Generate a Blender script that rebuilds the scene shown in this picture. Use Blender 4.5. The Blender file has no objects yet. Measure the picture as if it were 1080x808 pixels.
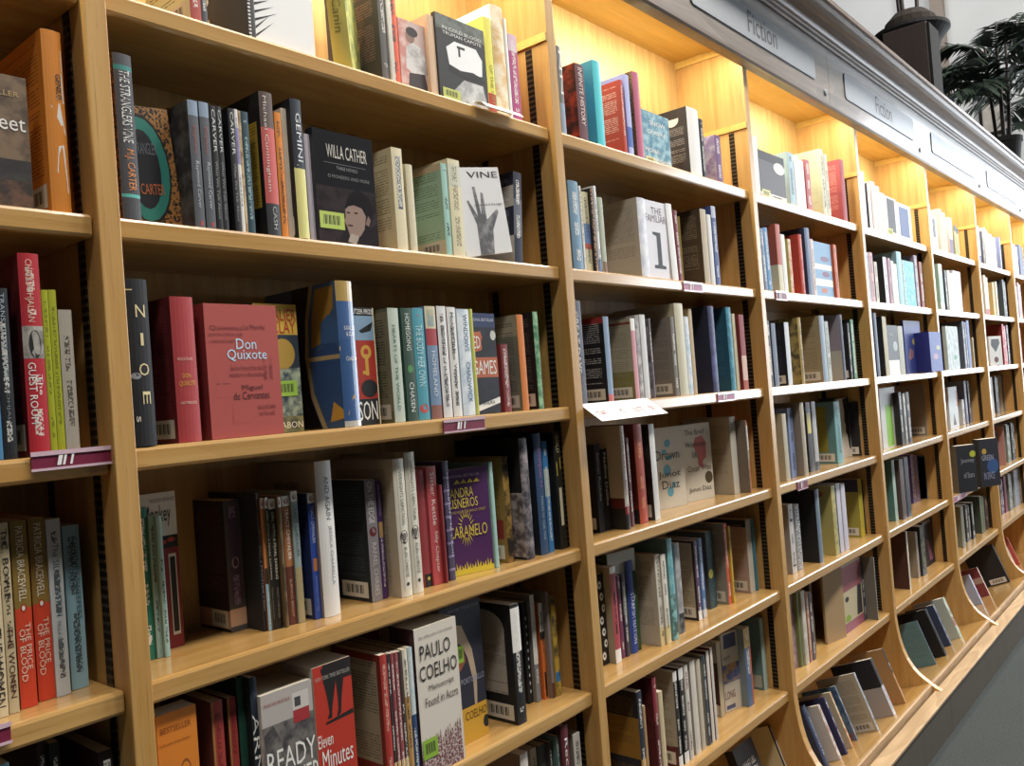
import bpy, bmesh, math, random
from mathutils import Vector, Matrix, Euler
C = bpy.context.scene.collection
scn = bpy.context.scene
random.seed(7)
P = 1.09            # bay pitch (m); bay k spans x = k*P .. (k+1)*P
UT = 0.0314         # thickness of an upright
NB = 10             # bays built
SHZ = [2.1582, 1.8244, 1.4896, 1.1535, 0.8125, 0.4765]   # shelf tops
DEP = 0.247

# ---------------------------------------------------------------- camera
cam_d = bpy.data.cameras.new('camera'); cam = bpy.data.objects.new('camera', cam_d); C.objects.link(cam)
cam_d.sensor_width = 36.0; cam_d.lens = 30.0; cam_d.clip_start = 0.02
def cam_rot(yaw, pit, rol):
    cy, sy, cp, sp, cr, sr = math.cos(yaw), math.sin(yaw), math.cos(pit), math.sin(pit), math.cos(rol), math.sin(rol)
    f = Vector((sy*cp, cy*cp, sp)); r = Vector((cy, -sy, 0)); u = r.cross(f)
    r2 = cr*r + sr*u; u2 = -sr*r + cr*u
    return Matrix(((r2.x, u2.x, -f.x), (r2.y, u2.y, -f.y), (r2.z, u2.z, -f.z)))
cam.matrix_world = Matrix.Translation((0.54630, -1.21618, 1.52)) @ cam_rot(math.radians(49.53693), math.radians(0.99624), math.radians(-4.35608)).to_4x4()
scn.camera = cam
# ---------------------------------------------------------------- light and exposure
scn.view_settings.view_transform = 'Standard'; scn.view_settings.look = 'None'
scn.view_settings.exposure = 0.1; scn.view_settings.gamma = 1.0; scn.view_settings.use_curve_mapping = False
world = bpy.data.worlds.new('world'); scn.world = world; world.use_nodes = True
bg = world.node_tree.nodes['Background']; bg.inputs[0].default_value = (0.92, 0.95, 1.0, 1); bg.inputs[1].default_value = 0.045
def area(name, loc, rot, sx, sy, e, col):
    d = bpy.data.lights.new(name, 'AREA'); d.shape = 'RECTANGLE'; d.size = sx; d.size_y = sy; d.energy = e; d.color = col
    o = bpy.data.objects.new(name, d); o.location = loc; o.rotation_euler = rot; C.objects.link(o); return o
# rows of assumed ceiling fittings, unseen, above the aisle in front of the cases
for i, (lx, e) in enumerate([(-1.4, 70), (1.1, 140), (3.6, 172), (6.1, 172), (8.7, 180)]):
    area('assumed_lamp_and_fill_light', (lx, -2.2, 6.4), (math.radians(24), 0, 0), 1.0, 0.6, e, (1.0, 0.96, 0.9))
# added fill light without a known fitting, brightens the upper end wall
area('assumed_lamp_and_fill_light', (9.0, 1.6, 6.6), (0, math.radians(-40), 0), 1.2, 1.2, 42, (1.0, 0.98, 0.96))
# added daylight from an assumed, unseen window at the far end of the aisle
area('assumed_window_light', (10.7, -2.9, 2.7), (0, math.radians(90), 0), 3.4, 4.4, 115, (0.86, 0.93, 1.0))  # gives the far fascia and front edges their white glare

VAL = 8.0   # watts of each assumed strip lamp

# ---------------------------------------------------------------- helpers
def lin(h):
    h = h.lstrip('#')
    if len(h) == 3: h = ''.join(c*2 for c in h)
    v = [int(h[i:i+2], 16)/255 for i in (0, 2, 4)]
    return tuple(((c/12.92) if c <= 0.04045 else ((c+0.055)/1.055)**2.4) for c in v) + (1.0,)
def tag(o, label=None, cat=None, group=None, kind=None):
    if label: o['label'] = label
    if cat: o['category'] = cat
    if group: o['group'] = group
    if kind: o['kind'] = kind
    return o
def empty(name, loc, label, cat, group=None):
    o = bpy.data.objects.new(name, None); o.empty_display_size = 0.05; o.location = loc; C.objects.link(o)
    return tag(o, label, cat, group)
class MB:
    """collects vertices, faces and per-face colours for ONE mesh object"""
    def __init__(s): s.v = []; s.f = []; s.col = []; s.ink = []; s.pat = []; s.uv = []; s.nuv = []; s.hc = False
    def face(s, pts, col=None, ink=None, pat=0.0, uv=None, nuv=None):
        n = len(s.v); s.v += [tuple(p) for p in pts]; k = len(pts); s.f.append(tuple(range(n, n+k)))
        s.col.append(col or (1, 1, 1, 1)); s.ink.append(ink or (0, 0, 0, 1)); s.pat.append(pat)
        s.uv.append(uv or [(0, 0)]*k); s.nuv.append(nuv or [(0, 0)]*k)
        if col: s.hc = True
    def box(s, x0, x1, y0, y1, z0, z1, **k):
        a = [(x0,y0,z0),(x1,y0,z0),(x1,y1,z0),(x0,y1,z0),(x0,y0,z1),(x1,y0,z1),(x1,y1,z1),(x0,y1,z1)]
        for q in ((0,3,2,1),(4,5,6,7),(0,1,5,4),(1,2,6,5),(2,3,7,6),(3,0,4,7)): s.face([a[i] for i in q], **k)
    def tube(s, pts, r, n=8, **k):
        rings = []
        for i, p in enumerate(pts):
            p = Vector(p); d = (Vector(pts[min(i+1, len(pts)-1)]) - Vector(pts[max(i-1, 0)])).normalized()
            a = d.cross(Vector((0, 0, 1)) if abs(d.z) < .9 else Vector((1, 0, 0))).normalized(); b = d.cross(a)
            rr = r[i] if isinstance(r, (list, tuple)) else r
            rings.append([p + a*rr*math.cos(2*math.pi*j/n) + b*rr*math.sin(2*math.pi*j/n) for j in range(n)])
        for A, B in zip(rings, rings[1:]):
            for j in range(n): s.face([A[j], A[(j+1) % n], B[(j+1) % n], B[j]], **k)
        s.face(rings[0][::-1], **k); s.face(rings[-1], **k)
    def lathe(s, prof, n=24, c=(0, 0), **k):
        rings = [[(c[0]+r*math.cos(2*math.pi*j/n), c[1]+r*math.sin(2*math.pi*j/n), z) for j in range(n)] for r, z in prof]
        for A, B in zip(rings, rings[1:]):
            for j in range(n): s.face([A[j], A[(j+1) % n], B[(j+1) % n], B[j]], **k)
        s.face(rings[0][::-1], **k); s.face(rings[-1], **k)
    def build(s, name, mat, parent=None, merge=False, smooth=False, bevel=0, loc=None):
        me = bpy.data.meshes.new(name); me.from_pydata(s.v, [], s.f)
        if s.hc:
            me.attributes.new('col', 'FLOAT_COLOR', 'CORNER'); me.attributes.new('ink', 'FLOAT_COLOR', 'CORNER')
            me.attributes.new('pat', 'FLOAT', 'FACE'); me.uv_layers.new(name='UVMap'); me.uv_layers.new(name='nuv')
            A_ = me.attributes
            ca, ci, cu, cw = [], [], [], []
            for f, c, i, uu, nn in zip(s.f, s.col, s.ink, s.uv, s.nuv):
                k = len(f); ca += list(c)*k; ci += list(i)*k
                for q in uu: cu += list(q)
                for q in nn: cw += list(q)
            A_['col'].data.foreach_set('color', ca); A_['ink'].data.foreach_set('color', ci); A_['pat'].data.foreach_set('value', s.pat)
            me.uv_layers['UVMap'].data.foreach_set('uv', cu); me.uv_layers['nuv'].data.foreach_set('uv', cw)
        if merge:
            bm = bmesh.new(); bm.from_mesh(me); bmesh.ops.remove_doubles(bm, verts=bm.verts, dist=1e-5); bmesh.ops.recalc_face_normals(bm, faces=bm.faces); bm.to_mesh(me); bm.free()
        if smooth: me.shade_smooth()
        me.materials.append(mat); o = bpy.data.objects.new(name, me); C.objects.link(o)
        if parent: o.parent = parent
        if loc: o.location = loc
        if bevel:
            m = o.modifiers.new('bevel', 'BEVEL'); m.width = bevel; m.segments = 2; m.limit_method = 'ANGLE'
        return o
def prism_x(mb, prof, x0, x1, **k):
    """extrude a closed (y, z) outline along x"""
    A = [(x0, y, z) for y, z in prof]; B = [(x1, y, z) for y, z in prof]; n = len(prof)
    for i in range(n): mb.face([A[i], A[(i+1) % n], B[(i+1) % n], B[i]], **k)
    mb.face(A[::-1], **k); mb.face(B, **k)

# ---------------------------------------------------------------- materials
class NT:
    def __init__(s, name):
        s.m = bpy.data.materials.new(name); s.m.use_nodes = True; s.t = s.m.node_tree; s.b = s.t.nodes['Principled BSDF']
    def n(s, typ, **k):
        x = s.t.nodes.new(typ)
        for a, b in k.items(): setattr(x, a, b)
        return x
    def l(s, a, b): s.t.links.new(a, b)
    def math(s, op, a, b=0.0, c=None):
        x = s.n('ShaderNodeMath', operation=op)
        for i, v in enumerate([a, b] + ([c] if c is not None else [])):
            if isinstance(v, (int, float)): x.inputs[i].default_value = v
            else: s.l(v, x.inputs[i])
        return x.outputs[0]
    def mix(s, f, a, b):
        x = s.n('ShaderNodeMix', data_type='RGBA')
        for k, v in ((0, f), (6, a), (7, b)):
            if isinstance(v, (int, float)): x.inputs[k].default_value = v
            elif isinstance(v, tuple): x.inputs[k].default_value = v
            else: s.l(v, x.inputs[k])
        return x.outputs[2]
    def noise(s, vec, scale, detail=2, rough=.5):
        x = s.n('ShaderNodeTexNoise'); x.inputs['Scale'].default_value = scale; x.inputs['Detail'].default_value = detail; x.inputs['Roughness'].default_value = rough
        s.l(vec, x.inputs['Vector']); return x.outputs['Fac']
    def smooth(s, v, lo, hi):
        x = s.n('ShaderNodeMapRange', interpolation_type='SMOOTHSTEP'); s.l(v, x.inputs[0]); x.inputs[1].default_value = lo; x.inputs[2].default_value = hi; return x.outputs[0]
def wood(name, axis, light, mid, dark, rough=.38, figure=1.0, coat=.25, bump=.12, cr=.22):
    """oak: long fine pores along the grain plus broad cathedral figure"""
    t = NT(name); tc = t.n('ShaderNodeTexCoord'); oi = t.n('ShaderNodeObjectInfo')
    add = t.n('ShaderNodeVectorMath', operation='ADD'); t.l(tc.outputs['Object'], add.inputs[0])
    sc = t.n('ShaderNodeVectorMath', operation='SCALE'); t.l(oi.outputs['Location'], sc.inputs[0]); sc.inputs['Scale'].default_value = 3.1
    t.l(sc.outputs[0], add.inputs[1]); v = add.outputs[0]
    def stretch(k, a):
        m = t.n('ShaderNodeMapping'); m.inputs['Scale'].default_value = [a if i == 'xyz'.index(axis) else k for i in range(3)]; t.l(v, m.inputs[0]); return m.outputs[0]
    pores = t.noise(stretch(260, 9), 1.0, 3, .6); streak = t.noise(stretch(38, 1.6), 1.0, 4, .6); warp = t.noise(stretch(5, 1.1), 1.0, 2)
    wv = t.math('FRACT', t.math('MULTIPLY', warp, 11.0 * figure)); ring = t.smooth(wv, .0, .85)
    c = t.mix(t.smooth(streak, .3, .72), lin(light), lin(mid)); c = t.mix(t.math('MULTIPLY', ring, .35 * figure), c, lin(dark))
    c = t.mix(t.math('MULTIPLY', t.smooth(pores, .56, .74), .5), c, lin(dark))
    t.l(c, t.b.inputs['Base Color']); t.b.inputs['Roughness'].default_value = rough; t.b.inputs['Coat Weight'].default_value = coat; t.b.inputs['Coat Roughness'].default_value = cr
    bp = t.n('ShaderNodeBump'); bp.inputs['Strength'].default_value = bump; bp.inputs['Distance'].default_value = .0006; t.l(pores, bp.inputs['Height']); t.l(bp.outputs[0], t.b.inputs['Normal'])
    return t.m
OAK = ('#cda465', '#b98b4b', '#845b2a')
W_UP = wood('oak_upright', 'z', *OAK, figure=.3, rough=.42)
W_SH = wood('oak_shelf', 'x', *OAK, rough=.34, coat=1.0, figure=.3, cr=.13)
W_BK = wood('oak_veneer_back', 'z', '#c8a468', '#b69056', '#82602f', figure=.5, coat=.05, rough=.5)
W_BK2 = wood('pale_oak_veneer', 'x', '#dcbc7c', '#d0ac6a', '#ac8650', figure=.3, coat=.05, rough=.5)
W_TOP = wood('oak_top_panel', 'x', '#dcb968', '#cfa956', '#a8803c', figure=.4, coat=.05, rough=.5)
W_FAS = wood('aged_oak_fascia', 'x', '#84766a', '#6c5f53', '#3b322b', rough=.5, figure=.8, coat=.5, bump=.3, cr=.16)
W_CRN = wood('dark_oak_cornice', 'x', '#7a6454', '#5e4a3c', '#30231b', rough=.45, figure=.5, coat=.3)
W_LED = wood('pale_oak_ledge', 'x', '#c6a882', '#b69670', '#846848', rough=.5, coat=.08)
W_BOX = wood('dark_walnut', 'z', '#2a1c15', '#20150f', '#100a08', rough=.6, figure=.4, coat=.0)
def plain(name, col, rough=.5, metal=0.0, noise_amt=.12, scale=60, coat=0.0, bump=0.0, trans=0.0):
    t = NT(name); tc = t.n('ShaderNodeTexCoord'); f = t.noise(tc.outputs['Object'], scale, 3)
    c = lin(col); d = tuple(x*(1-noise_amt*2) for x in c[:3]) + (1,)
    t.l(t.mix(f, c, d), t.b.inputs['Base Color']); t.b.inputs['Roughness'].default_value = rough; t.b.inputs['Metallic'].default_value = metal; t.b.inputs['Coat Weight'].default_value = coat
    t.b.inputs['Transmission Weight'].default_value = trans
    if bump:
        bp = t.n('ShaderNodeBump'); bp.inputs['Strength'].default_value = bump; bp.inputs['Distance'].default_value = .004; t.l(f, bp.inputs['Height']); t.l(bp.outputs[0], t.b.inputs['Normal'])
    return t.m
def book_mat(name, rough, coat):
    """printed cover: face colour from the mesh, plus printed text lines / picture mottling chosen per face"""
    t = NT(name)
    def at(n): a = t.n('ShaderNodeAttribute'); a.attribute_name = n; return a
    col, ink, pat = at('col').outputs['Color'], at('ink').outputs['Color'], at('pat').outputs['Fac']
    uv = t.n('ShaderNodeUVMap', uv_map='UVMap').outputs[0]; nv = t.n('ShaderNodeUVMap', uv_map='nuv').outputs[0]
    oi = t.n('ShaderNodeObjectInfo'); rnd = t.math('MULTIPLY', oi.outputs['Random'], 57.0)
    su = t.n('ShaderNodeSeparateXYZ'); t.l(uv, su.inputs[0]); U, V = su.outputs[0], su.outputs[1]
    sn = t.n('ShaderNodeSeparateXYZ'); t.l(nv, sn.inputs[0]); NU, NV = sn.outputs[0], sn.outputs[1]
    def vec(x, y, z=0.0):
        c = t.n('ShaderNodeCombineXYZ')
        for i, q in enumerate((x, y, z)):
            if isinstance(q, (int, float)): c.inputs[i].default_value = q
            else: t.l(q, c.inputs[i])
        return c.outputs[0]
    def is_(k): return t.math('COMPARE', pat, float(k), .4)
    def within(v, lo, hi): return t.math('MULTIPLY', t.math('GREATER_THAN', v, lo), t.math('LESS_THAN', v, hi))
    # 1: paragraphs of small print
    ln = t.math('MULTIPLY', V, 190.0); row = t.math('FLOOR', ln); fr = t.math('FRACT', ln)
    words = t.math('GREATER_THAN', t.noise(vec(t.math('MULTIPLY', U, 420.0), t.math('MULTIPLY', row, 7.3), rnd), 1.0, 1), .43)
    para = t.math('GREATER_THAN', t.noise(vec(t.math('MULTIPLY', row, .33), rnd, 3.0), 1.0, 0), .40)
    m1 = t.math('MULTIPLY', t.math('MULTIPLY', within(fr, .25, .72), words), t.math('MULTIPLY', para, t.math('MULTIPLY', within(NU, .1, .9), within(NV, .2, .94))))
    # 2: a title running down the spine
    let = t.math('GREATER_THAN', t.noise(vec(t.math('MULTIPLY', U, 330.0), t.math('MULTIPLY', V, 300.0), rnd), 1.0, 1), .47)
    gap = t.math('GREATER_THAN', t.noise(vec(t.math('MULTIPLY', V, 22.0), rnd, 1.0), 1.0, 0), .44)
    m2 = t.math('MULTIPLY', t.math('MULTIPLY', let, gap), t.math('MULTIPLY', within(NU, .3, .7), within(NV, .1, .93)))
    # 3: soft picture mottling, 4: fine ornament
    ofs = t.n('ShaderNodeVectorMath', operation='ADD'); t.l(uv, ofs.inputs[0]); t.l(vec(rnd, rnd, rnd), ofs.inputs[1])
    m3 = t.smooth(t.noise(ofs.outputs[0], 34.0, 4, .6), .38, .66)
    m4 = t.math('GREATER_THAN', t.noise(ofs.outputs[0], 210.0, 2, .6), .53)
    tot = t.math('ADD', t.math('ADD', t.math('MULTIPLY', m1, t.math('MULTIPLY', is_(1), .85)), t.math('MULTIPLY', m2, t.math('MULTIPLY', is_(2), .85))),
                 t.math('ADD', t.math('MULTIPLY', m3, is_(3)), t.math('MULTIPLY', m4, is_(4))))
    c = t.mix(tot, col, ink)
    t.l(c, t.b.inputs['Base Color']); t.b.inputs['Roughness'].default_value = rough; t.b.inputs['Coat Weight'].default_value = coat; t.b.inputs['Coat Roughness'].default_value = .18
    return t.m
M_CV = book_mat('printed_cover_matte', .6, .04); M_GL = book_mat('printed_cover_glossy', .28, .7)
def pages_mat():
    t = NT('page_block'); tc = t.n('ShaderNodeTexCoord'); m = t.n('ShaderNodeMapping'); m.inputs['Scale'].default_value = (1500, 4, 4); t.l(tc.outputs['Object'], m.inputs[0])
    f = t.noise(m.outputs[0], 1.0, 1); t.l(t.mix(f, lin('#e2dac6'), lin('#a89c84')), t.b.inputs['Base Color']); t.b.inputs['Roughness'].default_value = .8; return t.m
M_PG = pages_mat()
def strip_mat():
    t = NT('slotted_steel_strip'); tc = t.n('ShaderNodeTexCoord'); s = t.n('ShaderNodeSeparateXYZ'); t.l(tc.outputs['Object'], s.inputs[0])
    fr = t.math('FRACT', t.math('MULTIPLY', s.outputs[2], 1/.0127)); slot = t.math('LESS_THAN', fr, .62)
    t.l(t.mix(slot, lin('#54483a'), lin('#0e0b09')), t.b.inputs['Base Color']); t.b.inputs['Metallic'].default_value = .5; t.b.inputs['Roughness'].default_value = .42; return t.m
M_STRIP = strip_mat()
def carpet_mat():
    t = NT('grey_green_carpet'); tc = t.n('ShaderNodeTexCoord'); a = t.noise(tc.outputs['Object'], 160, 4, .7); b = t.noise(tc.outputs['Object'], 5, 3)
    c = t.mix(t.smooth(a, .3, .7), lin('#2b302e'), lin('#444a47')); c = t.mix(t.math('MULTIPLY', b, .4), c, lin('#252a28')); t.l(c, t.b.inputs['Base Color']); t.b.inputs['Roughness'].default_value = .95
    bp = t.n('ShaderNodeBump'); bp.inputs['Strength'].default_value = .6; bp.inputs['Distance'].default_value = .004; t.l(a, bp.inputs['Height']); t.l(bp.outputs[0], t.b.inputs['Normal']); return t.m
M_WALL = plain('painted_wall', '#c2c5c6', .8, noise_amt=.05, scale=3); M_WALL2 = plain('brownish_plaster', '#8d8279', .8, scale=4)  # second plaster is the brownish tone of the vertical wall bands
M_PLINTH = plain('dark_plinth', '#5f574c', .6, scale=9, noise_amt=.2)
M_PLATE = plain('brushed_steel_plate', '#8f9499', .42, .1, .06, 30)
M_INK = plain('dark_plum_lettering', '#2c2226', .5); M_BLACK = plain('black_satin', '#070708', .95); M_POT = plain('black_glazed_pot', '#0a0a0b', .8)
M_WHITE = plain('white_card', '#f0efec', .55, noise_amt=.02)
M_TAG = plain('maroon_label_paper', '#7c2240', .5); M_PINK = plain('pink_label_paper', '#b4708e', .5)
M_CLEAR = plain('clear_plastic_sleeve', '#e4c4d0', .08, coat=1.0)
M_SOIL = plain('dark_soil', '#241a12', .95, scale=90, bump=1.0)
def leaf_mat():
    t = NT('palm_leaf'); oi = t.n('ShaderNodeTexCoord'); f = t.noise(oi.outputs['Object'], 9, 3)
    t.l(t.mix(f, lin('#0b170c'), lin('#1c3520')), t.b.inputs['Base Color']); t.b.inputs['Roughness'].default_value = .75; return t.m
M_LEAF = leaf_mat()

# ---------------------------------------------------------------- the room
mb = MB(); mb.box(-4, 11.0, -6.5, 0.26, -.05, 0); tag(mb.build('floor', carpet_mat()), kind='structure')
mb = MB(); mb.box(-4, 11.0, .26, .32, 0, 2.9); tag(mb.build('wall_back', M_WALL), kind='structure')
mb = MB()
mb.box(11.0, 11.1, -.45, 3.6, 0, 7.2); mb.box(11.0, 11.1, -5.4, -.45, 0, .9); mb.box(11.0, 11.1, -5.4, -.45, 4.5, 7.2); mb.box(11.0, 11.1, -6.5, -5.4, 0, 7.2)  # opening left for the assumed window
tag(mb.build('wall_end', M_WALL), kind='structure')
def pane_mat():  # emission added as daylight of the assumed window
    t = NT('assumed_window_pane'); e = t.n('ShaderNodeEmission'); e.inputs[0].default_value = (.86, .93, 1, 1); e.inputs[1].default_value = 5.0
    t.l(e.outputs[0], t.t.nodes['Material Output'].inputs[0]); return t.m
mb = MB(); mb.box(11.06, 11.07, -5.4, -.45, .9, 4.5); tag(mb.build('assumed_window_1', pane_mat()), kind='structure')  # assumed window out of view, its added glow reflects in the fascia
fr = MB()  # frame bars of the assumed window
for yy in (-5.4, -3.78, -2.15, -.5): fr.box(10.98, 11.04, yy, yy+.05, .9, 4.5)
for zz in (.9, 2.7, 4.45): fr.box(10.98, 11.04, -5.4, -.45, zz, zz+.05)
tag(fr.build('assumed_trim_1', M_WHITE), kind='structure')
mb = MB(); mb.box(10.9, 11.0, 1.0, 1.13, 2.9, 7.2); tag(mb.build('trim_2', M_WALL2), kind='structure')
mb = MB(); mb.box(10.95, 11.0, 1.42, 1.46, 2.9, 7.2); tag(mb.build('trim_3', M_WALL2), kind='structure')

# ---------------------------------------------------------------- the bookcases
TRAY_A = math.radians(20)
def tray_z(y): return .192 - (y + .130) * math.tan(TRAY_A)
UP = [(DEP, .0), (-.147, .0), (-.147, .158), (-.179, .160), (-.177, .166), (-.155, .176), (-.132, .192), (-.112, .206), (-.09, .224), (-.07, .248), (-.05, .283), (-.036, .32), (-.026, .36), (-.019, .405), (-.0144, .46), (-.0144, 2.66), (DEP, 2.66)]
ordn = ['first', 'second', 'third', 'fourth', 'fifth', 'sixth', 'seventh', 'eighth', 'ninth', 'tenth']
def upright(par, x):
    m = MB(); prism_x(m, UP, x, x+UT); return m.build('side_panel', W_UP, par, merge=True, bevel=.0015)
for k in range(NB):
    x0 = k*P; xi = x0 + UT; x1 = x0 + P
    lab = 'oak bookcase bay, %s from the left, with six shelves and a sloping base tray' % ordn[k]
    bc = empty('bookcase', (x0, 0, 0), lab, 'bookcase', 'oak bookcase bays in a row')
    g = bpy.data.objects.new  # local frame: x measured from x0
    upright(bc, 0.0)
    if k == NB-1: upright(bc, P)
    m = MB(); m.box(UT+.0003, P-.0003, DEP-.012, DEP, .01, 2.68); m.build('back_panel', W_BK, bc)
    m = MB(); m.box(UT+.0003, P-.0003, -.01, DEP-.0125, 2.661, 2.68); m.build('top_panel', W_TOP, bc)
    for z in SHZ:
        m = MB(); m.box(UT+.0008, P-.0012, 0, DEP-.0135, z-.034, z); m.build('shelf', W_SH, bc, merge=True, bevel=.0055)
    m = MB()
    prism_x(m, [(-.134, tray_z(-.134)), (DEP-.0135, tray_z(DEP-.0135)), (DEP-.0135, tray_z(DEP-.0135)-.009), (-.134, tray_z(-.134)-.014)], UT+.0008, P-.0012); m.build('tray', W_SH, bc, merge=True)
    m = MB(); prism_x(m, [(-.1435, .10), (-.1435, .189), (-.1345, .189), (-.1345, .10)], UT+.0008, P-.0012); m.build('tray_lip', W_LED, bc, merge=True, bevel=.001)
    for sx0, sx1 in ((P-.0026, P-.0004), (UT+.0004, UT+.0026)):
        for yy in (.034, .20):
            m = MB(); m.box(sx0, sx1, yy, yy+.019, .48, 2.36)
            o = m.build('slotted_strip', M_STRIP, bc)
    for sx0, sx1 in ((P-.006, P-.0003), (UT+.0003, UT+.006)):
        m = MB(); m.box(sx0, sx1, -.013, DEP-.013, 2.365, 2.385); m.build('side_rail', W_TOP, bc, bevel=.001)
        m = MB(); m.box(sx0+.001, sx1-.001, -.013, DEP-.013, 2.636, 2.6605); m.build('side_rail', W_TOP, bc, bevel=.001)

# an assumed, unseen strip lamp behind the fascia over each bay lights the top row
M_LAMP = NT('assumed_strip_lamp_tube'); M_LAMP.b.inputs['Emission Color'].default_value = (1, .8, .5, 1); M_LAMP.b.inputs['Emission Strength'].default_value = 2.0; M_LAMP = M_LAMP.m
for k in range(NB):
    r = empty('assumed_strip_lamp', (k*P+.06, .02, 2.652), 'assumed slim strip lamp hidden behind the fascia over the %s bay' % ordn[k], 'lamp', 'assumed strip lamps behind the fascia')
    m = MB(); m.box(0, .97, -.012, .012, -.004, .008); m.build('housing', M_WHITE, r)
    m = MB(); m.box(.01, .96, -.008, .008, -.009, -.0045); m.build('tube', M_LAMP, r)
    l = area('assumed_strip_light', (.485, 0, -.011), (math.radians(14), 0, 0), .94, .02, VAL, (1.0, .96, .76)); l.parent = r

# plinth and pale ledge running under every bay
pl = empty('plinth', (0, -.205, 0), 'dark plinth with a pale oak ledge running along the foot of the bookcases', 'plinth')
for a, b in ((-.1, 4.374), (4.376, 10.95)):
    m = MB(); m.box(a, b, 0, .055, 0, .152); m.build('plinth_board', M_PLINTH, pl)
m = MB(); m.box(-.1, 10.95, -.006, .0535, .1525, .165); m.build('ledge', W_LED, pl, merge=True, bevel=.003)

# fascia and cornice
co = empty('cornice', (0, -.05, 2.573), 'grey-brown aged oak cornice with sign plates along the top of the bookcases', 'cornice')
for a, b in ((-.3, 3.989), (3.991, 10.95)):
    m = MB(); prism_x(m, [(0, .004), (.004, 0), (.034, -.004), (.034, .252), (0, .252)], a, b); m.build('fascia_board', W_FAS, co, merge=True)
m = MB(); prism_x(m, [(.0345, .240), (-.008, .240), (-.008, .250), (-.016, .254), (-.016, .262), (-.024, .266), (-.030, .273), (-.030, .282), (-.040, .284), (-.056, .287), (-.074, .293), (-.088, .300), (-.098, .308), (-.098, .313), (-.108, .314), (-.108, .330), (.31, .330), (.31, .29), (.0345, .29)], -.3, 10.95); m.build('crown_moulding', W_CRN, co, merge=True)
m = MB(); prism_x(m, [(-.001, .0), (-.005, .004), (-.005, .012), (-.0005, .014)], -.3, 10.95); m.build('bead', W_CRN, co, merge=True)
TXT = {}
def text_mesh(s):
    """unit-box outline mesh of a string in the built-in font"""
    if s not in TXT:
        cu = bpy.data.curves.new('t', 'FONT'); cu.body = s; cu.resolution_u = 2; cu.offset = .0; ob = bpy.data.objects.new('t', cu); C.objects.link(ob)
        bpy.context.view_layer.update(); me = bpy.data.meshes.new_from_object(ob.evaluated_get(bpy.context.evaluated_depsgraph_get()))
        vs = [v.co.copy() for v in me.vertices]; fs = [tuple(p.vertices) for p in me.polygons]
        xs = [v.x for v in vs]; ys = [v.y for v in vs]; a, b, c, d = min(xs), max(xs), min(ys), max(ys)
        TXT[s] = ([((v.x-a)/(b-a), (v.y-c)/(d-c)) for v in vs], fs)
        bpy.data.objects.remove(ob); bpy.data.curves.remove(cu); bpy.data.meshes.remove(me)
    return TXT[s]
for i in range(-2, 6):
    xa = 2.86 + 1.31*i; xb = xa + .98
    m = MB(); r = .018; za, zb = .077, .187; pts = []
    for cx, cz, a0 in ((xb-r, zb-r, 0), (xa+r, zb-r, 90), (xa+r, za+r, 180), (xb-r, za+r, 270)):
        for q in range(5): an = math.radians(a0+q*22.5); pts.append((cx+r*math.cos(an), cz+r*math.sin(an)))
    A = [(x, -.0005, z) for x, z in pts]; B = [(x, -.004, z) for x, z in pts]; n = len(pts)
    for j in range(n): m.face([A[j], A[(j+1) % n], B[(j+1) % n], B[j]])
    m.face(B[::-1])
    sp = m.build('sign_plate', M_PLATE, co, merge=True)
    if i in (0, 1):
        vs, fs = text_mesh('Fiction'); t = MB(); x_, w_ = xa+.39, .235
        for f in fs: t.face([(x_+vs[q][0]*w_, -.0047, .099+vs[q][1]*.076) for q in f])
        t.build('sign_lettering', M_INK, sp)
    m = MB(); m.lathe([(.013, 0), (.013, .003), (.008, .006)], 16); o = m.build('round_catch', M_PLATE, co); o.rotation_euler = (math.radians(90), 0, 0); o.location = (xb+.10, -.0004, .05)

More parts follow.
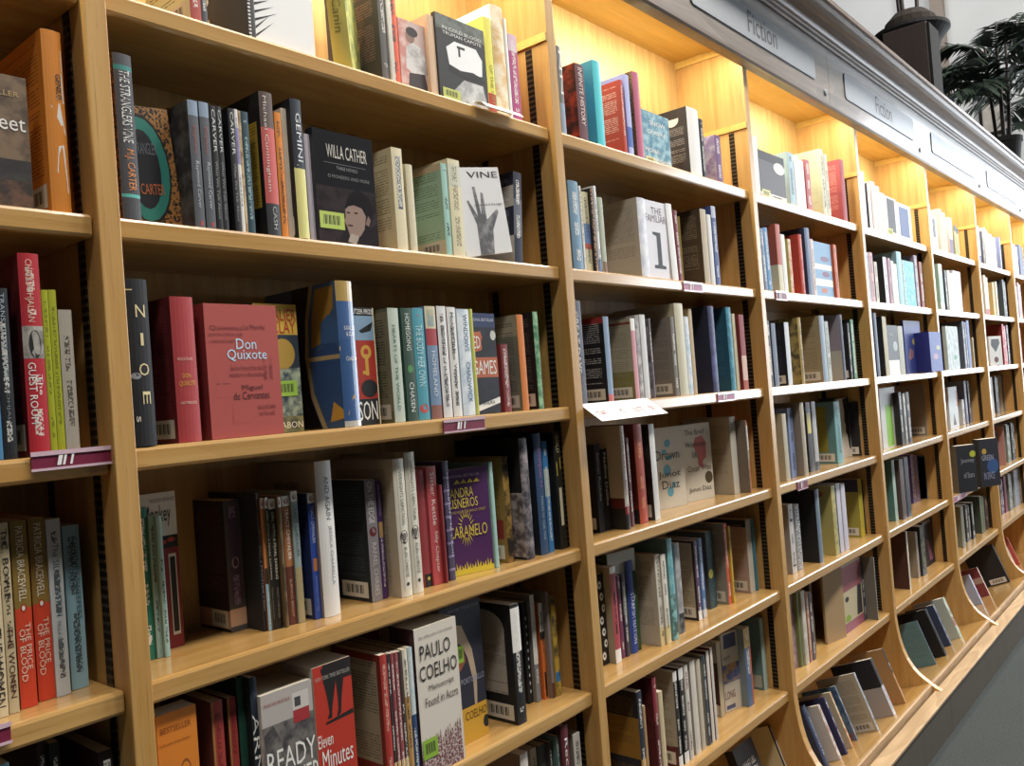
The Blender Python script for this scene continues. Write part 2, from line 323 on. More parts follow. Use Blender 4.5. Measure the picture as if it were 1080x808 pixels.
# ---------------------------------------------------------------- books
def book(kind, loc, rot, t, w, h, st, lab, grp):
    """local frame: x = thickness (back cover at 0, front cover at t), y = depth (spine at 0), z = height"""
    hb = st.get('hb', 0); c0 = lin(st['c']); ct = .0022 if hb else .0006; bul = min(.0035, t*.12) if hb else min(.0012, t*.1)
    spc, bkc, frc = lin(st.get('sp', st['c'])), lin(st.get('bk', st['c'])), lin(st.get('fr', st['c']))
    lum = spc[0]*.3+spc[1]*.6+spc[2]*.1
    ink_s = lin(st.get('is_', st.get('ink', '#dcd8ce' if lum < .25 else '#3c3630'))); ink_b = lin(st.get('ib', st.get('ti', '#888'))); ink_f = lin(st.get('iff', '#444'))
    ps = st.get('ps', 2 if (t < .06 and kind == 's') else 0); pb = st.get('pb', 1 if 'ti' in st else 0); pf = st.get('pf', 0)
    info = {'s': (spc, ink_s, ps, st.get('sb', []), t), 'b': (bkc, ink_b, pb, st.get('bb', []), w), 'f': (frc, ink_f, pf, st.get('fb', []), w)}
    name = 'hardback_book' if hb else ('board_panel' if 'board standing' in lab or 'board panel' in lab else 'paperback_book')
    root = empty(name, loc, lab, 'book' if name != 'board_panel' else 'board', grp); root.rotation_euler = rot
    m = MB(); K = 6 if hb else 4
    def spy(u): return -bul*(1-(2*u-1)**2)
    # outline around the spine, tagged by face
    prof = [('b', (0, w), (0, 0))] + [('s', (t*i/K, spy(i/K)), (t*(i+1)/K, spy((i+1)/K))) for i in range(K)] + [('f', (t, 0), (t, w))]
    cuts = sorted({0.0, 1.0} | {q for f in info for b in info[f][3] for q in b[:2]})
    for f, p, q in prof:
        base, ink, pat, bands, wid = info[f]
        for z0, z1 in zip(cuts, cuts[1:]):
            zm = (z0+z1)/2; c = base
            for a, b, hx in bands:
                if a <= zm <= b: c = lin(hx)
            if f == 'b': ua, ub = 1-p[1]/w, 1-q[1]/w
            elif f == 's': ua, ub = p[0]/t, q[0]/t
            else: ua, ub = p[1]/w, q[1]/w
            m.face([(p[0], p[1], z0*h), (q[0], q[1], z0*h), (q[0], q[1], z1*h), (p[0], p[1], z1*h)], c, ink, float(pat),
                   uv=[(ua*wid, z0*h), (ub*wid, z0*h), (ub*wid, z1*h), (ua*wid, z1*h)], nuv=[(ua, z0), (ub, z0), (ub, z1), (ua, z1)])
    # inner faces and rims of the wrap-round cover
    ic = tuple(x*.8 for x in c0[:3])+(1,)
    inner = [(ct, w), (ct, ct), (t-ct, ct), (t-ct, w)]; outer = [(0, w), (0, 0), (t, 0), (t, w)]
    for (a, b) in zip(inner, inner[1:]): m.face([(b[0], b[1], 0), (a[0], a[1], 0), (a[0], a[1], h), (b[0], b[1], h)], ic)
    for zz in (0, h):
        for i in range(3):
            A, B, D, E_ = outer[i], outer[i+1], inner[i+1], inner[i]; q = [(A[0], A[1], zz), (B[0], B[1], zz), (D[0], D[1], zz), (E_[0], E_[1], zz)]
            m.face(q if zz == 0 else q[::-1], info['bsf'[i]][0])
        cap = [(t*i/K, spy(i/K), zz) for i in range(K+1)]; m.face(cap if zz else cap[::-1], spc)
    for xa in (0, t-ct): m.face([(xa+ct, w, 0), (xa, w, 0), (xa, w, h), (xa+ct, w, h)], bkc)
    def mp(f, u, v, e):
        if f == 'b': return (-e, w*(1-u), v*h)
        if f == 's': return (t*u, spy(min(max(u, 0), 1))-e, v*h)
        return (t+e, w*u, v*h)
    for i, (typ, f, a, hx, pat, inkc) in enumerate(st.get('d', [])):
        e = .00018 + i*.00004; wid = t if f == 's' else w; cl = lambda v: min(max(v, 0), 1)
        if typ == 'r':
            u0, v0, u1, v1 = [cl(q) for q in a]; K2 = 4 if f == 's' else 1
            for j in range(K2):
                ua, ub = u0+(u1-u0)*j/K2, u0+(u1-u0)*(j+1)/K2
                m.face([mp(f, ua, v0, e), mp(f, ub, v0, e), mp(f, ub, v1, e), mp(f, ua, v1, e)], lin(hx), lin(inkc or '#555'), float(pat), uv=[(ua*wid, v0*h), (ub*wid, v0*h), (ub*wid, v1*h), (ua*wid, v1*h)], nuv=[(ua, .3), (ub, .3), (ub, .9), (ua, .9)])
        else:
            if typ == 'e': pts = [(cl(a[0]+a[2]*math.cos(q*math.pi/10)), cl(a[1]+a[3]*math.sin(q*math.pi/10))) for q in range(20)]
            else: pts = [(cl(a[q]), cl(a[q+1])) for q in range(0, len(a), 2)]
            area2 = sum(p[0]*q[1]-q[0]*p[1] for p, q in zip(pts, pts[1:]+pts[:1]))
            if area2 < 0: pts = pts[::-1]
            m.face([mp(f, u, v, e) for u, v in pts], lin(hx), lin(inkc or '#555'), float(pat), uv=[(u*wid, v*h) for u, v in pts], nuv=pts)
    mat = M_GL if st.get('gl') else M_CV
    cov = m.build('cover', mat, root)
    g = MB(); ov = .003 if hb else .0004
    g.box(ct+.0002, t-ct-.0002, ct+.0003, w-(.004 if hb else .0004), ov, h-ov); g.build('page_block', M_PG, root)
    eT = .0006 + len(st.get('d', []))*.00004
    if st.get('T'):
        for f, s, u0, v0, u1, v1, hx in st['T']:
            tm = MB(); vs, fs = text_mesh(s); c = lin(hx); rot_ = f == 's' and (v1-v0)*h > 1.3*(u1-u0)*t
            for q in fs:
                if rot_: pp = [mp(f, u0+vs[i][1]*(u1-u0), v1-vs[i][0]*(v1-v0), eT) for i in q]
                else: pp = [mp(f, u0+vs[i][0]*(u1-u0), v0+vs[i][1]*(v1-v0), eT) for i in q]
                tm.face(pp, c)
            tm.build('title_lettering', mat, cov)
    def sticker(f, u0, v0, u1, v1, hx, nm):
        s = MB(); s.face([mp(f, u0, v0, eT), mp(f, u1, v0, eT), mp(f, u1, v1, eT), mp(f, u0, v1, eT)], lin(hx)); n = 13
        for j in range(n):
            a = u0+(u1-u0)*(.14+.72*j/n); b = a+(u1-u0)*.72/n*(.3+.45*((j*5) % 3)/2)
            y0, y1 = v0+(v1-v0)*.25, v0+(v1-v0)*.8
            s.face([mp(f, a, y0, eT+.0001), mp(f, b, y0, eT+.0001), mp(f, b, y1, eT+.0001), mp(f, a, y1, eT+.0001)], lin('#2a2a2a'))
        s.build(nm, M_CV, cov)
    if st.get('bar'): sticker('b', .42, .03, .94, .16, '#cfc9bc', 'barcode_label')
    for f, u0, v0, u1, v1, hx in st.get('st', []): sticker(f, u0, v0, u1, v1, hx, 'price_sticker')
    return root
BOOKS = [
('f', (0.9111, 0.032, 1.825), (-0.0, 0, -1.5708), 0.02, 0.105, 0.1789, {'pf': 3, 'iff': '#4a3a2c', 'd': [('r', 'f', (0, 0, 1, 0.2), '#6b4a34', 3, '#2e2219'), ('r', 'f', (0, 0.2, 1, 0.36), '#232021', 3, '#3a3430')], 'T': [('f', 'Sweet', 0.35, 0.58, 0.96, 0.7, '#e9e6df'), ('f', 'BESTSELLER', 0.3, 0.84, 0.9, 0.88, '#b89a68')], 'c': '#7a644c'}, 'brown landscape paperback lettered Sweet, face out, second shelf, first bay', 'books on the second shelf of the first bay'),
('s', (1.0392, 0.012, 1.825), (0, 0.0, 0.0), 0.0264, 0.17, 0.2553, {'bk': '#d07f2a', 'ti': '#7a4410', 'hb': 1, 'bar': 1, 'ps': 0, 'd': [('p', 's', (0.3, 0.82, 0.95, 0.9, 0.95, 0.78), '#e9e6df', 0, None), ('p', 's', (0.55, 0.62, 0.9, 0.78, 0.95, 0.6), '#e9e6df', 0, None), ('p', 's', (0.25, 0.58, 0.7, 0.6, 0.95, 0.42, 0.6, 0.5), '#e9e6df', 0, None), ('p', 's', (0.5, 0.36, 0.8, 0.37, 0.9, 0.1, 0.35, 0.22), '#e9e6df', 0, None)], 'T': [('s', 'GENIUS', 0.55, 0.62, 0.85, 0.76, '#333')], 'c': '#d9872c'}, 'orange hardback with torn white lettering on its spine, second shelf, first bay', 'books on the second shelf of the first bay'),
('s', (0.9443, 0.012, 1.4902), (0, 0.0, 0.0), 0.0144, 0.13, 0.2141, {'c': '#3f77a0'}, 'blue paperback half out of the frame, third shelf, first bay', 'books on the third shelf of the first bay'),
('s', (0.9598, 0.012, 1.4902), (0, 0.0, 0.0), 0.0159, 0.13, 0.2247, {'T': [('s', 'TRANS-SISTER RADIO', 0.35, 0.45, 0.7, 0.97, '#9aa6ad'), ('s', 'BOHJALIAN', 0.35, 0.12, 0.65, 0.42, '#7a7f80')], 'bk': '#222', 'c': '#15181f'}, 'black paperback lettered Trans-Sister Radio, third shelf, first bay', 'books on the third shelf of the first bay'),
('s', (0.9907, 0.012, 1.4902), (0, 0.0, 0.0), 0.0262, 0.165, 0.2733, {'bk': '#5c1420', 'ti': '#7d2a35', 'hb': 1, 'bar': 1, 'd': [('r', 's', (0, 0.48, 1, 0.64), '#a9a49b', 3, '#5c5852'), ('e', 's', (0.55, 0.55, 0.3, 0.07), '#1d1a1c', 0, None)], 'T': [('s', 'CHRIS BOHJALIAN', 0.2, 0.66, 0.62, 0.97, '#e3b9a4'), ('s', 'GUEST ROOM', 0.15, 0.16, 0.5, 0.46, '#e9e6df'), ('s', 'The', 0.6, 0.3, 0.8, 0.4, '#e9e6df')], 'c': '#b01f2c'}, 'tall red hardback The Guest Room with a photo band, third shelf, first bay', 'books on the third shelf of the first bay'),
('s', (1.0175, 0.012, 1.4902), (0, 0.0, 0.0), 0.0085, 0.1485, 0.2249, {'ink': '#6c7012', 'c': '#a3a81f'}, 'lime green slim paperback, left of the pair, third shelf, first bay', 'books on the third shelf of the first bay'),
('s', (1.0267, 0.012, 1.4902), (0, 0.0, 0.0), 0.0099, 0.1487, 0.2254, {'ink': '#6c7012', 'c': '#a8ad22'}, 'lime green slim paperback, right of the pair, third shelf, first bay', 'books on the third shelf of the first bay'),
('s', (1.0378, 0.012, 1.4902), (0, 0.0, 0.0), 0.0176, 0.1309, 0.1984, {'c': '#b5ae9f'}, 'grey-white paperback beside the slotted strip, third shelf, first bay', 'books on the third shelf of the first bay'),
('s', (0.9368, 0.043, 1.1541), (0, 0.0, 0.0), 0.0185, 0.165, 0.2561, {'T': [('s', 'T.C. BOYLE', 0.15, 0.55, 0.85, 0.97, '#2c2622'), ('s', 'THE WOMEN', 0.15, 0.05, 0.85, 0.45, '#2c2622')], 'c': '#d8c8a4'}, 'cream hardback lettered T.C. Boyle The Women, cut by the frame, fourth shelf, first bay', 'books on the fourth shelf of the first bay'),
('s', (0.9575, 0.046, 1.1541), (0, 0.0, 0.0), 0.0121, 0.165, 0.2514, {'T': [('s', 'T.C. BOYLE', 0.2, 0.6, 0.8, 0.97, '#2c2622'), ('s', 'THE WOMEN', 0.2, 0.08, 0.8, 0.45, '#5c2c22')], 'c': '#cdbd98'}, 'cream paperback lettered T.C. Boyle The Women, whole spine seen, fourth shelf, first bay', 'books on the fourth shelf of the first bay'),
('s', (0.9735, 0.052, 1.1541), (0, 0.0, 0.0), 0.0207, 0.165, 0.2511, {'sb': [(0.53, 1, '#8f7434')], 'd': [('e', 's', (0.5, 0.53, 0.2, 0.022), '#b03a22', 0, None), ('e', 's', (0.5, 0.53, 0.1, 0.014), '#e9e6df', 0, None)], 'ps': 0, 'bk': '#7a6430', 'T': [('s', 'PATRICIA BRACEWELL', 0.28, 0.57, 0.72, 0.97, '#e8dfc8'), ('s', 'THE PRICE', 0.52, 0.2, 0.85, 0.45, '#f0d8c0'), ('s', 'OF BLOOD', 0.16, 0.14, 0.5, 0.42, '#f0d8c0')], 'c': '#d6472a'}, 'ochre and orange paperback The Price of Blood, left of the two, fourth shelf, first bay', 'books on the fourth shelf of the first bay'),
('s', (0.9997, 0.062, 1.1541), (0, 0.0, 0.0), 0.0215, 0.165, 0.2505, {'sb': [(0.53, 1, '#8f7434')], 'd': [('e', 's', (0.5, 0.53, 0.2, 0.022), '#b03a22', 0, None), ('e', 's', (0.5, 0.53, 0.1, 0.014), '#e9e6df', 0, None)], 'ps': 0, 'bk': '#7a6430', 'T': [('s', 'PATRICIA BRACEWELL', 0.28, 0.57, 0.72, 0.97, '#e8dfc8'), ('s', 'THE PRICE', 0.52, 0.2, 0.85, 0.45, '#f0d8c0'), ('s', 'OF BLOOD', 0.16, 0.14, 0.5, 0.42, '#f0d8c0')], 'c': '#d6472a'}, 'ochre and orange paperback The Price of Blood, right of the two, fourth shelf, first bay', 'books on the fourth shelf of the first bay'),
('s', (1.0218, 0.059, 1.1541), (0, 0.0, 0.0), 0.0184, 0.1622, 0.2458, {'T': [('s', 'The SILVER WITCH', 0.3, 0.45, 0.75, 0.86, '#56707c'), ('s', 'PAULA BRACKSTON', 0.3, 0.18, 0.6, 0.42, '#7a8a90')], 'c': '#c9cfd0'}, 'white paperback lettered The Silver Witch, fourth shelf, first bay', 'books on the fourth shelf of the first bay'),
('s', (1.0462, 0.069, 1.1541), (0, 0.0, 0.0), 0.0229, 0.1532, 0.2321, {'T': [('s', 'CHIMNEY SWEEPERS', 0.55, 0.42, 0.85, 0.93, '#44606b'), ('s', 'COME TO DUST', 0.2, 0.6, 0.5, 0.88, '#44606b'), ('s', 'ALAN BRADLEY', 0.3, 0.1, 0.6, 0.38, '#44606b')], 'c': '#8fb3bd'}, 'pale blue paperback with dark lettering, fourth shelf, first bay', 'books on the fourth shelf of the first bay'),
('s', (0.929, 0.012, 0.8131), (0, 0.0, 0.0), 0.0127, 0.165, 0.292, {'c': '#6fa0ae'}, 'blue paperback in the lower left corner, fifth shelf, first bay', 'books on the fifth shelf of the first bay'),
('s', (0.992, 0.06, 0.8131), (0, 0.0, 0.0), 0.0117, 0.165, 0.2895, {'c': '#3c1a1c'}, 'dark maroon hardback in deep shade, fifth shelf, first bay', 'books on the fifth shelf of the first bay'),
('s', (1.0043, 0.05, 0.8131), (0, 0.0, 0.0), 0.0124, 0.165, 0.2845, {'c': '#1c1a1c'}, 'black hardback in deep shade, fifth shelf, first bay', 'books on the fifth shelf of the first bay'),
('s', (1.059, 0.03, 0.8131), (0, 0.0, 0.0), 0.0194, 0.165, 0.2565, {'bk': '#4a1c1c', 'T': [('s', 'P', 0.3, 0.88, 0.8, 0.95, '#e9e6df')], 'c': '#201416'}, 'dark red and black paperback with a white P, fifth shelf, first bay', 'books on the fifth shelf of the first bay'),
('s', (1.2672, 0.01, 2.1588), (0, 0.0, 0.0), 0.0195, 0.1386, 0.21, {'bk': '#cfd3b0', 'ti': '#6f7358', 'bar': 1, 'c': '#a9483f'}, 'pink-spined paperback with pale green text-filled back, top shelf, second bay', 'books on the top shelf of the second bay'),
('s', (1.2876, 0.01, 2.1588), (0, 0.0, 0.0), 0.0099, 0.132, 0.2, {'c': '#4b4d52'}, 'slim dark grey paperback, top shelf, second bay', 'books on the top shelf of the second bay'),
('s', (1.3725, 0.012, 2.1588), (0, 0.0, 0.0), 0.0146, 0.1386, 0.21, {'bk': '#3b3b40', 'd': [('e', 'b', (0.13, 0.08, 0.045, 0.03), '#e9e6df', 0, None), ('e', 'b', (0.13, 0.135, 0.045, 0.03), '#e9e6df', 0, None), ('e', 'b', (0.13, 0.31000000000000005, 0.045, 0.03), '#e9e6df', 0, None), ('e', 'b', (0.13, 0.48500000000000004, 0.045, 0.03), '#e9e6df', 0, None), ('e', 'b', (0.13, 0.54, 0.045, 0.03), '#e9e6df', 0, None), ('e', 'b', (0.13, 0.715, 0.045, 0.03), '#e9e6df', 0, None), ('e', 'b', (0.13, 0.89, 0.045, 0.03), '#e9e6df', 0, None), ('e', 'b', (0.15, 0.86, 0.06, 0.04), '#e9e6df', 0, None), ('e', 'b', (0.25, 0.71, 0.06, 0.04), '#e9e6df', 0, None), ('e', 'b', (0.35, 0.76, 0.06, 0.04), '#e9e6df', 0, None), ('e', 'b', (0.45000000000000007, 0.8099999999999999, 0.06, 0.04), '#e9e6df', 0, None), ('e', 'b', (0.55, 0.86, 0.06, 0.04), '#e9e6df', 0, None), ('e', 'b', (0.65, 0.71, 0.06, 0.04), '#e9e6df', 0, None), ('e', 'b', (0.7500000000000001, 0.76, 0.06, 0.04), '#e9e6df', 0, None), ('e', 'b', (0.8500000000000001, 0.8099999999999999, 0.06, 0.04), '#e9e6df', 0, None), ('e', 'b', (0.25, 0.62, 0.05, 0.035), '#e9e6df', 0, None), ('e', 'b', (0.75, 0.55, 0.05, 0.035), '#e9e6df', 0, None), ('e', 'b', (0.5, 0.7, 0.05, 0.035), '#e9e6df', 0, None), ('r', 's', (0.1, 0.0, 0.4, 0.016), '#e9e6df', 0, None), ('r', 's', (0.1, 0.03, 0.4, 0.046), '#e9e6df', 0, None), ('r', 's', (0.1, 0.06, 0.4, 0.076), '#e9e6df', 0, None), ('r', 's', (0.1, 0.09, 0.4, 0.106), '#e9e6df', 0, None), ('r', 's', (0.1, 0.12, 0.4, 0.136), '#e9e6df', 0, None), ('r', 's', (0.1, 0.15, 0.4, 0.16599999999999998), '#e9e6df', 0, None), ('r', 's', (0.1, 0.18, 0.4, 0.196), '#e9e6df', 0, None), ('r', 's', (0.1, 0.21, 0.4, 0.22599999999999998), '#e9e6df', 0, None), ('r', 's', (0.1, 0.24, 0.4, 0.256), '#e9e6df', 0, None), ('r', 's', (0.1, 0.27, 0.4, 0.28600000000000003), '#e9e6df', 0, None), ('r', 's', (0.1, 0.3, 0.4, 0.316), '#e9e6df', 0, None), ('r', 's', (0.1, 0.32999999999999996, 0.4, 0.346), '#e9e6df', 0, None), ('r', 's', (0.1, 0.36, 0.4, 0.376), '#e9e6df', 0, None), ('r', 's', (0.1, 0.39, 0.4, 0.406), '#e9e6df', 0, None), ('r', 's', (0.1, 0.42, 0.4, 0.436), '#e9e6df', 0, None), ('r', 's', (0.1, 0.44999999999999996, 0.4, 0.46599999999999997), '#e9e6df', 0, None), ('r', 's', (0.1, 0.48, 0.4, 0.496), '#e9e6df', 0, None), ('r', 's', (0.1, 0.51, 0.4, 0.526), '#e9e6df', 0, None), ('r', 's', (0.1, 0.54, 0.4, 0.556), '#e9e6df', 0, None), ('r', 's', (0.1, 0.57, 0.4, 0.586), '#e9e6df', 0, None), ('r', 's', (0.1, 0.6, 0.4, 0.616), '#e9e6df', 0, None), ('r', 's', (0.1, 0.63, 0.4, 0.646), '#e9e6df', 0, None), ('r', 's', (0.1, 0.6599999999999999, 0.4, 0.6759999999999999), '#e9e6df', 0, None), ('r', 's', (0.1, 0.69, 0.4, 0.706), '#e9e6df', 0, None), ('r', 's', (0.1, 0.72, 0.4, 0.736), '#e9e6df', 0, None), ('r', 's', (0.1, 0.75, 0.4, 0.766), '#e9e6df', 0, None), ('r', 's', (0.1, 0.78, 0.4, 0.796), '#e9e6df', 0, None), ('r', 's', (0.1, 0.8099999999999999, 0.4, 0.826), '#e9e6df', 0, None), ('r', 's', (0.1, 0.84, 0.4, 0.856), '#e9e6df', 0, None), ('r', 's', (0.1, 0.87, 0.4, 0.886), '#e9e6df', 0, None), ('r', 's', (0.1, 0.8999999999999999, 0.4, 0.9159999999999999), '#e9e6df', 0, None), ('r', 's', (0.1, 0.9299999999999999, 0.4, 0.946), '#e9e6df', 0, None), ('r', 's', (0.1, 0.96, 0.4, 0.976), '#e9e6df', 0, None)], 'ps': 0, 'c': '#2c2b2e'}, 'charcoal paperback with white spots over its back, top shelf, second bay', 'books on the top shelf of the second bay'),
('f', (1.388, 0.03, 2.1588), (-0.0, 0, -1.5708), 0.018, 0.1222, 0.225, {'d': [('p', 'f', (0.0, -0.03571428571428575, 0.0, -0.015714285714285743, 0.38, 0.14), '#17171a', 0, None), ('p', 'f', (0.0, 0.024999999999999918, 0.0, 0.04499999999999992, 0.31, 0.18), '#17171a', 0, None), ('p', 'f', (0.0, 0.0857142857142857, 0.0, 0.10571428571428569, 0.24, 0.22000000000000003), '#17171a', 0, None), ('p', 'f', (0.0, 0.1464285714285714, 0.0, 0.16642857142857143, 0.38, 0.26), '#17171a', 0, None), ('p', 'f', (0.0, 0.20714285714285713, 0.0, 0.22714285714285715, 0.31, 0.30000000000000004), '#17171a', 0, None), ('p', 'f', (0.0, 0.26785714285714285, 0.0, 0.28785714285714287, 0.24, 0.34), '#17171a', 0, None), ('p', 'f', (0.0, 0.32857142857142857, 0.0, 0.3485714285714286, 0.38, 0.38), '#17171a', 0, None), ('p', 'f', (0.0, 0.3892857142857143, 0.0, 0.4092857142857143, 0.31, 0.42000000000000004), '#17171a', 0, None), ('p', 'f', (0.0, 0.45, 0.0, 0.47000000000000003, 0.24, 0.46), '#17171a', 0, None), ('p', 'f', (0.0, 0.5107142857142857, 0.0, 0.5307142857142857, 0.38, 0.5), '#17171a', 0, None), ('p', 'f', (0.0, 0.5714285714285714, 0.0, 0.5914285714285714, 0.31, 0.54), '#17171a', 0, None), ('p', 'f', (0.0, 0.6321428571428571, 0.0, 0.6521428571428571, 0.24, 0.5800000000000001), '#17171a', 0, None), ('p', 'f', (0.0, 0.6928571428571428, 0.0, 0.7128571428571429, 0.38, 0.62), '#17171a', 0, None), ('p', 'f', (0.0, 0.7535714285714286, 0.0, 0.7735714285714286, 0.31, 0.66), '#17171a', 0, None), ('p', 'f', (0.0, 0.8142857142857143, 0.0, 0.8342857142857143, 0.24, 0.7), '#17171a', 0, None), ('p', 'f', (0.0, 0.8750000000000001, 0.0, 0.8950000000000001, 0.38, 0.74), '#17171a', 0, None), ('p', 'f', (0.0, 0.9357142857142857, 0.0, 0.9557142857142857, 0.31, 0.78), '#17171a', 0, None)], 'c': '#f2f1ee', 'sp': '#ddd'}, 'white face-out book with a black starburst at its edge, top shelf, second bay', 'books on the top shelf of the second bay'),
('f', (1.5793, 0.046, 2.1588), (0.2618, 0, -0.8727), 0.034, 0.115, 0.235, {'sp': '#ddd577', 'hb': 1, 'pf': 3, 'iff': '#8a9a5a', 'T': [('s', 'Ethan Canin', 0.3, 0.3, 0.75, 0.85, '#8d8a50')], 'c': '#d9d37a'}, 'yellow hardback leaning to the left, spine lettered in grey, top shelf, second bay', 'books on the top shelf of the second bay'),
('s', (1.6764, 0.02, 2.1588), (0, 0.0, 0.0), 0.0197, 0.1617, 0.245, {'bk': '#3f3a39', 'ti': '#8a6a60', 'hb': 1, 'c': '#6a6766'}, 'tall charcoal hardback with white back-cover text, top shelf, second bay', 'books on the top shelf of the second bay'),
('s', (1.6967, 0.015, 2.1588), (0, 0.0, 0.0), 0.0225, 0.165, 0.25, {'hb': 1, 'd': [('r', 's', (0, 0, 0.35, 1), '#e9e6df', 2, '#666')], 'bk': '#dfdcd6', 'c': '#d5532e'}, 'orange-red and white hardback, top shelf, second bay', 'books on the top shelf of the second bay'),
('f', (1.7275, 0.032, 2.1588), (-0.0, 0, -1.5708), 0.012, 0.0737, 0.1421, {'d': [('r', 'f', (0, 0, 0.35, 1), '#c9887e', 3, '#ddc4bc'), ('p', 'f', (0.2, 0.3, 0.25, 0.6, 0.5, 0.7, 0.8, 0.66, 0.98, 0.5, 1, 0.28, 0.55, 0.22), '#dad6d2', 3, '#a8a4a2'), ('e', 'f', (0.42, 0.78, 0.17, 0.1), '#8f7264', 0, None), ('e', 'f', (0.5, 0.85, 0.22, 0.07), '#33292a', 0, None), ('p', 'f', (0.25, 0.04, 0.3, 0.24, 0.9, 0.28, 0.98, 0.04), '#3a3032', 0, None)], 'c': '#cdb4ac'}, 'pink face-out book with a photo of a person in a white shirt, top shelf', 'books on the top shelf of the second bay'),
('s', (1.8017, 0.012, 2.1588), (0, 0.0, 0.0), 0.0206, 0.1102, 0.167, {'ps': 0, 'c': '#d9b898'}, 'slim peach-coloured hardback, top shelf, second bay', 'books on the top shelf of the second bay'),
('f', (1.8239, 0.02, 2.1588), (-0.0, 0, -1.5708), 0.012, 0.1507, 0.1781, {'sp': '#1a1a1c', 'd': [('r', 'f', (0, 0.82, 1, 1), '#6f7570', 3, '#53574f'), ('p', 'f', (0.22, 0.42, 0.18, 0.62, 0.35, 0.72, 0.8, 0.72, 0.92, 0.6, 0.9, 0.4, 0.6, 0.36), '#f2f2f0', 0, None), ('p', 'f', (0.2, 0.34, 0.22, 0.42, 0.4, 0.38, 0.7, 0.41, 0.9, 0.38, 0.95, 0.32, 0.5, 0.3), '#17171a', 0, None), ('r', 'f', (0.42, 0.55, 0.46, 0.66), '#222', 0, None), ('r', 'f', (0.4, 0.65, 0.56, 0.68), '#222', 0, None), ('p', 'f', (0.12, 0.0, 0.5, 0.28, 0.9, 0.28, 0.98, 0.0), '#9c9c9a', 3, '#c8c8c4')], 'st': [('f', 0.05, 0.0, 0.4, 0.12, '#c9cf6a')], 'T': [('f', 'IN COLD BLOOD', 0.12, 0.83, 0.92, 0.87, '#e9e6df'), ('f', 'TRUMAN CAPOTE', 0.12, 0.77, 0.92, 0.81, '#e9e6df')], 'c': '#2c2d30'}, 'black face-out paperback In Cold Blood with a white window glow, top shelf, second bay', 'books on the top shelf of the second bay'),
('s', (1.9806, 0.012, 2.1588), (0, 0.0, 0.0), 0.0255, 0.1423, 0.2156, {'ink': '#8a8a2a', 'sb': [(0, 0.2, '#b03a2a')], 'T': [('s', 'OF THE GIFTS', 0.35, 0.05, 0.75, 0.5, '#8f8a2a')], 'ps': 0, 'c': '#e2da5c'}, 'yellow paperback with a red foot, top shelf, second bay', 'books on the top shelf of the second bay'),
('s', (2.01, 0.014, 2.1588), (0, 0.0, 0.0), 0.0427, 0.165, 0.2531, {'bk': '#b5dce6', 'ti': '#9cc4ce', 'hb': 1, 'ps': 3, 'is_': '#d8b070', 'c': '#ece0c4'}, 'cream hardback with pale blue back, tallest beside the yellow one, top shelf, second bay', 'books on the top shelf of the second bay'),
('s', (2.0534, 0.012, 2.1588), (0, 0.0, 0.0), 0.0088, 0.1533, 0.2323, {'ps': 0, 'c': '#efede8'}, 'thin white paperback, top shelf, second bay', 'books on the top shelf of the second bay'),
('s', (2.0638, 0.012, 2.1588), (0, 0.0, 0.0), 0.0307, 0.1323, 0.2004, {'bk': '#4b3f86', 'sb': [(0.8, 1, '#d8b8c8')], 'c': '#b2497f'}, 'pink-spined paperback with a violet back, top shelf, second bay', 'books on the top shelf of the second bay'),
('s', (1.136, 0.008, 1.825), (0, 0.0, 0.0), 0.0276, 0.1624, 0.2461, {'bk': '#3a2c22', 'hb': 1, 'ps': 0, 'pb': 4, 'ib': '#a85a20', 'sb': [(0.9, 0.93, '#2f7f78'), (0.13, 0.15, '#58b0a8')], 'T': [('s', 'THE STRANGLERS VINE', 0.25, 0.46, 0.8, 0.9, '#dcdcd8'), ('s', 'M.J. CARTER', 0.25, 0.17, 0.8, 0.42, '#d98a4a')], 'd': [('r', 'b', (0.02, 0, 0.9, 1), '#2d2420', 4, '#b8642a')], 'c': '#45464b'}, 'grey hardback The Stranglers Vine, spine out, second shelf, second bay', 'books on the second shelf of the second bay'),
('f', (1.1848, 0.08, 1.825), (0.0873, 0, -1.5708), 0.03, 0.07, 0.1883, {'pf': 4, 'iff': '#1c1410', 'd': [('e', 'f', (0.25, 0.48, 0.62, 0.46), '#1b1613', 0, None), ('e', 'f', (0.25, 0.48, 0.58, 0.43), '#2a7d70', 0, None), ('e', 'f', (0.25, 0.48, 0.38, 0.33), '#191a20', 0, None)], 'T': [('f', 'CARTER', 0.1, 0.27, 0.66, 0.36, '#b9683a'), ('f', 'STRANGLER', 0.05, 0.6, 0.6, 0.7, '#6c7078')], 'c': '#9a6a32'}, 'gold-patterned face-out book with a teal oval, second shelf, second bay', 'books on the second shelf of the second bay'),
('s', (1.2668, 0.1, 1.825), (0, 0.0, 0.0), 0.006, 0.125, 0.2167, {'bk': '#8f4226', 'ti': '#5a2412', 'c': '#8a3f22'}, 'rust-red paperback, only its text-filled back in view, second shelf, second bay', 'books on the second shelf of the second bay'),
('s', (1.2512, 0.01, 1.825), (0, 0.0, 0.0), 0.0169, 0.1331, 0.2017, {'bk': '#2f2f31', 'pb': 3, 'ib': '#5f5f5e', 'ps': 0, 'sb': [(0.88, 1, '#8596a8')], 'd': [('r', 's', (0.5, 0.015, 0.75, 0.05), '#b04038', 0, None)], 'T': [('s', 'Raymond Carver', 0.3, 0.15, 0.75, 0.52, '#b8bcc0'), ('s', 'Elephant', 0.3, 0.58, 0.7, 0.8, '#a0605a')], 'c': '#53565c'}, 'slate paperback lettered Raymond Carver, left of the pair, second shelf, second bay', 'books on the second shelf of the second bay'),
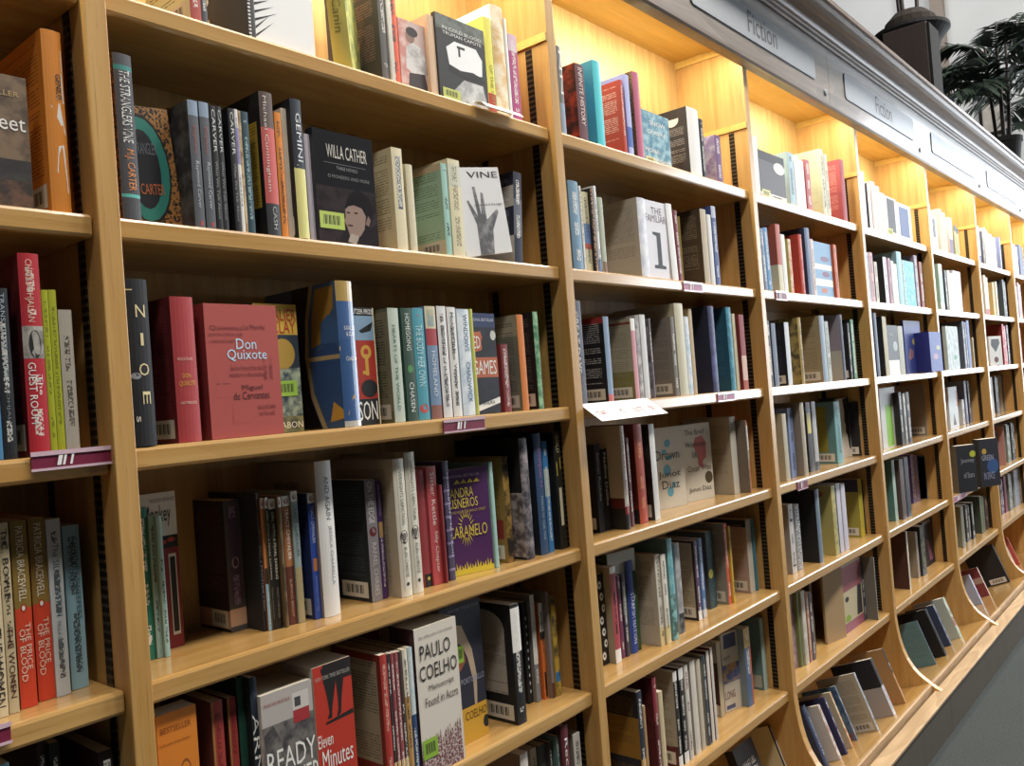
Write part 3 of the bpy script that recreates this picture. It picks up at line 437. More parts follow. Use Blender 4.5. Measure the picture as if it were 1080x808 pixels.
('s', (1.2705, 0.01, 1.825), (0, 0.0, 0.0), 0.0165, 0.1339, 0.2029, {'bk': '#2f2f31', 'pb': 3, 'ib': '#5f5f5e', 'ps': 0, 'sb': [(0.88, 1, '#8596a8')], 'd': [('r', 's', (0.5, 0.015, 0.75, 0.05), '#b04038', 0, None)], 'T': [('s', 'Raymond Carver', 0.3, 0.15, 0.75, 0.52, '#b8bcc0'), ('s', 'Elephant', 0.3, 0.58, 0.7, 0.8, '#a0605a')], 'c': '#53565c'}, 'slate paperback lettered Raymond Carver, right of the pair, second shelf, second bay', 'books on the second shelf of the second bay'),
('s', (1.2887, 0.01, 1.825), (0, 0.0, 0.0), 0.0109, 0.1324, 0.2007, {'ps': 0, 'T': [('s', 'CARVER', 0.25, 0.62, 0.75, 0.97, '#d6d6d2'), ('s', 'What We Talk About', 0.3, 0.08, 0.65, 0.55, '#9a9a98')], 'c': '#17181b'}, 'black paperback stacked with white block letters Carver, left of three, second shelf, second bay', 'books on the second shelf of the second bay'),
('s', (1.3004, 0.01, 1.825), (0, 0.0, 0.0), 0.0093, 0.1331, 0.2016, {'ps': 0, 'T': [('s', 'CARVER', 0.25, 0.62, 0.75, 0.97, '#d6d6d2'), ('s', 'What We Talk About', 0.3, 0.08, 0.65, 0.55, '#9a9a98')], 'c': '#1d1f26'}, 'black paperback stacked with white block letters Carver, middle of three, second shelf, second bay', 'books on the second shelf of the second bay'),
('s', (1.3218, 0.01, 1.825), (0, 0.0, 0.0), 0.0113, 0.134, 0.203, {'ps': 0, 'T': [('s', 'CARVER', 0.25, 0.62, 0.75, 0.97, '#d6d6d2'), ('s', 'What We Talk About', 0.3, 0.08, 0.65, 0.55, '#9a9a98')], 'c': '#15161c'}, 'black paperback stacked with white block letters Carver, right of three, second shelf, second bay', 'books on the second shelf of the second bay'),
('s', (1.3337, 0.01, 1.825), (0, 0.0, 0.0), 0.006, 0.1345, 0.2038, {'sb': [(0.55, 0.85, '#8f86b4')], 'ink': '#777', 'c': '#dcdad8'}, 'white paperback with a lilac top, second shelf, second bay', 'books on the second shelf of the second bay'),
('s', (1.3403, 0.012, 1.825), (0, 0.0, 0.0), 0.006, 0.1342, 0.2033, {'ps': 3, 'is_': '#7a5a34', 'c': '#cbb488'}, 'thin cream paperback with brown foot, second shelf, second bay', 'books on the second shelf of the second bay'),
('s', (1.3469, 0.012, 1.825), (0, 0.0, 0.0), 0.0132, 0.1345, 0.2037, {'ink': '#8fa8a8', 'c': '#24424d'}, 'dark teal paperback with small lettering, second shelf, second bay', 'books on the second shelf of the second bay'),
('s', (1.3825, 0.01, 1.825), (0, 0.0, 0.0), 0.0262, 0.1617, 0.2449, {'bk': '#1e1d1f', 'hb': 1, 'ps': 0, 'sb': [(0.22, 0.75, '#c95f5a'), (0.75, 1, '#5c4a44')], 'd': [('r', 'b', (0.3, 0.2, 0.93, 0.8), '#cda63c', 1, '#7a5c18')], 'T': [('s', 'Michael Cunningham', 0.15, 0.3, 0.45, 0.97, '#e0d8d0'), ('s', 'CASH', 0.4, 0.04, 0.7, 0.2, '#b8b8b8')], 'c': '#34353a'}, 'thick grey and coral hardback with a yellow panel on its back, second shelf, second bay', 'books on the second shelf of the second bay'),
('s', (1.412, 0.012, 1.825), (0, 0.0, 0.0), 0.0134, 0.1426, 0.2161, {'T': [('s', 'On the Road', 0.3, 0.2, 0.7, 0.55, '#8a3a10')], 'c': '#d98227'}, 'orange paperback lettered On the Road, second shelf, second bay', 'books on the second shelf of the second bay'),
('s', (1.4319, 0.02, 1.825), (0, 0.0, 0.0), 0.0108, 0.1512, 0.2291, {'ps': 0, 'c': '#d8cdb8'}, 'thin cream paperback beside the orange one, second shelf, second bay', 'books on the second shelf of the second bay'),
('s', (1.4433, 0.008, 1.825), (0, 0.0, 0.0), 0.0226, 0.1619, 0.2453, {'bk': '#1a1c20', 'hb': 1, 'bar': 1, 'ps': 0, 'sb': [(0, 0.5, '#e0d98a')], 'd': [('p', 's', (0, 0.5, 0.3, 0.53, 0.6, 0.49, 1, 0.5, 1, 0.4, 0, 0.4), '#e9e4a8', 0, None)], 'T': [('s', 'GEMINI', 0.35, 0.55, 0.8, 0.9, '#dfe2e4')], 'c': '#28303c'}, 'navy hardback lettered Gemini with a yellow flower foot, second shelf, second bay', 'books on the second shelf of the second bay'),
('s', (1.4767, 0.02, 1.825), (0, 0.0, 0.0), 0.0123, 0.1271, 0.1926, {'ps': 0, 'bk': '#c8c0c8', 'c': '#c4bcc4'}, 'thin lilac-grey paperback, second shelf, second bay', 'books on the second shelf of the second bay'),
('f', (1.4902, 0.034, 1.825), (-0.0, 0, -1.5708), 0.022, 0.1377, 0.205, {'gl': 1, 'd': [('r', 'f', (0, 0, 1, 0.5), '#3a3032', 3, '#241e20'), ('p', 'f', (0.3, 0, 0.42, 0.13, 0.6, 0.16, 0.85, 0.16, 1, 0.22, 1, 0), '#241e20', 0, None), ('e', 'f', (0.7, 0.32, 0.24, 0.18), '#1a1417', 0, None), ('p', 'f', (0.5, 0.08, 0.46, 0.16, 0.42, 0.21, 0.45, 0.24, 0.45, 0.31, 0.55, 0.37, 0.72, 0.36, 0.8, 0.27, 0.76, 0.15, 0.68, 0.08), '#9c8478', 0, None), ('p', 'f', (0.44, 0.33, 0.52, 0.4, 0.7, 0.42, 0.86, 0.36, 0.8, 0.3, 0.74, 0.34, 0.6, 0.36), '#1a1417', 0, None), ('e', 'f', (0.5, 0.285, 0.03, 0.008), '#2c2020', 0, None), ('e', 'f', (0.63, 0.29, 0.035, 0.008), '#2c2020', 0, None), ('e', 'f', (0.52, 0.17, 0.05, 0.009), '#5c3c38', 0, None), ('p', 'f', (0.78, 0.2, 0.84, 0.28, 0.88, 0.24, 0.84, 0.18), '#8c7268', 0, None), ('p', 'f', (0.46, 0.02, 0.52, 0.1, 0.66, 0.08, 0.6, 0.0), '#b0a498', 0, None), ('r', 'f', (0.15, 0.71, 0.85, 0.714), '#888', 0, None)], 'st': [('f', 0.02, 0.12, 0.42, 0.27, '#b7c95c')], 'T': [('f', 'WILLA CATHER', 0.2, 0.76, 0.88, 0.88, '#d8d4c8'), ('f', 'THREE NOVELS', 0.35, 0.66, 0.7, 0.69, '#999'), ('f', 'O PIONEERS! AND MORE', 0.2, 0.58, 0.9, 0.61, '#888')], 'c': '#17161a'}, 'glossy black face-out paperback Willa Cather with a sepia portrait, second shelf, second bay', 'books on the second shelf of the second bay'),
('s', (1.6761, 0.012, 1.825), (0, 0.0, 0.0), 0.0274, 0.1332, 0.2018, {'bk': '#d6c8a2', 'ti': '#8a7c5c', 'ps': 0, 'd': [('r', 's', (0.3, 0.4, 0.75, 0.92), '#44506a', 2, '#d8d4c0')], 'c': '#ddd1ae'}, 'cream paperback with a blue lettered strip, second shelf, second bay', 'books on the second shelf of the second bay'),
('s', (1.7112, 0.012, 1.825), (0, 0.0, 0.0), 0.0179, 0.1148, 0.1739, {'bk': '#c8bfa0', 'ps': 0, 'd': [('e', 'b', (0.75, 0.62, 0.1, 0.1), '#5a5048', 0, None), ('p', 'b', (0.6, 0.5, 0.95, 0.75, 0.9, 0.3), '#3c3834', 0, None)], 'c': '#d2c8a8'}, 'cream paperback with a dark bird on its back, second shelf, second bay', 'books on the second shelf of the second bay'),
('s', (1.8108, 0.012, 1.825), (0, 0.0, 0.0), 0.0182, 0.1266, 0.1918, {'bk': '#a3c3a8', 'ti': '#6c8a70', 'bar': 1, 'bb': [(0, 0.17, '#d8cda4'), (0.93, 1, '#cdb898')], 'c': '#9cc4b8'}, 'mint green paperback with a text-filled back, second shelf, second bay', 'books on the second shelf of the second bay'),
('s', (1.8296, 0.01, 1.825), (0, 0.0, 0.0), 0.036, 0.1347, 0.2041, {'sb': [(0.72, 0.95, '#c9c8b4')], 'ink': '#7f785f', 'c': '#d9cfab'}, 'thick cream paperback beside the mint one, second shelf, second bay', 'books on the second shelf of the second bay'),
('f', (1.8727, 0.028, 1.825), (0.1571, 0, -1.5708), 0.014, 0.1542, 0.1901, {'d': [('p', 'f', (0.3, 0.0, 0.33, 0.35, 0.2, 0.62, 0.24, 0.63, 0.38, 0.45, 0.36, 0.78, 0.42, 0.78, 0.46, 0.46, 0.52, 0.72, 0.57, 0.7, 0.56, 0.4, 0.82, 0.52, 0.84, 0.48, 0.66, 0.28, 0.6, 0.0), '#4c4b4c', 3, '#8a8988')], 'T': [('f', 'VINE', 0.3, 0.88, 0.95, 0.95, '#222'), ('f', 'in the end of the night', 0.35, 0.55, 0.95, 0.59, '#555')], 'c': '#d6d5d3'}, 'white face-out book with a dark hand print, tilted to the left, second shelf, second bay', 'books on the second shelf of the second bay'),
('s', (2.0373, 0.02, 1.8275), (0, 0.0873, 0.0), 0.0287, 0.1405, 0.2128, {'bk': '#23283a', 'ti': '#7a7f8c', 'sb': [(0.3, 0.7, '#5b5f6c')], 'bb': [(0.62, 0.85, '#b9b4ac'), (0, 0.3, '#b0aca6')], 'c': '#22263a'}, 'navy and grey paperback leaning right against the upright, second shelf, second bay', 'books on the second shelf of the second bay'),
('s', (1.125, 0.004, 1.4902), (0, 0.0, 0.0), 0.0369, 0.162, 0.2454, {'ps': 0, 'hb': 1, 'd': [('r', 's', (0.1, 0.93, 0.35, 0.937), '#cbb98a', 0, None), ('e', 's', (0.3, 0.42, 0.2, 0.02), '#8a8c92', 0, None)], 'T': [('s', 'N', 0.42, 0.77, 0.82, 0.845, '#d8c89a'), ('s', 'I', 0.56, 0.6, 0.68, 0.675, '#d8c89a'), ('s', 'O', 0.42, 0.42, 0.84, 0.495, '#d8c89a'), ('s', 'E', 0.5, 0.25, 0.82, 0.325, '#d8c89a'), ('s', 's', 0.2, 0.145, 0.36, 0.18, '#d8d4c8')], 'c': '#15161a'}, 'very thick black hardback with cream letters stacked down its spine, third shelf, second bay', 'books on the third shelf of the second bay'),
('s', (1.2002, 0.012, 1.4902), (0, 0.0, 0.0), 0.0373, 0.1474, 0.2234, {'bk': '#6e2226', 'ti': '#8a3c3c', 'hb': 1, 'bar': 1, 'ps': 0, 'T': [('s', 'DON', 0.3, 0.44, 0.65, 0.47, '#d8a64a'), ('s', 'QUIXOTE', 0.15, 0.38, 0.85, 0.42, '#d8a64a'), ('s', 'MIGUEL DE CERVANTES', 0.15, 0.56, 0.8, 0.58, '#e0c0b0'), ('s', 'A NEW TRANSLATION', 0.15, 0.26, 0.85, 0.28, '#e0c0b0')], 'c': '#a83a3c'}, 'red hardback Don Quixote, spine out, third shelf, second bay', 'books on the third shelf of the second bay'),
('f', (1.2552, 0.052, 1.4902), (-0.0, 0, -1.5708), 0.04, 0.1325, 0.2151, {'sp': '#7e3434', 'ps': 0, 'T': [('f', 'Don', 0.4, 0.66, 0.68, 0.74, '#bfe0f4'), ('f', 'Quixote', 0.27, 0.57, 0.82, 0.66, '#bfe0f4'), ('f', 'Miguel', 0.44, 0.34, 0.73, 0.39, '#4c1c20'), ('f', 'de Cervantes', 0.32, 0.28, 0.82, 0.34, '#4c1c20'), ('f', 'La Mancha', 0.52, 0.81, 0.82, 0.85, '#6c2c2e'), ('f', 'Sancho Panza of the mind', 0.3, 0.5, 0.75, 0.54, '#7c3436'), ('f', 'wisdom in the madness', 0.28, 0.45, 0.8, 0.49, '#7c3436'), ('f', 'Quixotes', 0.06, 0.8, 0.5, 0.84, '#7c3436'), ('f', 'upon the road he rode', 0.04, 0.75, 0.5, 0.79, '#7c3436'), ('f', 'a squire and a knight', 0.06, 0.7, 0.38, 0.74, '#7c3436'), ('f', 'there is still sunshine', 0.64, 0.2, 0.9, 0.24, '#7c3436'), ('f', 'on the wall', 0.66, 0.15, 0.88, 0.19, '#7c3436'), ('f', 'windmills', 0.84, 0.42, 0.89, 0.6, '#7c3436'), ('f', 'Dulcinea', 0.76, 0.42, 0.81, 0.6, '#7c3436')], 'hb': 0, 'd': [('r', 'f', (0.1, 0.3, 0.28, 0.45), '#ad4f48', 1, '#7c3436'), ('r', 'f', (0.3, 0.1, 0.58, 0.25), '#ad4f48', 1, '#7c3436')], 'c': '#ad4f48'}, 'salmon leather-look face-out book Don Quixote, third shelf, second bay', 'books on the third shelf of the second bay'),
('f', (1.3685, 0.07, 1.4902), (-0.0, 0, -1.5708), 0.02, 0.0868, 0.2241, {'pf': 3, 'iff': '#a9b39a', 'gl': 0, 'd': [('r', 'f', (0, 0.76, 1, 1), '#c9a53c', 0, None), ('r', 'f', (0, 0.5, 1, 0.76), '#26303c', 0, None), ('e', 'f', (0.62, 0.61, 0.28, 0.12), '#b08c3c', 0, None), ('r', 'f', (0, 0, 1, 0.12), '#8a8450', 3, '#2a3440')], 'st': [('f', 0.4, 0.28, 0.9, 0.4, '#9ac24a')], 'T': [('f', 'KAVALIER', 0.05, 0.87, 0.98, 0.96, '#b02c24'), ('f', '& CLAY', 0.2, 0.77, 0.95, 0.87, '#b02c24'), ('f', 'CHABON', 0.2, 0.03, 0.98, 0.08, '#e8e0c0')], 'c': '#2a3a48'}, 'face-out paperback with a yellow title and a golden moon over waves, third shelf, second bay', 'books on the third shelf of the second bay'),
('s', (1.5143, 0.01, 1.4902), (0, 0.0, 0.0), 0.037, 0.22, 0.2651, {'bk': '#4a668c', 'hb': 1, 'ps': 0, 'gl': 1, 'sb': [(0.86, 1, '#b89a5c'), (0.6, 0.86, '#4a6898')], 'd': [('p', 'b', (0.4, 1, 0.67, 1, 0.5800000000000001, 0.78, 0.532, 0.5, 0.5800000000000001, 0.2, 0.7, 0, 0.4, 0), '#151316', 0, None), ('p', 'b', (0.652, 1, 0.7, 1, 0.61, 0.75, 0.5800000000000001, 0.5, 0.622, 0.25, 0.772, 0, 0.712, 0, 0.5800000000000001, 0.22, 0.532, 0.5, 0.5680000000000001, 0.77), '#b8a478', 0, None), ('p', 'b', (0.73, 0.97, 0.652, 0.75, 0.628, 0.56, 0.8200000000000001, 0.6, 0.868, 0.75, 0.9520000000000001, 0.82, 0.97, 0.97), '#b0843c', 0, None), ('p', 'b', (0.628, 0.5, 0.88, 0.6, 1.0, 0.55, 1.0, 0.05, 0.76, 0.05, 0.652, 0.25), '#3c5a8c', 0, None), ('p', 'b', (0.76, 0.58, 0.772, 0.72, 0.88, 0.78, 1.0, 0.72, 1.0, 0.58), '#4c6ea0', 0, None), ('r', 'b', (0.5680000000000001, 0.47, 1.0, 0.5), '#c8b080', 0, None), ('p', 'b', (0.8200000000000001, 0.04, 0.88, 0.18, 1.0, 0.12, 1.0, 0.06), '#d0a04c', 0, None), ('p', 's', (0.2, 0.08, 0.6, 0.22, 1, 0.12), '#d8a44c', 0, None), ('p', 's', (0, 0.55, 1, 0.62, 1, 0.6, 0, 0.52), '#c8b080', 0, None), ('r', 's', (0, 0, 1, 0.04), '#c8c4b8', 0, None)], 'T': [('s', 'KAVALIER', 0.3, 0.66, 0.98, 0.69, '#e9e6df'), ('s', '& CLAY', 0.4, 0.62, 0.95, 0.65, '#e9e6df'), ('s', 'CHABON', 0.3, 0.45, 0.98, 0.48, '#e9e6df')], 'c': '#3f5f8e'}, 'large hardback wrapped in a blue and gold comic-style jacket, third shelf, second bay', 'books on the third shelf of the second bay'),
('f', (1.5518, 0.05, 1.4902), (-0.0, 0, -1.5708), 0.02, 0.0643, 0.2206, {'d': [('r', 'f', (0, 0.72, 1, 0.93), '#7f9cb4', 0, None), ('r', 'f', (0, 0.93, 1, 1), '#191a1d', 0, None), ('p', 'f', (0.4, 0.8, 0.95, 0.88, 0.85, 0.8, 0.5, 0.78), '#111', 0, None), ('r', 'f', (0, 0, 1, 0.22), '#191a1d', 0, None), ('e', 'f', (0.62, 0.62, 0.2, 0.06), '#c99a3c', 0, None), ('e', 'f', (0.62, 0.62, 0.09, 0.03), '#a8301f', 0, None), ('r', 'f', (0.56, 0.42, 0.68, 0.6), '#c99a3c', 0, None), ('r', 'f', (0.45, 0.43, 0.6, 0.46), '#c99a3c', 0, None), ('e', 'f', (0.66, 0.31, 0.3, 0.075), '#191a1d', 0, None), ('r', 'f', (0.96, 0, 1, 1), '#d8cda8', 0, None)], 'T': [('f', 'SON', 0.2, 0.04, 0.9, 0.2, '#e9e6df'), ('f', 'PULITZER PRIZE', 0.05, 0.945, 0.95, 0.985, '#e9e6df')], 'c': '#a8301f'}, 'red face-out paperback with a golden key, third shelf, second bay', 'books on the third shelf of the second bay'),
('s', (1.636, 0.012, 1.4902), (0, 0.0, 0.0), 0.0267, 0.1448, 0.2194, {'bk': '#6a6a4c', 'ti': '#3c3c2a', 'bar': 1, 'bb': [(0.1, 0.97, '#877f62')], 'T': [('s', 'HEARTS OF THE WORLD', 0.3, 0.1, 0.6, 0.85, '#5a7a66')], 'ps': 0, 'c': '#b9c3b4'}, 'pale grey-green paperback with a framed text back, third shelf, second bay', 'books on the third shelf of the second bay'),
('s', (1.6702, 0.012, 1.4902), (0, 0.0, 0.0), 0.0276, 0.1455, 0.2205, {'bk': '#294a3e', 'ps': 0, 'd': [('e', 's', (0.5, 0.46, 0.25, 0.035), '#4f8a4c', 0, None)], 'T': [('s', 'HOMEGOING', 0.3, 0.62, 0.7, 0.95, '#d8dcd4'), ('s', 'CHASEN', 0.3, 0.08, 0.7, 0.34, '#d8dcd4')], 'c': '#2f4a3c'}, 'dark green paperback with white block lettering, third shelf, second bay', 'books on the third shelf of the second bay'),
('s', (1.6991, 0.012, 1.4902), (0, 0.0, 0.0), 0.0297, 0.1461, 0.2213, {'ps': 0, 'd': [('p', 's', (0, 1, 1, 1, 0.5, 0.92), '#c04a4c', 0, None), ('e', 's', (0.5, 0.1, 0.4, 0.04), '#c04a44', 0, None)], 'T': [('s', 'THE BODY HER OWN', 0.2, 0.3, 0.8, 0.85, '#b9dce0')], 'c': '#4a95a4'}, 'turquoise paperback with red petals, third shelf, second bay', 'books on the third shelf of the second bay'),
('s', (1.734, 0.012, 1.4902), (0, 0.0, 0.0), 0.0293, 0.1493, 0.2262, {'sb': [(0.8, 1, '#cfc6a4'), (0.65, 0.8, '#a23a40'), (0, 0.12, '#8a5a4c')], 'd': [('r', 's', (0.2, 0.82, 0.8, 0.97), '#8fa0a0', 3, '#c0b890')], 'T': [('s', 'HOMELAND', 0.35, 0.2, 0.7, 0.6, '#d8dce0')], 'ps': 0, 'c': '#6f88a4'}, 'cream and blue paperback with a red band, Homeland, third shelf, second bay', 'books on the third shelf of the second bay'),
('s', (1.7673, 0.012, 1.4902), (0, 0.0, 0.0), 0.026, 0.15, 0.2273, {'bk': '#7a2c34', 'T': [('s', 'In the Time of the Blue Ball', 0.3, 0.1, 0.65, 0.9, '#555')], 'c': '#dad8d4'}, 'white paperback with thin grey lettering, left of the white pair, third shelf, second bay', 'books on the third shelf of the second bay'),
('s', (1.7961, 0.012, 1.4902), (0, 0.0, 0.0), 0.0252, 0.1494, 0.2263, {'bk': '#7a2c34', 'T': [('s', 'Michael Chabon', 0.3, 0.52, 0.7, 0.95, '#333'), ('s', 'Wonder Boys', 0.3, 0.1, 0.7, 0.48, '#222')], 'c': '#dedcd6'}, 'white paperback lettered Wonder Boys, right of the white pair, third shelf, second bay', 'books on the third shelf of the second bay'),
('s', (1.8256, 0.012, 1.4902), (0, 0.0, 0.0), 0.0361, 0.1474, 0.2233, {'ps': 3, 'is_': '#e4e8ea', 'T': [('s', 'WINDOWS', 0.45, 0.6, 0.8, 0.95, '#5a708a'), ('s', 'CHADWICK', 0.45, 0.12, 0.8, 0.5, '#5a708a')], 'c': '#bccbd6'}, 'pale blue and white paperback with script lettering, third shelf, second bay', 'books on the third shelf of the second bay'),
('s', (1.8632, 0.012, 1.4902), (0, 0.0, 0.0), 0.0103, 0.1481, 0.2244, {'ps': 0, 'c': '#b3b44c'}, 'thin lime-edged paperback, third shelf, second bay', 'books on the third shelf of the second bay'),
('f', (1.8622, 0.032, 1.4902), (-0.0, 0, -1.5708), 0.012, 0.0894, 0.2171, {'pf': 3, 'iff': '#15161c', 'd': [('r', 'f', (0, 0.86, 1, 1), '#26365c', 0, None), ('p', 'f', (0, 0.6, 0.45, 0.63, 0.55, 0.71, 0.45, 0.82, 0, 0.8), '#b4603c', 0, None), ('r', 'f', (0.05, 0.36, 1, 0.56), '#b4603c', 0, None), ('e', 'f', (0.62, 0.7, 0.16, 0.075), '#15161b', 0, None), ('p', 'f', (0.1, 0.08, 1, 0.16, 1, 0.1, 0.1, 0.02), '#e9e6df', 0, None), ('e', 'f', (0.9, 0.78, 0.1, 0.05), '#c8c4bc', 0, None)], 'T': [('f', 'RED', 0.05, 0.65, 0.42, 0.77, '#e9e6df'), ('f', 'GAMES', 0.1, 0.39, 0.94, 0.53, '#e9e6df'), ('f', 'NATIONAL BESTSELLER', 0.05, 0.92, 0.95, 0.95, '#c8ccd8'), ('f', 'CHANDRA', 0.2, 0.09, 0.8, 0.13, '#222')], 'c': '#20222e'}, 'navy face-out paperback Red Games with orange label bands, third shelf, second bay', 'books on the third shelf of the second bay'),
('s', (1.9656, 0.02, 1.4902), (0, 0.0, 0.0), 0.0226, 0.099, 0.15, {'T': [('s', 'THE ACCIDENT', 0.3, 0.5, 0.75, 0.9, '#e0c8c0'), ('s', 'DEW CHAPMAN', 0.3, 0.08, 0.7, 0.45, '#e0c8c0')], 'c': '#7a2a2c'}, 'maroon paperback with white lettering, third shelf, second bay', 'books on the third shelf of the second bay'),
('s', (2.0182, 0.012, 1.4902), (0, 0.0, 0.0), 0.0219, 0.1427, 0.2162, {'bk': '#7f7f70', 'ti': '#55554a', 'bar': 1, 'ps': 0, 'bb': [(0.78, 1, '#a89c88')], 'c': '#cf762c'}, 'orange-spined grey-backed paperback, third shelf, second bay', 'books on the third shelf of the second bay'),
('s', (2.0762, 0.012, 1.4902), (0, 0.0, 0.0), 0.0176, 0.148, 0.2242, {'bk': '#16181a', 'ti': '#5a5c5c', 'bar': 1, 'ps': 3, 'is_': '#9cc49a', 'c': '#39744a'}, 'dark paperback with a green spine, third shelf, second bay', 'books on the third shelf of the second bay'),
('s', (1.1722, 0.108, 1.1541), (0, 0.0, 0.0), 0.0168, 0.122, 0.2379, {'bk': '#1c5c4c', 'c': '#1f6a58'}, 'green hardback nearest the left upright, fourth shelf, second bay', 'books on the fourth shelf of the second bay'),
('s', (1.1898, 0.105, 1.1541), (0, 0.0, 0.0), 0.0093, 0.125, 0.2234, {'c': '#8aa8a4'}, 'grey-blue slim paperback, left of the pair, fourth shelf, second bay', 'books on the fourth shelf of the second bay'),
('s', (1.1997, 0.099, 1.1541), (0, 0.0, 0.0), 0.0081, 0.131, 0.2223, {'c': '#8fb0ac'}, 'grey-blue slim paperback, right of the pair, fourth shelf, second bay', 'books on the fourth shelf of the second bay'),
('f', (1.1895, 0.165, 1.1541), (-0.0, 0, -1.5708), 0.025, 0.0646, 0.2553, {'d': [('r', 'f', (0, 0.72, 1, 1), '#d9d4c8', 0, None), ('r', 'f', (0, 0.64, 1, 0.72), '#1a1412', 0, None), ('e', 'f', (0.6, 0.68, 0.1, 0.015), '#a83a22', 0, None), ('e', 'f', (0.82, 0.69, 0.1, 0.015), '#a83a22', 0, None), ('r', 'f', (0.72, 0.08, 0.92, 0.6), '#c8c0b0', 0, None), ('r', 'f', (0.75, 0.1, 0.89, 0.58), '#1a1412', 0, None)], 'T': [('f', 'Monkey', 0.15, 0.78, 0.85, 0.92, '#1c1a1a'), ('f', 'TRANSLATED BY ARTHUR WALEY', 0.3, 0.94, 0.98, 0.965, '#555')], 'c': '#7c1f22'}, 'red and white face-out paperback Monkey, fourth shelf, second bay', 'books on the fourth shelf of the second bay'),
('s', (1.334, 0.13, 1.1541), (0, 0.0, 0.0), 0.0314, 0.1, 0.2261, {'bk': '#271819', 'ti': '#4c383a', 'ps': 0, 'bar': 1, 'sb': [(0.04, 0.17, '#caa58a')], 'bb': [(0.02, 0.16, '#b08a74')], 'd': [('r', 's', (0.2, 0.2, 0.8, 0.95), '#4a3a54', 2, '#8a7a98'), ('e', 's', (0.5, 0.52, 0.22, 0.045), '#9a8c98', 0, None), ('e', 's', (0.5, 0.52, 0.12, 0.03), '#4a2c4c', 0, None)], 'c': '#4c4a4c'}, 'thick purple-panelled hardback with a dark back, fourth shelf, second bay', 'books on the fourth shelf of the second bay'),
('s', (1.366, 0.081, 1.1541), (0, 0.0, 0.0), 0.006, 0.149, 0.2365, {'T': [('s', 'Reader, I Married Him', 0.4, 0.15, 0.8, 0.72, '#d8dadc'), ('s', 'TRACY CHEVALIER', 0.25, 0.72, 0.6, 0.97, '#b09a9a')], 'ps': 0, 'c': '#1b1e24'}, 'black paperback Reader, I Married Him, fourth shelf, second bay', 'books on the fourth shelf of the second bay'),
('s', (1.3726, 0.076, 1.1541), (0, 0.0, 0.0), 0.006, 0.1496, 0.2266, {'sb': [(0, 0.35, '#8fb4c4'), (0.35, 0.47, '#3a2a24')], 'd': [('r', 's', (0, 0.92, 1, 1), '#e9e6df', 0, None), ('e', 's', (0.5, 0.957, 0.25, 0.02), '#8a3a44', 0, None)], 'ps': 0, 'T': [('s', 'THE VIRGIN', 0.35, 0.05, 0.7, 0.3, '#e0e8ea')], 'bk': '#8a5a3c', 'c': '#c8824a'}, 'brown, black and blue paperback The Virgin, fourth shelf, second bay', 'books on the fourth shelf of the second bay'),
('s', (1.3792, 0.073, 1.1541), (0, 0.0, 0.0), 0.006, 0.1494, 0.2264, {'sb': [(0.62, 0.92, '#24221c')], 'd': [('r', 's', (0, 0.92, 1, 1), '#e9e6df', 0, None), ('e', 's', (0.5, 0.957, 0.25, 0.02), '#8a3a44', 0, None)], 'ps': 0, 'T': [('s', 'GIRL WITH A PEARL EARRING', 0.3, 0.38, 0.7, 0.9, '#d0c8b4'), ('s', 'TRACY CHEVALIER', 0.3, 0.08, 0.6, 0.32, '#8a8070')], 'bk': '#7a6a4c', 'c': '#14130f'}, 'black paperback Girl with a Pearl Earring, left copy, fourth shelf, second bay', 'books on the fourth shelf of the second bay'),
('s', (1.3858, 0.072, 1.1541), (0, 0.0, 0.0), 0.013, 0.1476, 0.2236, {'sb': [(0.62, 0.92, '#24221c')], 'd': [('r', 's', (0, 0.92, 1, 1), '#e9e6df', 0, None), ('e', 's', (0.5, 0.957, 0.25, 0.02), '#8a3a44', 0, None)], 'ps': 0, 'T': [('s', 'GIRL WITH A PEARL EARRING', 0.3, 0.38, 0.7, 0.9, '#d0c8b4'), ('s', 'TRACY CHEVALIER', 0.3, 0.08, 0.6, 0.32, '#8a8070')], 'bk': '#7a6a4c', 'c': '#14130f'}, 'black paperback Girl with a Pearl Earring, right copy, fourth shelf, second bay', 'books on the fourth shelf of the second bay'),
('s', (1.3995, 0.064, 1.1541), (0, 0.0, 0.0), 0.006, 0.1489, 0.2256, {'d': [('r', 's', (0, 0.92, 1, 1), '#e9e6df', 0, None), ('e', 's', (0.5, 0.957, 0.25, 0.02), '#8a3a44', 0, None)], 'ps': 3, 'is_': '#3a2c1c', 'c': '#6c5a3c'}, 'olive brown thin paperback with white cap, fourth shelf, second bay', 'books on the fourth shelf of the second bay'),
('s', (1.4117, 0.071, 1.1541), (0, 0.0, 0.0), 0.0158, 0.1484, 0.2249, {'sb': [(0, 0.45, '#5c2c1c')], 'd': [('r', 's', (0, 0.92, 1, 1), '#e9e6df', 0, None), ('e', 's', (0.5, 0.957, 0.25, 0.02), '#8a3a44', 0, None)], 'ps': 0, 'T': [('s', 'TRACY CHEVALIER', 0.3, 0.5, 0.75, 0.9, '#e6dccb'), ('s', 'BURNING BRIGHT', 0.3, 0.06, 0.6, 0.35, '#b08c70')], 'c': '#a4683c'}, 'rust and brown paperback lettered Tracy Chevalier, fourth shelf, second bay', 'books on the fourth shelf of the second bay'),
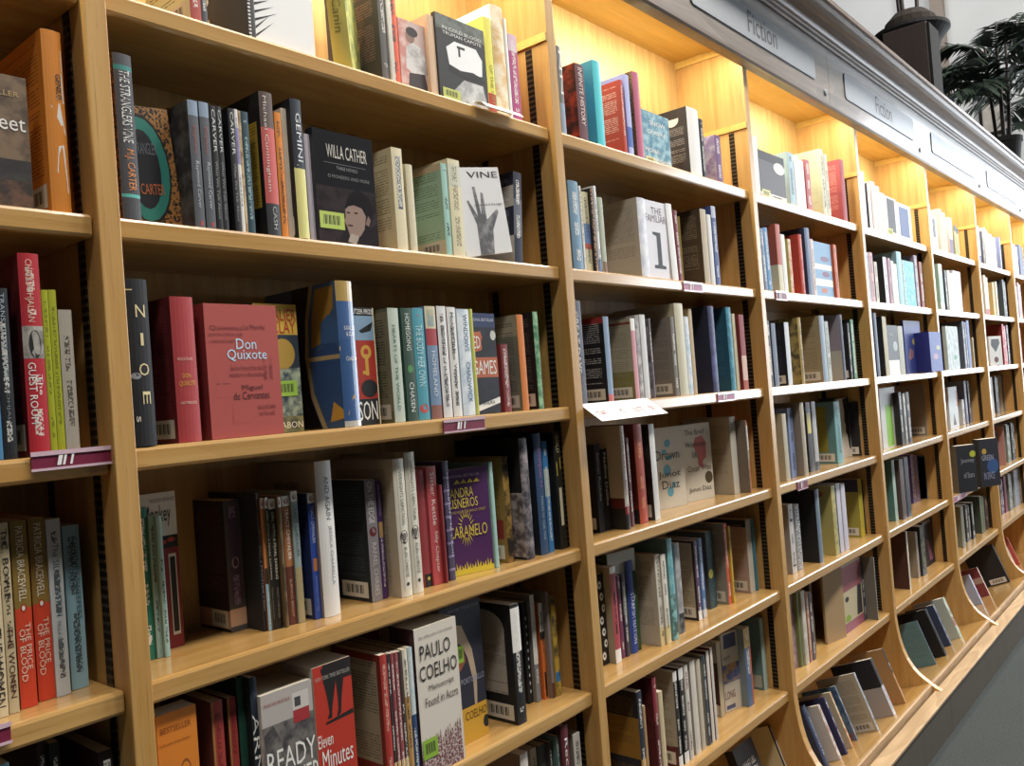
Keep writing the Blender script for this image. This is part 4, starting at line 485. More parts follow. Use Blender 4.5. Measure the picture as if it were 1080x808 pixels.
('s', (1.4281, 0.067, 1.1541), (0, 0.0, 0.0), 0.0135, 0.1526, 0.2312, {'sb': [(0, 0.42, '#a0926c')], 'd': [('r', 's', (0, 0.92, 1, 1), '#e9e6df', 0, None), ('e', 's', (0.5, 0.957, 0.25, 0.02), '#8a3a44', 0, None)], 'ps': 0, 'T': [('s', 'TRACY CHEVALIER', 0.3, 0.5, 0.75, 0.9, '#4a5a64')], 'c': '#8c9c9c'}, 'grey-blue and tan paperback with white cap, fourth shelf, second bay', 'books on the fourth shelf of the second bay'),
('s', (1.4571, 0.059, 1.1541), (0, 0.0, 0.0), 0.0144, 0.1478, 0.2239, {'bk': '#1d2c5e', 'ti': '#2c3c70', 'bar': 1, 'd': [('r', 's', (0, 0.92, 1, 1), '#e9e6df', 0, None), ('e', 's', (0.5, 0.957, 0.25, 0.02), '#8a3a44', 0, None), ('r', 's', (0.2, 0.38, 0.8, 0.48), '#b8743c', 0, None)], 'ps': 0, 'T': [('s', 'TRACY CHEVALIER', 0.3, 0.6, 0.75, 0.9, '#b8c4dc'), ('s', 'REMARKABLE CREATURES', 0.3, 0.06, 0.6, 0.34, '#7a8cc0')], 'c': '#2b489c'}, 'royal blue paperback with a navy back, fourth shelf, second bay', 'books on the fourth shelf of the second bay'),
('s', (1.4721, 0.052, 1.1541), (0, 0.0, 0.0), 0.0352, 0.178, 0.2785, {'bk': '#9a8f82', 'hb': 1, 'ps': 0, 'T': [('s', 'AND AGAIN', 0.45, 0.62, 0.75, 0.9, '#55565a'), ('s', 'JESSICA CHIARELLA', 0.5, 0.2, 0.75, 0.58, '#8a8c90'), ('b', 'AND AGAIN', 0.28, 0.82, 0.72, 0.87, '#3c3630')], 'c': '#dbdad6'}, 'tall white hardback And Again, fourth shelf, second bay', 'books on the fourth shelf of the second bay'),
('s', (1.5878, 0.059, 1.1541), (0, 0.0, 0.0), 0.0258, 0.15, 0.2314, {'bk': '#1a2024', 'ti': '#37444a', 'bar': 1, 'ps': 0, 'd': [('e', 's', (0.5, 0.57, 0.35, 0.04), '#6a2c2c', 0, None)], 'T': [('s', 'ON THE EDGE', 0.2, 0.64, 0.7, 0.98, '#e6e2e0'), ('s', 'RAFAEL CHIRBES', 0.3, 0.05, 0.7, 0.48, '#d0cccc')], 'c': '#8b868a'}, 'black-backed grey paperback On the Edge, fourth shelf, second bay', 'books on the fourth shelf of the second bay'),
('s', (1.6174, 0.062, 1.1541), (0, 0.0, 0.0), 0.012, 0.1491, 0.2259, {'T': [('s', 'MUHAMMAD', 0.3, 0.7, 0.7, 0.96, '#b8a0cc'), ('s', 'PETER CHODEL', 0.3, 0.12, 0.7, 0.45, '#b8a0cc')], 'd': [('r', 's', (0.1, 0.52, 0.9, 0.65), '#c09a60', 0, None)], 'c': '#4a2a66'}, 'thin violet paperback lettered Muhammad, fourth shelf, second bay', 'books on the fourth shelf of the second bay'),
('s', (1.6378, 0.032, 1.1541), (0, 0.0, 0.0), 0.0283, 0.198, 0.2655, {'bk': '#b3a893', 'hb': 1, 'ps': 0, 'd': [('r', 's', (0.22, 0.04, 0.26, 0.96), '#b8b09c', 0, None), ('r', 's', (0.84, 0.04, 0.88, 0.96), '#b8b09c', 0, None), ('e', 's', (0.52, 0.43, 0.36, 0.05), '#3a342e', 0, None), ('e', 's', (0.52, 0.43, 0.2, 0.03), '#6c645c', 0, None), ('e', 's', (0.55, 0.09, 0.14, 0.013), '#222', 0, None), ('r', 'b', (0.12, 0.1, 0.88, 0.93), '#a89c86', 1, '#8e8270')], 'T': [('s', 'OVERNIGHTS DEPICTION', 0.38, 0.52, 0.7, 0.94, '#6c665a'), ('s', 'ALAN CHRISTIE', 0.4, 0.14, 0.7, 0.36, '#6c665a')], 'c': '#d8d3c4'}, 'tall ivory hardback Oppenheimer with a dark oval emblem, left of the pair, fourth shelf', 'books on the fourth shelf of the second bay'),
('s', (1.6696, 0.033, 1.1541), (0, 0.0, 0.0), 0.0266, 0.197, 0.2751, {'bk': '#b3a893', 'hb': 1, 'ps': 0, 'd': [('r', 's', (0.22, 0.04, 0.26, 0.96), '#b8b09c', 0, None), ('r', 's', (0.84, 0.04, 0.88, 0.96), '#b8b09c', 0, None), ('e', 's', (0.52, 0.43, 0.36, 0.05), '#3a342e', 0, None), ('e', 's', (0.52, 0.43, 0.2, 0.03), '#6c645c', 0, None), ('e', 's', (0.55, 0.09, 0.14, 0.013), '#222', 0, None)], 'T': [('s', 'OVERNIGHTS DEPICTION', 0.38, 0.52, 0.7, 0.94, '#6c665a'), ('s', 'ALAN CHRISTIE', 0.4, 0.14, 0.7, 0.36, '#6c665a')], 'c': '#d8d3c4'}, 'tall ivory hardback Oppenheimer with a dark oval emblem, right of the pair, fourth shelf', 'books on the fourth shelf of the second bay'),
('s', (1.7205, 0.053, 1.1541), (0, 0.0, 0.0), 0.0198, 0.1545, 0.2342, {'bk': '#b04a4c', 'sb': [(0, 0.11, '#221a1c')], 'ps': 0, 'd': [('e', 'b', (0.8, 0.84, 0.15, 0.08), '#2c3a40', 0, None), ('e', 's', (0.5, 0.07, 0.2, 0.015), '#b8a040', 0, None)], 'c': '#8c3236'}, 'brick red paperback with a black foot, fourth shelf, second bay', 'books on the fourth shelf of the second bay'),
('s', (1.7409, 0.049, 1.1541), (0, 0.0, 0.0), 0.0265, 0.1581, 0.2395, {'ps': 0, 'T': [('s', 'Sister Kettle', 0.3, 0.5, 0.75, 0.95, '#e8d4cc'), ('s', 'Silly Chapter', 0.3, 0.1, 0.75, 0.45, '#e8d4cc')], 'c': '#b4494d'}, 'salmon paperback Sister Kettle in script, fourth shelf, second bay', 'books on the fourth shelf of the second bay'),
('s', (1.768, 0.041, 1.1541), (0, 0.0, 0.0), 0.006, 0.132, 0.2, {'ps': 0, 'c': '#7c2226'}, 'dark red thin hardback, fourth shelf, second bay', 'books on the fourth shelf of the second bay'),
('s', (1.7857, 0.048, 1.1541), (0, 0.0, 0.0), 0.0168, 0.1625, 0.2463, {'bk': '#3a3248', 'ps': 0, 'd': [('r', 's', (0, 0.08, 1, 0.1), '#8a7ca0', 0, None), ('r', 's', (0, 0.19, 1, 0.21000000000000002), '#8a7ca0', 0, None), ('r', 's', (0, 0.3, 1, 0.32), '#8a7ca0', 0, None), ('r', 's', (0, 0.41000000000000003, 1, 0.43000000000000005), '#8a7ca0', 0, None), ('r', 's', (0, 0.52, 1, 0.54), '#8a7ca0', 0, None), ('r', 's', (0, 0.63, 1, 0.65), '#8a7ca0', 0, None), ('r', 's', (0, 0.74, 1, 0.76), '#8a7ca0', 0, None), ('r', 's', (0, 0.85, 1, 0.87), '#8a7ca0', 0, None), ('r', 's', (0.2, 0, 0.26, 1), '#6c6284', 0, None)], 'T': [('s', 'House of My Own', 0.45, 0.2, 0.8, 0.9, '#c8c0d8')], 'c': '#3f3650'}, 'purple plaid hardback spine, fourth shelf, second bay', 'books on the fourth shelf of the second bay'),
('f', (1.8156, 0.0894, 1.1541), (-0.0, 0, -1.8151), 0.02, 0.1092, 0.2238, {'d': [('p', 'f', (0.02, 0.0, 0.02, 0.09, 0.06, 0.05, 0.1, 0.1, 0.12, 0.0), '#d9c43a', 0, None), ('p', 'f', (0.13999999999999999, 0.0, 0.13999999999999999, 0.12, 0.18, 0.05, 0.22, 0.1, 0.24, 0.0), '#d9c43a', 0, None), ('p', 'f', (0.26, 0.0, 0.26, 0.09, 0.3, 0.05, 0.33999999999999997, 0.1, 0.36, 0.0), '#d9c43a', 0, None), ('p', 'f', (0.38, 0.0, 0.38, 0.12, 0.42, 0.05, 0.45999999999999996, 0.1, 0.48, 0.0), '#d9c43a', 0, None), ('p', 'f', (0.5, 0.0, 0.5, 0.09, 0.54, 0.05, 0.58, 0.1, 0.6, 0.0), '#d9c43a', 0, None), ('p', 'f', (0.62, 0.0, 0.62, 0.12, 0.6599999999999999, 0.05, 0.7, 0.1, 0.72, 0.0), '#d9c43a', 0, None), ('p', 'f', (0.74, 0.0, 0.74, 0.09, 0.78, 0.05, 0.82, 0.1, 0.84, 0.0), '#d9c43a', 0, None), ('p', 'f', (0.86, 0.0, 0.86, 0.12, 0.8999999999999999, 0.05, 0.94, 0.1, 0.96, 0.0), '#d9c43a', 0, None), ('p', 'f', (0.5206300271398445, 0.4779607848157105, 0.6173354503650408, 0.5049838272318771, 0.5274704300063578, 0.46292570288313595), '#d9c43a', 0, None), ('p', 'f', (0.5017558910941341, 0.5047181905469926, 0.5854822582574115, 0.556975680311875, 0.5140691206006472, 0.49211001848928515), '#d9c43a', 0, None), ('p', 'f', (0.4748789188013418, 0.5251405288693872, 0.5374305097288568, 0.5975171387854579, 0.49145967025244264, 0.5161934424138552), '#d9c43a', 0, None), ('p', 'f', (0.44263001557236337, 0.5372287190170999, 0.4778838447215698, 0.6226397222282806, 0.46185524949112977, 0.5328185213240278), '#d9c43a', 0, None), ('p', 'f', (0.4081659287465721, 0.5397994847150996, 0.4126711056924748, 0.6298842571336282, 0.428153745286954, 0.5403578766623396), '#d9c43a', 0, None), ('p', 'f', (0.3748602432678892, 0.5326011815052882, 0.3481757699016096, 0.6185415979493226, 0.3936540956836074, 0.5380735037984988), '#d9c43a', 0, None), ('p', 'f', (0.3459731516853238, 0.5163384294593696, 0.2907110901816118, 0.5897220431852772, 0.36173336675745826, 0.5261890130645801), '#d9c43a', 0, None), ('p', 'f', (0.32433232379117943, 0.49260314005685457, 0.24590210976344126, 0.546246651659442, 0.3355161818605944, 0.5058677412177353), '#d9c43a', 0, None), ('p', 'f', (0.31205611460024896, 0.46371868879794664, 0.21813504385295301, 0.49237109760522985, 0.31756886171658893, 0.4790988759329598), '#d9c43a', 0, None), ('p', 'f', (0.3193699728601554, 0.4020392151842895, 0.2226645496349592, 0.37501617276812294, 0.312529569993642, 0.41707429711686406), '#d9c43a', 0, None), ('p', 'f', (0.3382441089058658, 0.37528180945300726, 0.25451774174258834, 0.32302431968812495, 0.32593087939935267, 0.38788998151071485), '#d9c43a', 0, None), ('p', 'f', (0.3651210811986582, 0.35485947113061284, 0.3025694902711432, 0.282482861214542, 0.3485403297475574, 0.3638065575861448), '#d9c43a', 0, None), ('p', 'f', (0.39736998442763666, 0.3427712809829001, 0.3621161552784302, 0.2573602777717194, 0.37814475050887025, 0.3471814786759721), '#d9c43a', 0, None), ('p', 'f', (0.4318340712534279, 0.3402005152849004, 0.42732889430752524, 0.25011574286637184, 0.411846254713046, 0.33964212333766036), '#d9c43a', 0, None), ('p', 'f', (0.46513975673211083, 0.3473988184947118, 0.4918242300983905, 0.2614584020506774, 0.44634590431639265, 0.3419264962015011), '#d9c43a', 0, None), ('p', 'f', (0.49402684831467625, 0.3636615705406304, 0.5492889098183883, 0.29027795681472285, 0.4782666332425418, 0.3538109869354199), '#d9c43a', 0, None), ('p', 'f', (0.5156676762088205, 0.3873968599431455, 0.5940978902365588, 0.33375334834055814, 0.5044838181394056, 0.37413225878226486), '#d9c43a', 0, None), ('p', 'f', (0.527943885399751, 0.4162813112020534, 0.621864956147047, 0.3876289023947702, 0.522431138283411, 0.40090112406704026), '#d9c43a', 0, None), ('p', 'f', (0.2, 0.86, 0.35, 0.86, 0.275, 0.9), '#c9b03a', 0, None), ('p', 'f', (0.35, 0.86, 0.5, 0.86, 0.42500000000000004, 0.9), '#c9b03a', 0, None), ('p', 'f', (0.5, 0.86, 0.6499999999999999, 0.86, 0.575, 0.9), '#c9b03a', 0, None), ('p', 'f', (0.6499999999999999, 0.86, 0.7999999999999999, 0.86, 0.725, 0.9), '#c9b03a', 0, None), ('r', 'f', (0, 0, 1, 0.05), '#d9c43a', 0, None)], 'T': [('f', 'SANDRA', 0.03, 0.73, 0.63, 0.82, '#dcc544'), ('f', 'CISNEROS', 0.03, 0.63, 0.72, 0.72, '#dcc544'), ('f', 'CARAMELO', 0.02, 0.35, 0.9, 0.46, '#dcc544'), ('f', 'NATIONAL BESTSELLER', 0.05, 0.92, 0.8, 0.945, '#b8a0b8'), ('f', 'THE HOUSE ON MANGO STREET', 0.1, 0.58, 0.9, 0.605, '#b8a03a')], 'c': '#4b2158'}, 'purple face-out paperback Caramelo with yellow lettering and rays, fourth shelf, second bay', 'books on the fourth shelf of the second bay'),
('s', (1.9219, 0.0419, 1.1541), (0, 0.0, 0.0), 0.011, 0.1516, 0.2296, {'ps': 0, 'c': '#9cc0b8'}, 'thin teal and white paperback, fourth shelf, second bay', 'books on the fourth shelf of the second bay'),
('s', (1.974, 0.05, 1.1541), (0, 0.0, 0.0), 0.0196, 0.1563, 0.2368, {'bk': '#96743a', 'ti': '#6c4a20', 'bar': 1, 'ps': 3, 'is_': '#a8843c', 'd': [('r', 'b', (0.5, 0.22, 0.95, 0.4), '#8c2c24', 0, None)], 'c': '#221c18'}, 'gold-backed black-spined paperback, fourth shelf, second bay', 'books on the fourth shelf of the second bay'),
('s', (2.013, 0.03, 1.1541), (0, 0.0, 0.0), 0.0289, 0.2, 0.2732, {'bk': '#1a181b', 'hb': 1, 'ps': 3, 'is_': '#9a9094', 'd': [('r', 'b', (0.45, 0.02, 1, 0.55), '#5a5052', 3, '#c0b4b0')], 'c': '#38343a'}, 'large black hardback with a pale photograph along its spine, fourth shelf, second bay', 'books on the fourth shelf of the second bay'),
('s', (2.0682, 0.033, 1.1541), (0, 0.0, 0.0), 0.0284, 0.19, 0.2795, {'bk': '#17202c', 'hb': 1, 'ps': 0, 'T': [('s', 'Overpass 17', 0.3, 0.55, 0.7, 0.88, '#a85a98'), ('s', 'PRISON OF OUR TIME', 0.35, 0.12, 0.6, 0.48, '#9ab0c4')], 'c': '#344f72'}, 'slate blue hardback lettered Overpass, fourth shelf, second bay', 'books on the fourth shelf of the second bay'),
('s', (2.1027, 0.035, 1.1541), (0, 0.0, 0.0), 0.0181, 0.165, 0.259, {'sb': [(0.5, 0.75, '#a8b8b4')], 'c': '#3878b0'}, 'bright blue thin paperback, fourth shelf, second bay', 'books on the fourth shelf of the second bay'),
('s', (2.14, 0.03, 1.1541), (0, 0.0, 0.0), 0.0262, 0.165, 0.278, {'bk': '#131213', 'ps': 0, 'd': [('p', 's', (0.2, 0.62, 0.8, 0.68, 0.8, 0.78, 0.2, 0.74), '#d8c83c', 0, None), ('r', 's', (0.3, 0.2, 0.7, 0.52), '#cfc8a8', 0, None)], 'T': [('s', 'GOLD', 0.3, 0.82, 0.7, 0.97, '#d0c8a0')], 'c': '#15140f'}, 'black paperback with yellow and cream marks, lettered Gold, fourth shelf, second bay', 'books on the fourth shelf of the second bay'),
('f', (1.139, 0.06, 0.8131), (-0.0, 0, -1.5708), 0.04, 0.0624, 0.2815, {'d': [('p', 'f', (0.0, 0.0, 0.03, 0.6, 0.18, 0.62, 0.3, 0.58, 0.38, 0.62, 0.42, 0.55, 0.38, 0.42, 0.5, 0.3, 0.62, 0.0), '#16130f', 0, None), ('e', 'f', (0.66, 0.68, 0.13, 0.055), '#8a4a12', 0, None), ('e', 'f', (0.66, 0.68, 0.1, 0.04), '#cf7a22', 0, None)], 'T': [('f', 'BESTSELLER', 0.08, 0.9, 0.85, 0.93, '#7a3c10'), ('f', 'by the author of the alchemist', 0.05, 0.83, 0.8, 0.85, '#8a4a14')], 'c': '#cf7a22'}, 'orange face-out paperback with a black horse figure, fifth shelf, second bay', 'books on the fifth shelf of the second bay'),
('s', (1.234, 0.035, 0.8131), (0, 0.0, 0.0), 0.0197, 0.165, 0.2695, {'bk': '#5c2420', 'ti': '#43181a', 'ps': 2, 'ink': '#6c1c1c', 'd': [('r', 's', (0, 0, 0.18, 1), '#a4703c', 0, None)], 'c': '#9c3830'}, 'brick red paperback with tan edge, left of the two, fifth shelf, second bay', 'books on the fifth shelf of the second bay'),
('s', (1.262, 0.035, 0.8131), (0, 0.0, 0.0), 0.0148, 0.165, 0.2665, {'bk': '#5c2420', 'ti': '#43181a', 'ps': 2, 'ink': '#6c1c1c', 'd': [('r', 's', (0, 0, 0.18, 1), '#a4703c', 0, None)], 'c': '#9c3830'}, 'brick red paperback with tan edge, right of the two, fifth shelf, second bay', 'books on the fifth shelf of the second bay'),
('s', (1.28, 0.035, 0.8131), (0, 0.0, 0.0), 0.0133, 0.165, 0.2925, {'bk': '#123428', 'hb': 1, 'ps': 0, 'c': '#174434'}, 'dark green hardback behind the red paperbacks, fifth shelf, second bay', 'books on the fifth shelf of the second bay'),
('s', (1.2939, 0.02, 0.8131), (0, 0.0, 0.0), 0.012, 0.165, 0.292, {'bk': '#151a20', 'ps': 0, 'd': [('r', 's', (0.1, 0.8, 0.16, 1), '#3a4c5e', 0, None), ('r', 's', (0.35, 0.8, 0.41000000000000003, 1), '#3a4c5e', 0, None), ('r', 's', (0.6, 0.8, 0.66, 1), '#3a4c5e', 0, None), ('r', 's', (0.85, 0.8, 0.91, 1), '#3a4c5e', 0, None)], 'T': [('s', 'ARMADA', 0.08, 0.1, 0.95, 0.8, '#e9e6df')], 'c': '#1c2733'}, 'black paperback lettered Armada in big white letters, fifth shelf, second bay', 'books on the fifth shelf of the second bay'),
('f', (1.3064, 0.112, 0.8131), (-0.0, 0, -1.5708), 0.1, 0.0991, 0.2595, {'pf': 3, 'iff': '#39363a', 'd': [('r', 'f', (0, 0.8, 1, 1), '#b0aaa4', 0, None), ('r', 'f', (0.6, 0.8, 0.92, 0.95), '#c9c4bc', 0, None), ('r', 'f', (0.6, 0.76, 0.92, 0.84), '#a02c30', 0, None), ('r', 'f', (0.64, 0.86, 0.76, 0.92), '#444', 0, None), ('p', 'f', (0.02, 0.75, 0.2, 0.8, 0.35, 0.68, 0.38, 0.5, 0.1, 0.45), '#3c3a3c', 3, '#77716c')], 'T': [('f', 'READY', 0.05, 0.5, 1.0, 0.64, '#e9e6df'), ('f', 'PLAYER', 0.2, 0.34, 1.05, 0.48, '#e9e6df'), ('f', 'THE NEW YORK TIMES BESTSELLER', 0.05, 0.92, 0.55, 0.94, '#a04040')], 'c': '#77716c', 'sp': '#bfb8b0'}, 'grey and white face-out paperback Ready Player with a caravan picture, fifth shelf, second bay', 'books on the fifth shelf of the second bay'),
('f', (1.409, 0.102, 0.8131), (-0.0, 0, -1.5708), 0.09, 0.0808, 0.2745, {'d': [('r', 'f', (0.25, 0.88, 1, 1), '#1a1210', 0, None), ('p', 'f', (0.2, 0.98, 0.32, 0.8, 0.36, 0.7, 0.3, 0.66, 0.42, 0.66, 0.44, 0.72, 0.56, 0.86, 0.6, 0.98), '#15100e', 0, None), ('p', 'f', (0.55, 0.98, 0.6, 0.78, 0.6, 0.7, 0.54, 0.65, 0.66, 0.67, 0.7, 0.76, 0.85, 0.98), '#15100e', 0, None), ('p', 'f', (0.26, 0.645, 0.98, 0.67, 1, 0.64, 0.25, 0.63), '#15100e', 0, None), ('r', 'f', (0, 0.0, 1, 0.3), '#c83a22', 0, None)], 'T': [('f', 'Eleven', 0.02, 0.5, 0.4, 0.58, '#e9e6df'), ('f', 'Minutes', 0.1, 0.36, 0.9, 0.48, '#e9e6df'), ('f', 'NEW YORK TIMES BESTSELLER', 0.05, 0.91, 0.95, 0.935, '#b0a8a0')], 'c': '#b4301c', 'sp': '#c8c0b4'}, 'red face-out book Eleven Minutes with legs in heels, fifth shelf, second bay', 'books on the fifth shelf of the second bay'),
('s', (1.554, 0.01, 0.8131), (0, 0.0, 0.0), 0.016, 0.14, 0.2565, {'bk': '#7a241e', 'd': [('r', 'b', (0.2, 0.22, 0.92, 0.95), '#a0907a', 1, '#5c5044')], 'ink': '#c8a090', 'bar': 0, 'c': '#a8322a'}, 'red-framed paperback with a beige text panel on its back, fifth shelf, second bay', 'books on the fifth shelf of the second bay'),
('s', (1.571, 0.01, 0.8131), (0, 0.0, 0.0), 0.006, 0.165, 0.2545, {'sb': [(0, 0.22, '#d8b884')], 'bk': '#5c4a3c', 'c': '#33262a'}, 'black thin paperback beside the red-framed one, fifth shelf, second bay', 'books on the fifth shelf of the second bay'),
('s', (1.579, 0.01, 0.8131), (0, 0.0, 0.0), 0.008, 0.165, 0.2535, {'sb': [(0, 0.22, '#d8b884')], 'bk': '#5c4a3c', 'c': '#8c4448'}, 'rose and cream thin paperback, left of two, fifth shelf, second bay', 'books on the fifth shelf of the second bay'),
('s', (1.589, 0.01, 0.8131), (0, 0.0, 0.0), 0.0084, 0.165, 0.2525, {'sb': [(0, 0.22, '#d8b884')], 'bk': '#5c4a3c', 'c': '#92484c'}, 'rose and cream thin paperback, right of two, fifth shelf, second bay', 'books on the fifth shelf of the second bay'),
('s', (1.598, 0.01, 0.8131), (0, 0.0, 0.0), 0.0087, 0.165, 0.2515, {'sb': [(0, 0.22, '#d8b884')], 'bk': '#5c4a3c', 'c': '#3a2c2a'}, 'black and orange thin paperback, fifth shelf, second bay', 'books on the fifth shelf of the second bay'),
('s', (1.608, 0.01, 0.8131), (0, 0.0, 0.0), 0.012, 0.165, 0.2525, {'sb': [(0.65, 1, '#e0d6c0')], 'c': '#b58a50'}, 'tan and white paperback in the leaning run, fifth shelf, second bay', 'books on the fifth shelf of the second bay'),
('s', (1.621, 0.01, 0.8131), (0, 0.0, 0.0), 0.0123, 0.165, 0.2525, {'sb': [(0.5, 1, '#b8c8cc')], 'c': '#28466c'}, 'pale blue to navy paperback at the end of the run, fifth shelf, second bay', 'books on the fifth shelf of the second bay'),
('s', (1.6339, 0.11, 0.8131), (0, 0.0, 0.0), 0.006, 0.1, 0.2765, {'bk': '#7a2c30', 'ps': 0, 'c': '#5c1c22'}, 'maroon and white book behind the run, left, fifth shelf, second bay', 'books on the fifth shelf of the second bay'),
('f', (1.639, 0.078, 0.8131), (-0.0, 0, -1.5708), 0.07, 0.1134, 0.2815, {'d': [('p', 'f', (0.0, 0.0, 0.0, 0.14, 0.025, 0.19, 0.05, 0.12, 0.05, 0.0), '#7a4850', 4, '#cfc0b8'), ('p', 'f', (0.06, 0.0, 0.06, 0.178125, 0.08499999999999999, 0.215, 0.11, 0.27, 0.11, 0.0), '#7a4850', 4, '#cfc0b8'), ('p', 'f', (0.12, 0.0, 0.12, 0.21625000000000003, 0.145, 0.24000000000000002, 0.16999999999999998, 0.22, 0.16999999999999998, 0.0), '#7a4850', 4, '#cfc0b8'), ('p', 'f', (0.18, 0.0, 0.18, 0.16687500000000002, 0.205, 0.265, 0.22999999999999998, 0.16999999999999998, 0.22999999999999998, 0.0), '#7a4850', 4, '#cfc0b8'), ('p', 'f', (0.24, 0.0, 0.24, 0.20500000000000002, 0.265, 0.21, 0.29, 0.12, 0.29, 0.0), '#7a4850', 4, '#cfc0b8'), ('p', 'f', (0.3, 0.0, 0.3, 0.155625, 0.325, 0.235, 0.35, 0.27, 0.35, 0.0), '#7a4850', 4, '#cfc0b8'), ('p', 'f', (0.36, 0.0, 0.36, 0.19375000000000003, 0.385, 0.26, 0.41, 0.22, 0.41, 0.0), '#7a4850', 4, '#cfc0b8'), ('p', 'f', (0.42, 0.0, 0.42, 0.23187500000000003, 0.445, 0.28500000000000003, 0.47, 0.16999999999999998, 0.47, 0.0), '#7a4850', 4, '#cfc0b8'), ('p', 'f', (0.48, 0.0, 0.48, 0.18250000000000002, 0.505, 0.23, 0.53, 0.12, 0.53, 0.0), '#7a4850', 4, '#cfc0b8'), ('p', 'f', (0.54, 0.0, 0.54, 0.22062500000000002, 0.5650000000000001, 0.255, 0.5900000000000001, 0.27, 0.5900000000000001, 0.0), '#7a4850', 4, '#cfc0b8'), ('p', 'f', (0.6, 0.0, 0.6, 0.17125, 0.625, 0.28, 0.65, 0.22, 0.65, 0.0), '#7a4850', 4, '#cfc0b8'), ('p', 'f', (0.6599999999999999, 0.0, 0.6599999999999999, 0.20937500000000003, 0.6849999999999999, 0.305, 0.71, 0.16999999999999998, 0.71, 0.0), '#7a4850', 4, '#cfc0b8'), ('p', 'f', (0.72, 0.0, 0.72, 0.24750000000000003, 0.745, 0.25, 0.77, 0.12, 0.77, 0.0), '#7a4850', 4, '#cfc0b8'), ('p', 'f', (0.78, 0.0, 0.78, 0.19812500000000002, 0.805, 0.275, 0.8300000000000001, 0.27, 0.8300000000000001, 0.0), '#7a4850', 4, '#cfc0b8'), ('p', 'f', (0.84, 0.0, 0.84, 0.23625000000000002, 0.865, 0.30000000000000004, 0.89, 0.22, 0.89, 0.0), '#7a4850', 4, '#cfc0b8'), ('p', 'f', (0.8999999999999999, 0.0, 0.8999999999999999, 0.186875, 0.9249999999999999, 0.325, 0.95, 0.16999999999999998, 0.95, 0.0), '#7a4850', 4, '#cfc0b8')], 'st': [('f', 0.02, 0.12, 0.36, 0.25, '#8cb43a')], 'T': [('f', 'PAULO', 0.1, 0.78, 0.82, 0.88, '#2a2624'), ('f', 'COELHO', 0.06, 0.64, 0.95, 0.74, '#2a2624'), ('f', 'Manuscript', 0.25, 0.55, 0.85, 0.6, '#4a4440'), ('f', 'Found in Accra', 0.15, 0.46, 0.93, 0.52, '#4a4440'), ('f', 'Best selling author of the alchemist', 0.1, 0.92, 0.9, 0.945, '#777')], 'c': '#d8d0c2', 'sp': '#4c3034'}, 'white face-out paperback by Paulo Coelho, Manuscript Found in Accra, fifth shelf, second bay', 'books on the fifth shelf of the second bay'),
('f', (1.749, 0.09, 0.8131), (-0.0, 0, -1.5708), 0.04, 0.1196, 0.2895, {'d': [('r', 'f', (0, 0, 1, 0.25), '#c9992c', 0, None), ('p', 'f', (0.3, 0.86, 0.5, 0.84, 0.72, 0.65, 0.8, 0.45, 0.76, 0.25, 0.7, 0.25, 0.7, 0.42, 0.6, 0.6, 0.48, 0.7, 0.3, 0.74), '#b39c82', 0, None), ('p', 'f', (0.3, 0.7, 0.5, 0.7, 0.55, 0.58, 0.4, 0.52, 0.3, 0.56), '#8a4a2c', 0, None), ('e', 'f', (0.96, 0.1, 0.08, 0.045), '#15151a', 0, None)], 'st': [('f', 0.36, 0.58, 0.5, 0.7, '#8cb43a')], 'T': [('f', 'COELHO', 0.45, 0.16, 0.98, 0.22, '#6c4a10'), ('f', 'PORTOBELLO', 0.4, 0.42, 0.98, 0.46, '#9a9aa8'), ('f', 'NEW YORK TIMES BESTSELLER', 0.2, 0.95, 0.95, 0.97, '#8a8a9a')], 'c': '#242432', 'sp': '#b0a898'}, 'navy and gold face-out paperback by Coelho with a bent figure, fifth shelf, second bay', 'books on the fifth shelf of the second bay'),
('s', (1.9309, 0.02, 0.8131), (0, 0.0, 0.0), 0.029, 0.16, 0.259, {'bk': '#17171a', 'bar': 1, 'sb': [(0.6, 0.97, '#e9e6df')], 'd': [('r', 'b', (0.12, 0.24, 0.86, 0.7), '#aaa399', 1, '#77726a'), ('r', 'b', (0.12, 0.7, 0.86, 0.8), '#aaa399', 0, None), ('e', 'b', (0.49, 0.79, 0.37, 0.15), '#aaa399', 0, None)], 'c': '#17171a'}, 'black-framed grey paperback with an arch on its back, fifth shelf, second bay', 'books on the fifth shelf of the second bay'),
('s', (2.042, 0.082, 0.8131), (0, 0.0, 0.0), 0.0174, 0.148, 0.2333, {'ps': 0, 'd': [('r', 's', (0.4, 0.1, 0.6, 0.13), '#ccc', 0, None), ('r', 's', (0.4, 0.18, 0.6, 0.21000000000000002), '#ccc', 0, None), ('r', 's', (0.4, 0.26, 0.6, 0.29000000000000004), '#ccc', 0, None), ('r', 's', (0.4, 0.33999999999999997, 0.6, 0.37), '#ccc', 0, None), ('r', 's', (0.4, 0.42000000000000004, 0.6, 0.45), '#ccc', 0, None), ('r', 's', (0.4, 0.5, 0.6, 0.53), '#ccc', 0, None), ('r', 's', (0.4, 0.58, 0.6, 0.61), '#ccc', 0, None), ('r', 's', (0.4, 0.66, 0.6, 0.6900000000000001), '#ccc', 0, None), ('r', 's', (0.4, 0.74, 0.6, 0.77), '#ccc', 0, None), ('r', 's', (0.4, 0.82, 0.6, 0.85), '#ccc', 0, None)], 'c': '#18181b'}, 'black paperback with white dashes down its spine, fifth shelf, second bay', 'books on the fifth shelf of the second bay'),
('s', (2.06, 0.072, 0.8131), (0, 0.0, 0.0), 0.0152, 0.158, 0.2469, {'bk': '#8a857c', 'sb': [(0.35, 1, '#e9e6df')], 'c': '#7f8286'}, 'white-topped grey paperback, fifth shelf, second bay', 'books on the fifth shelf of the second bay'),
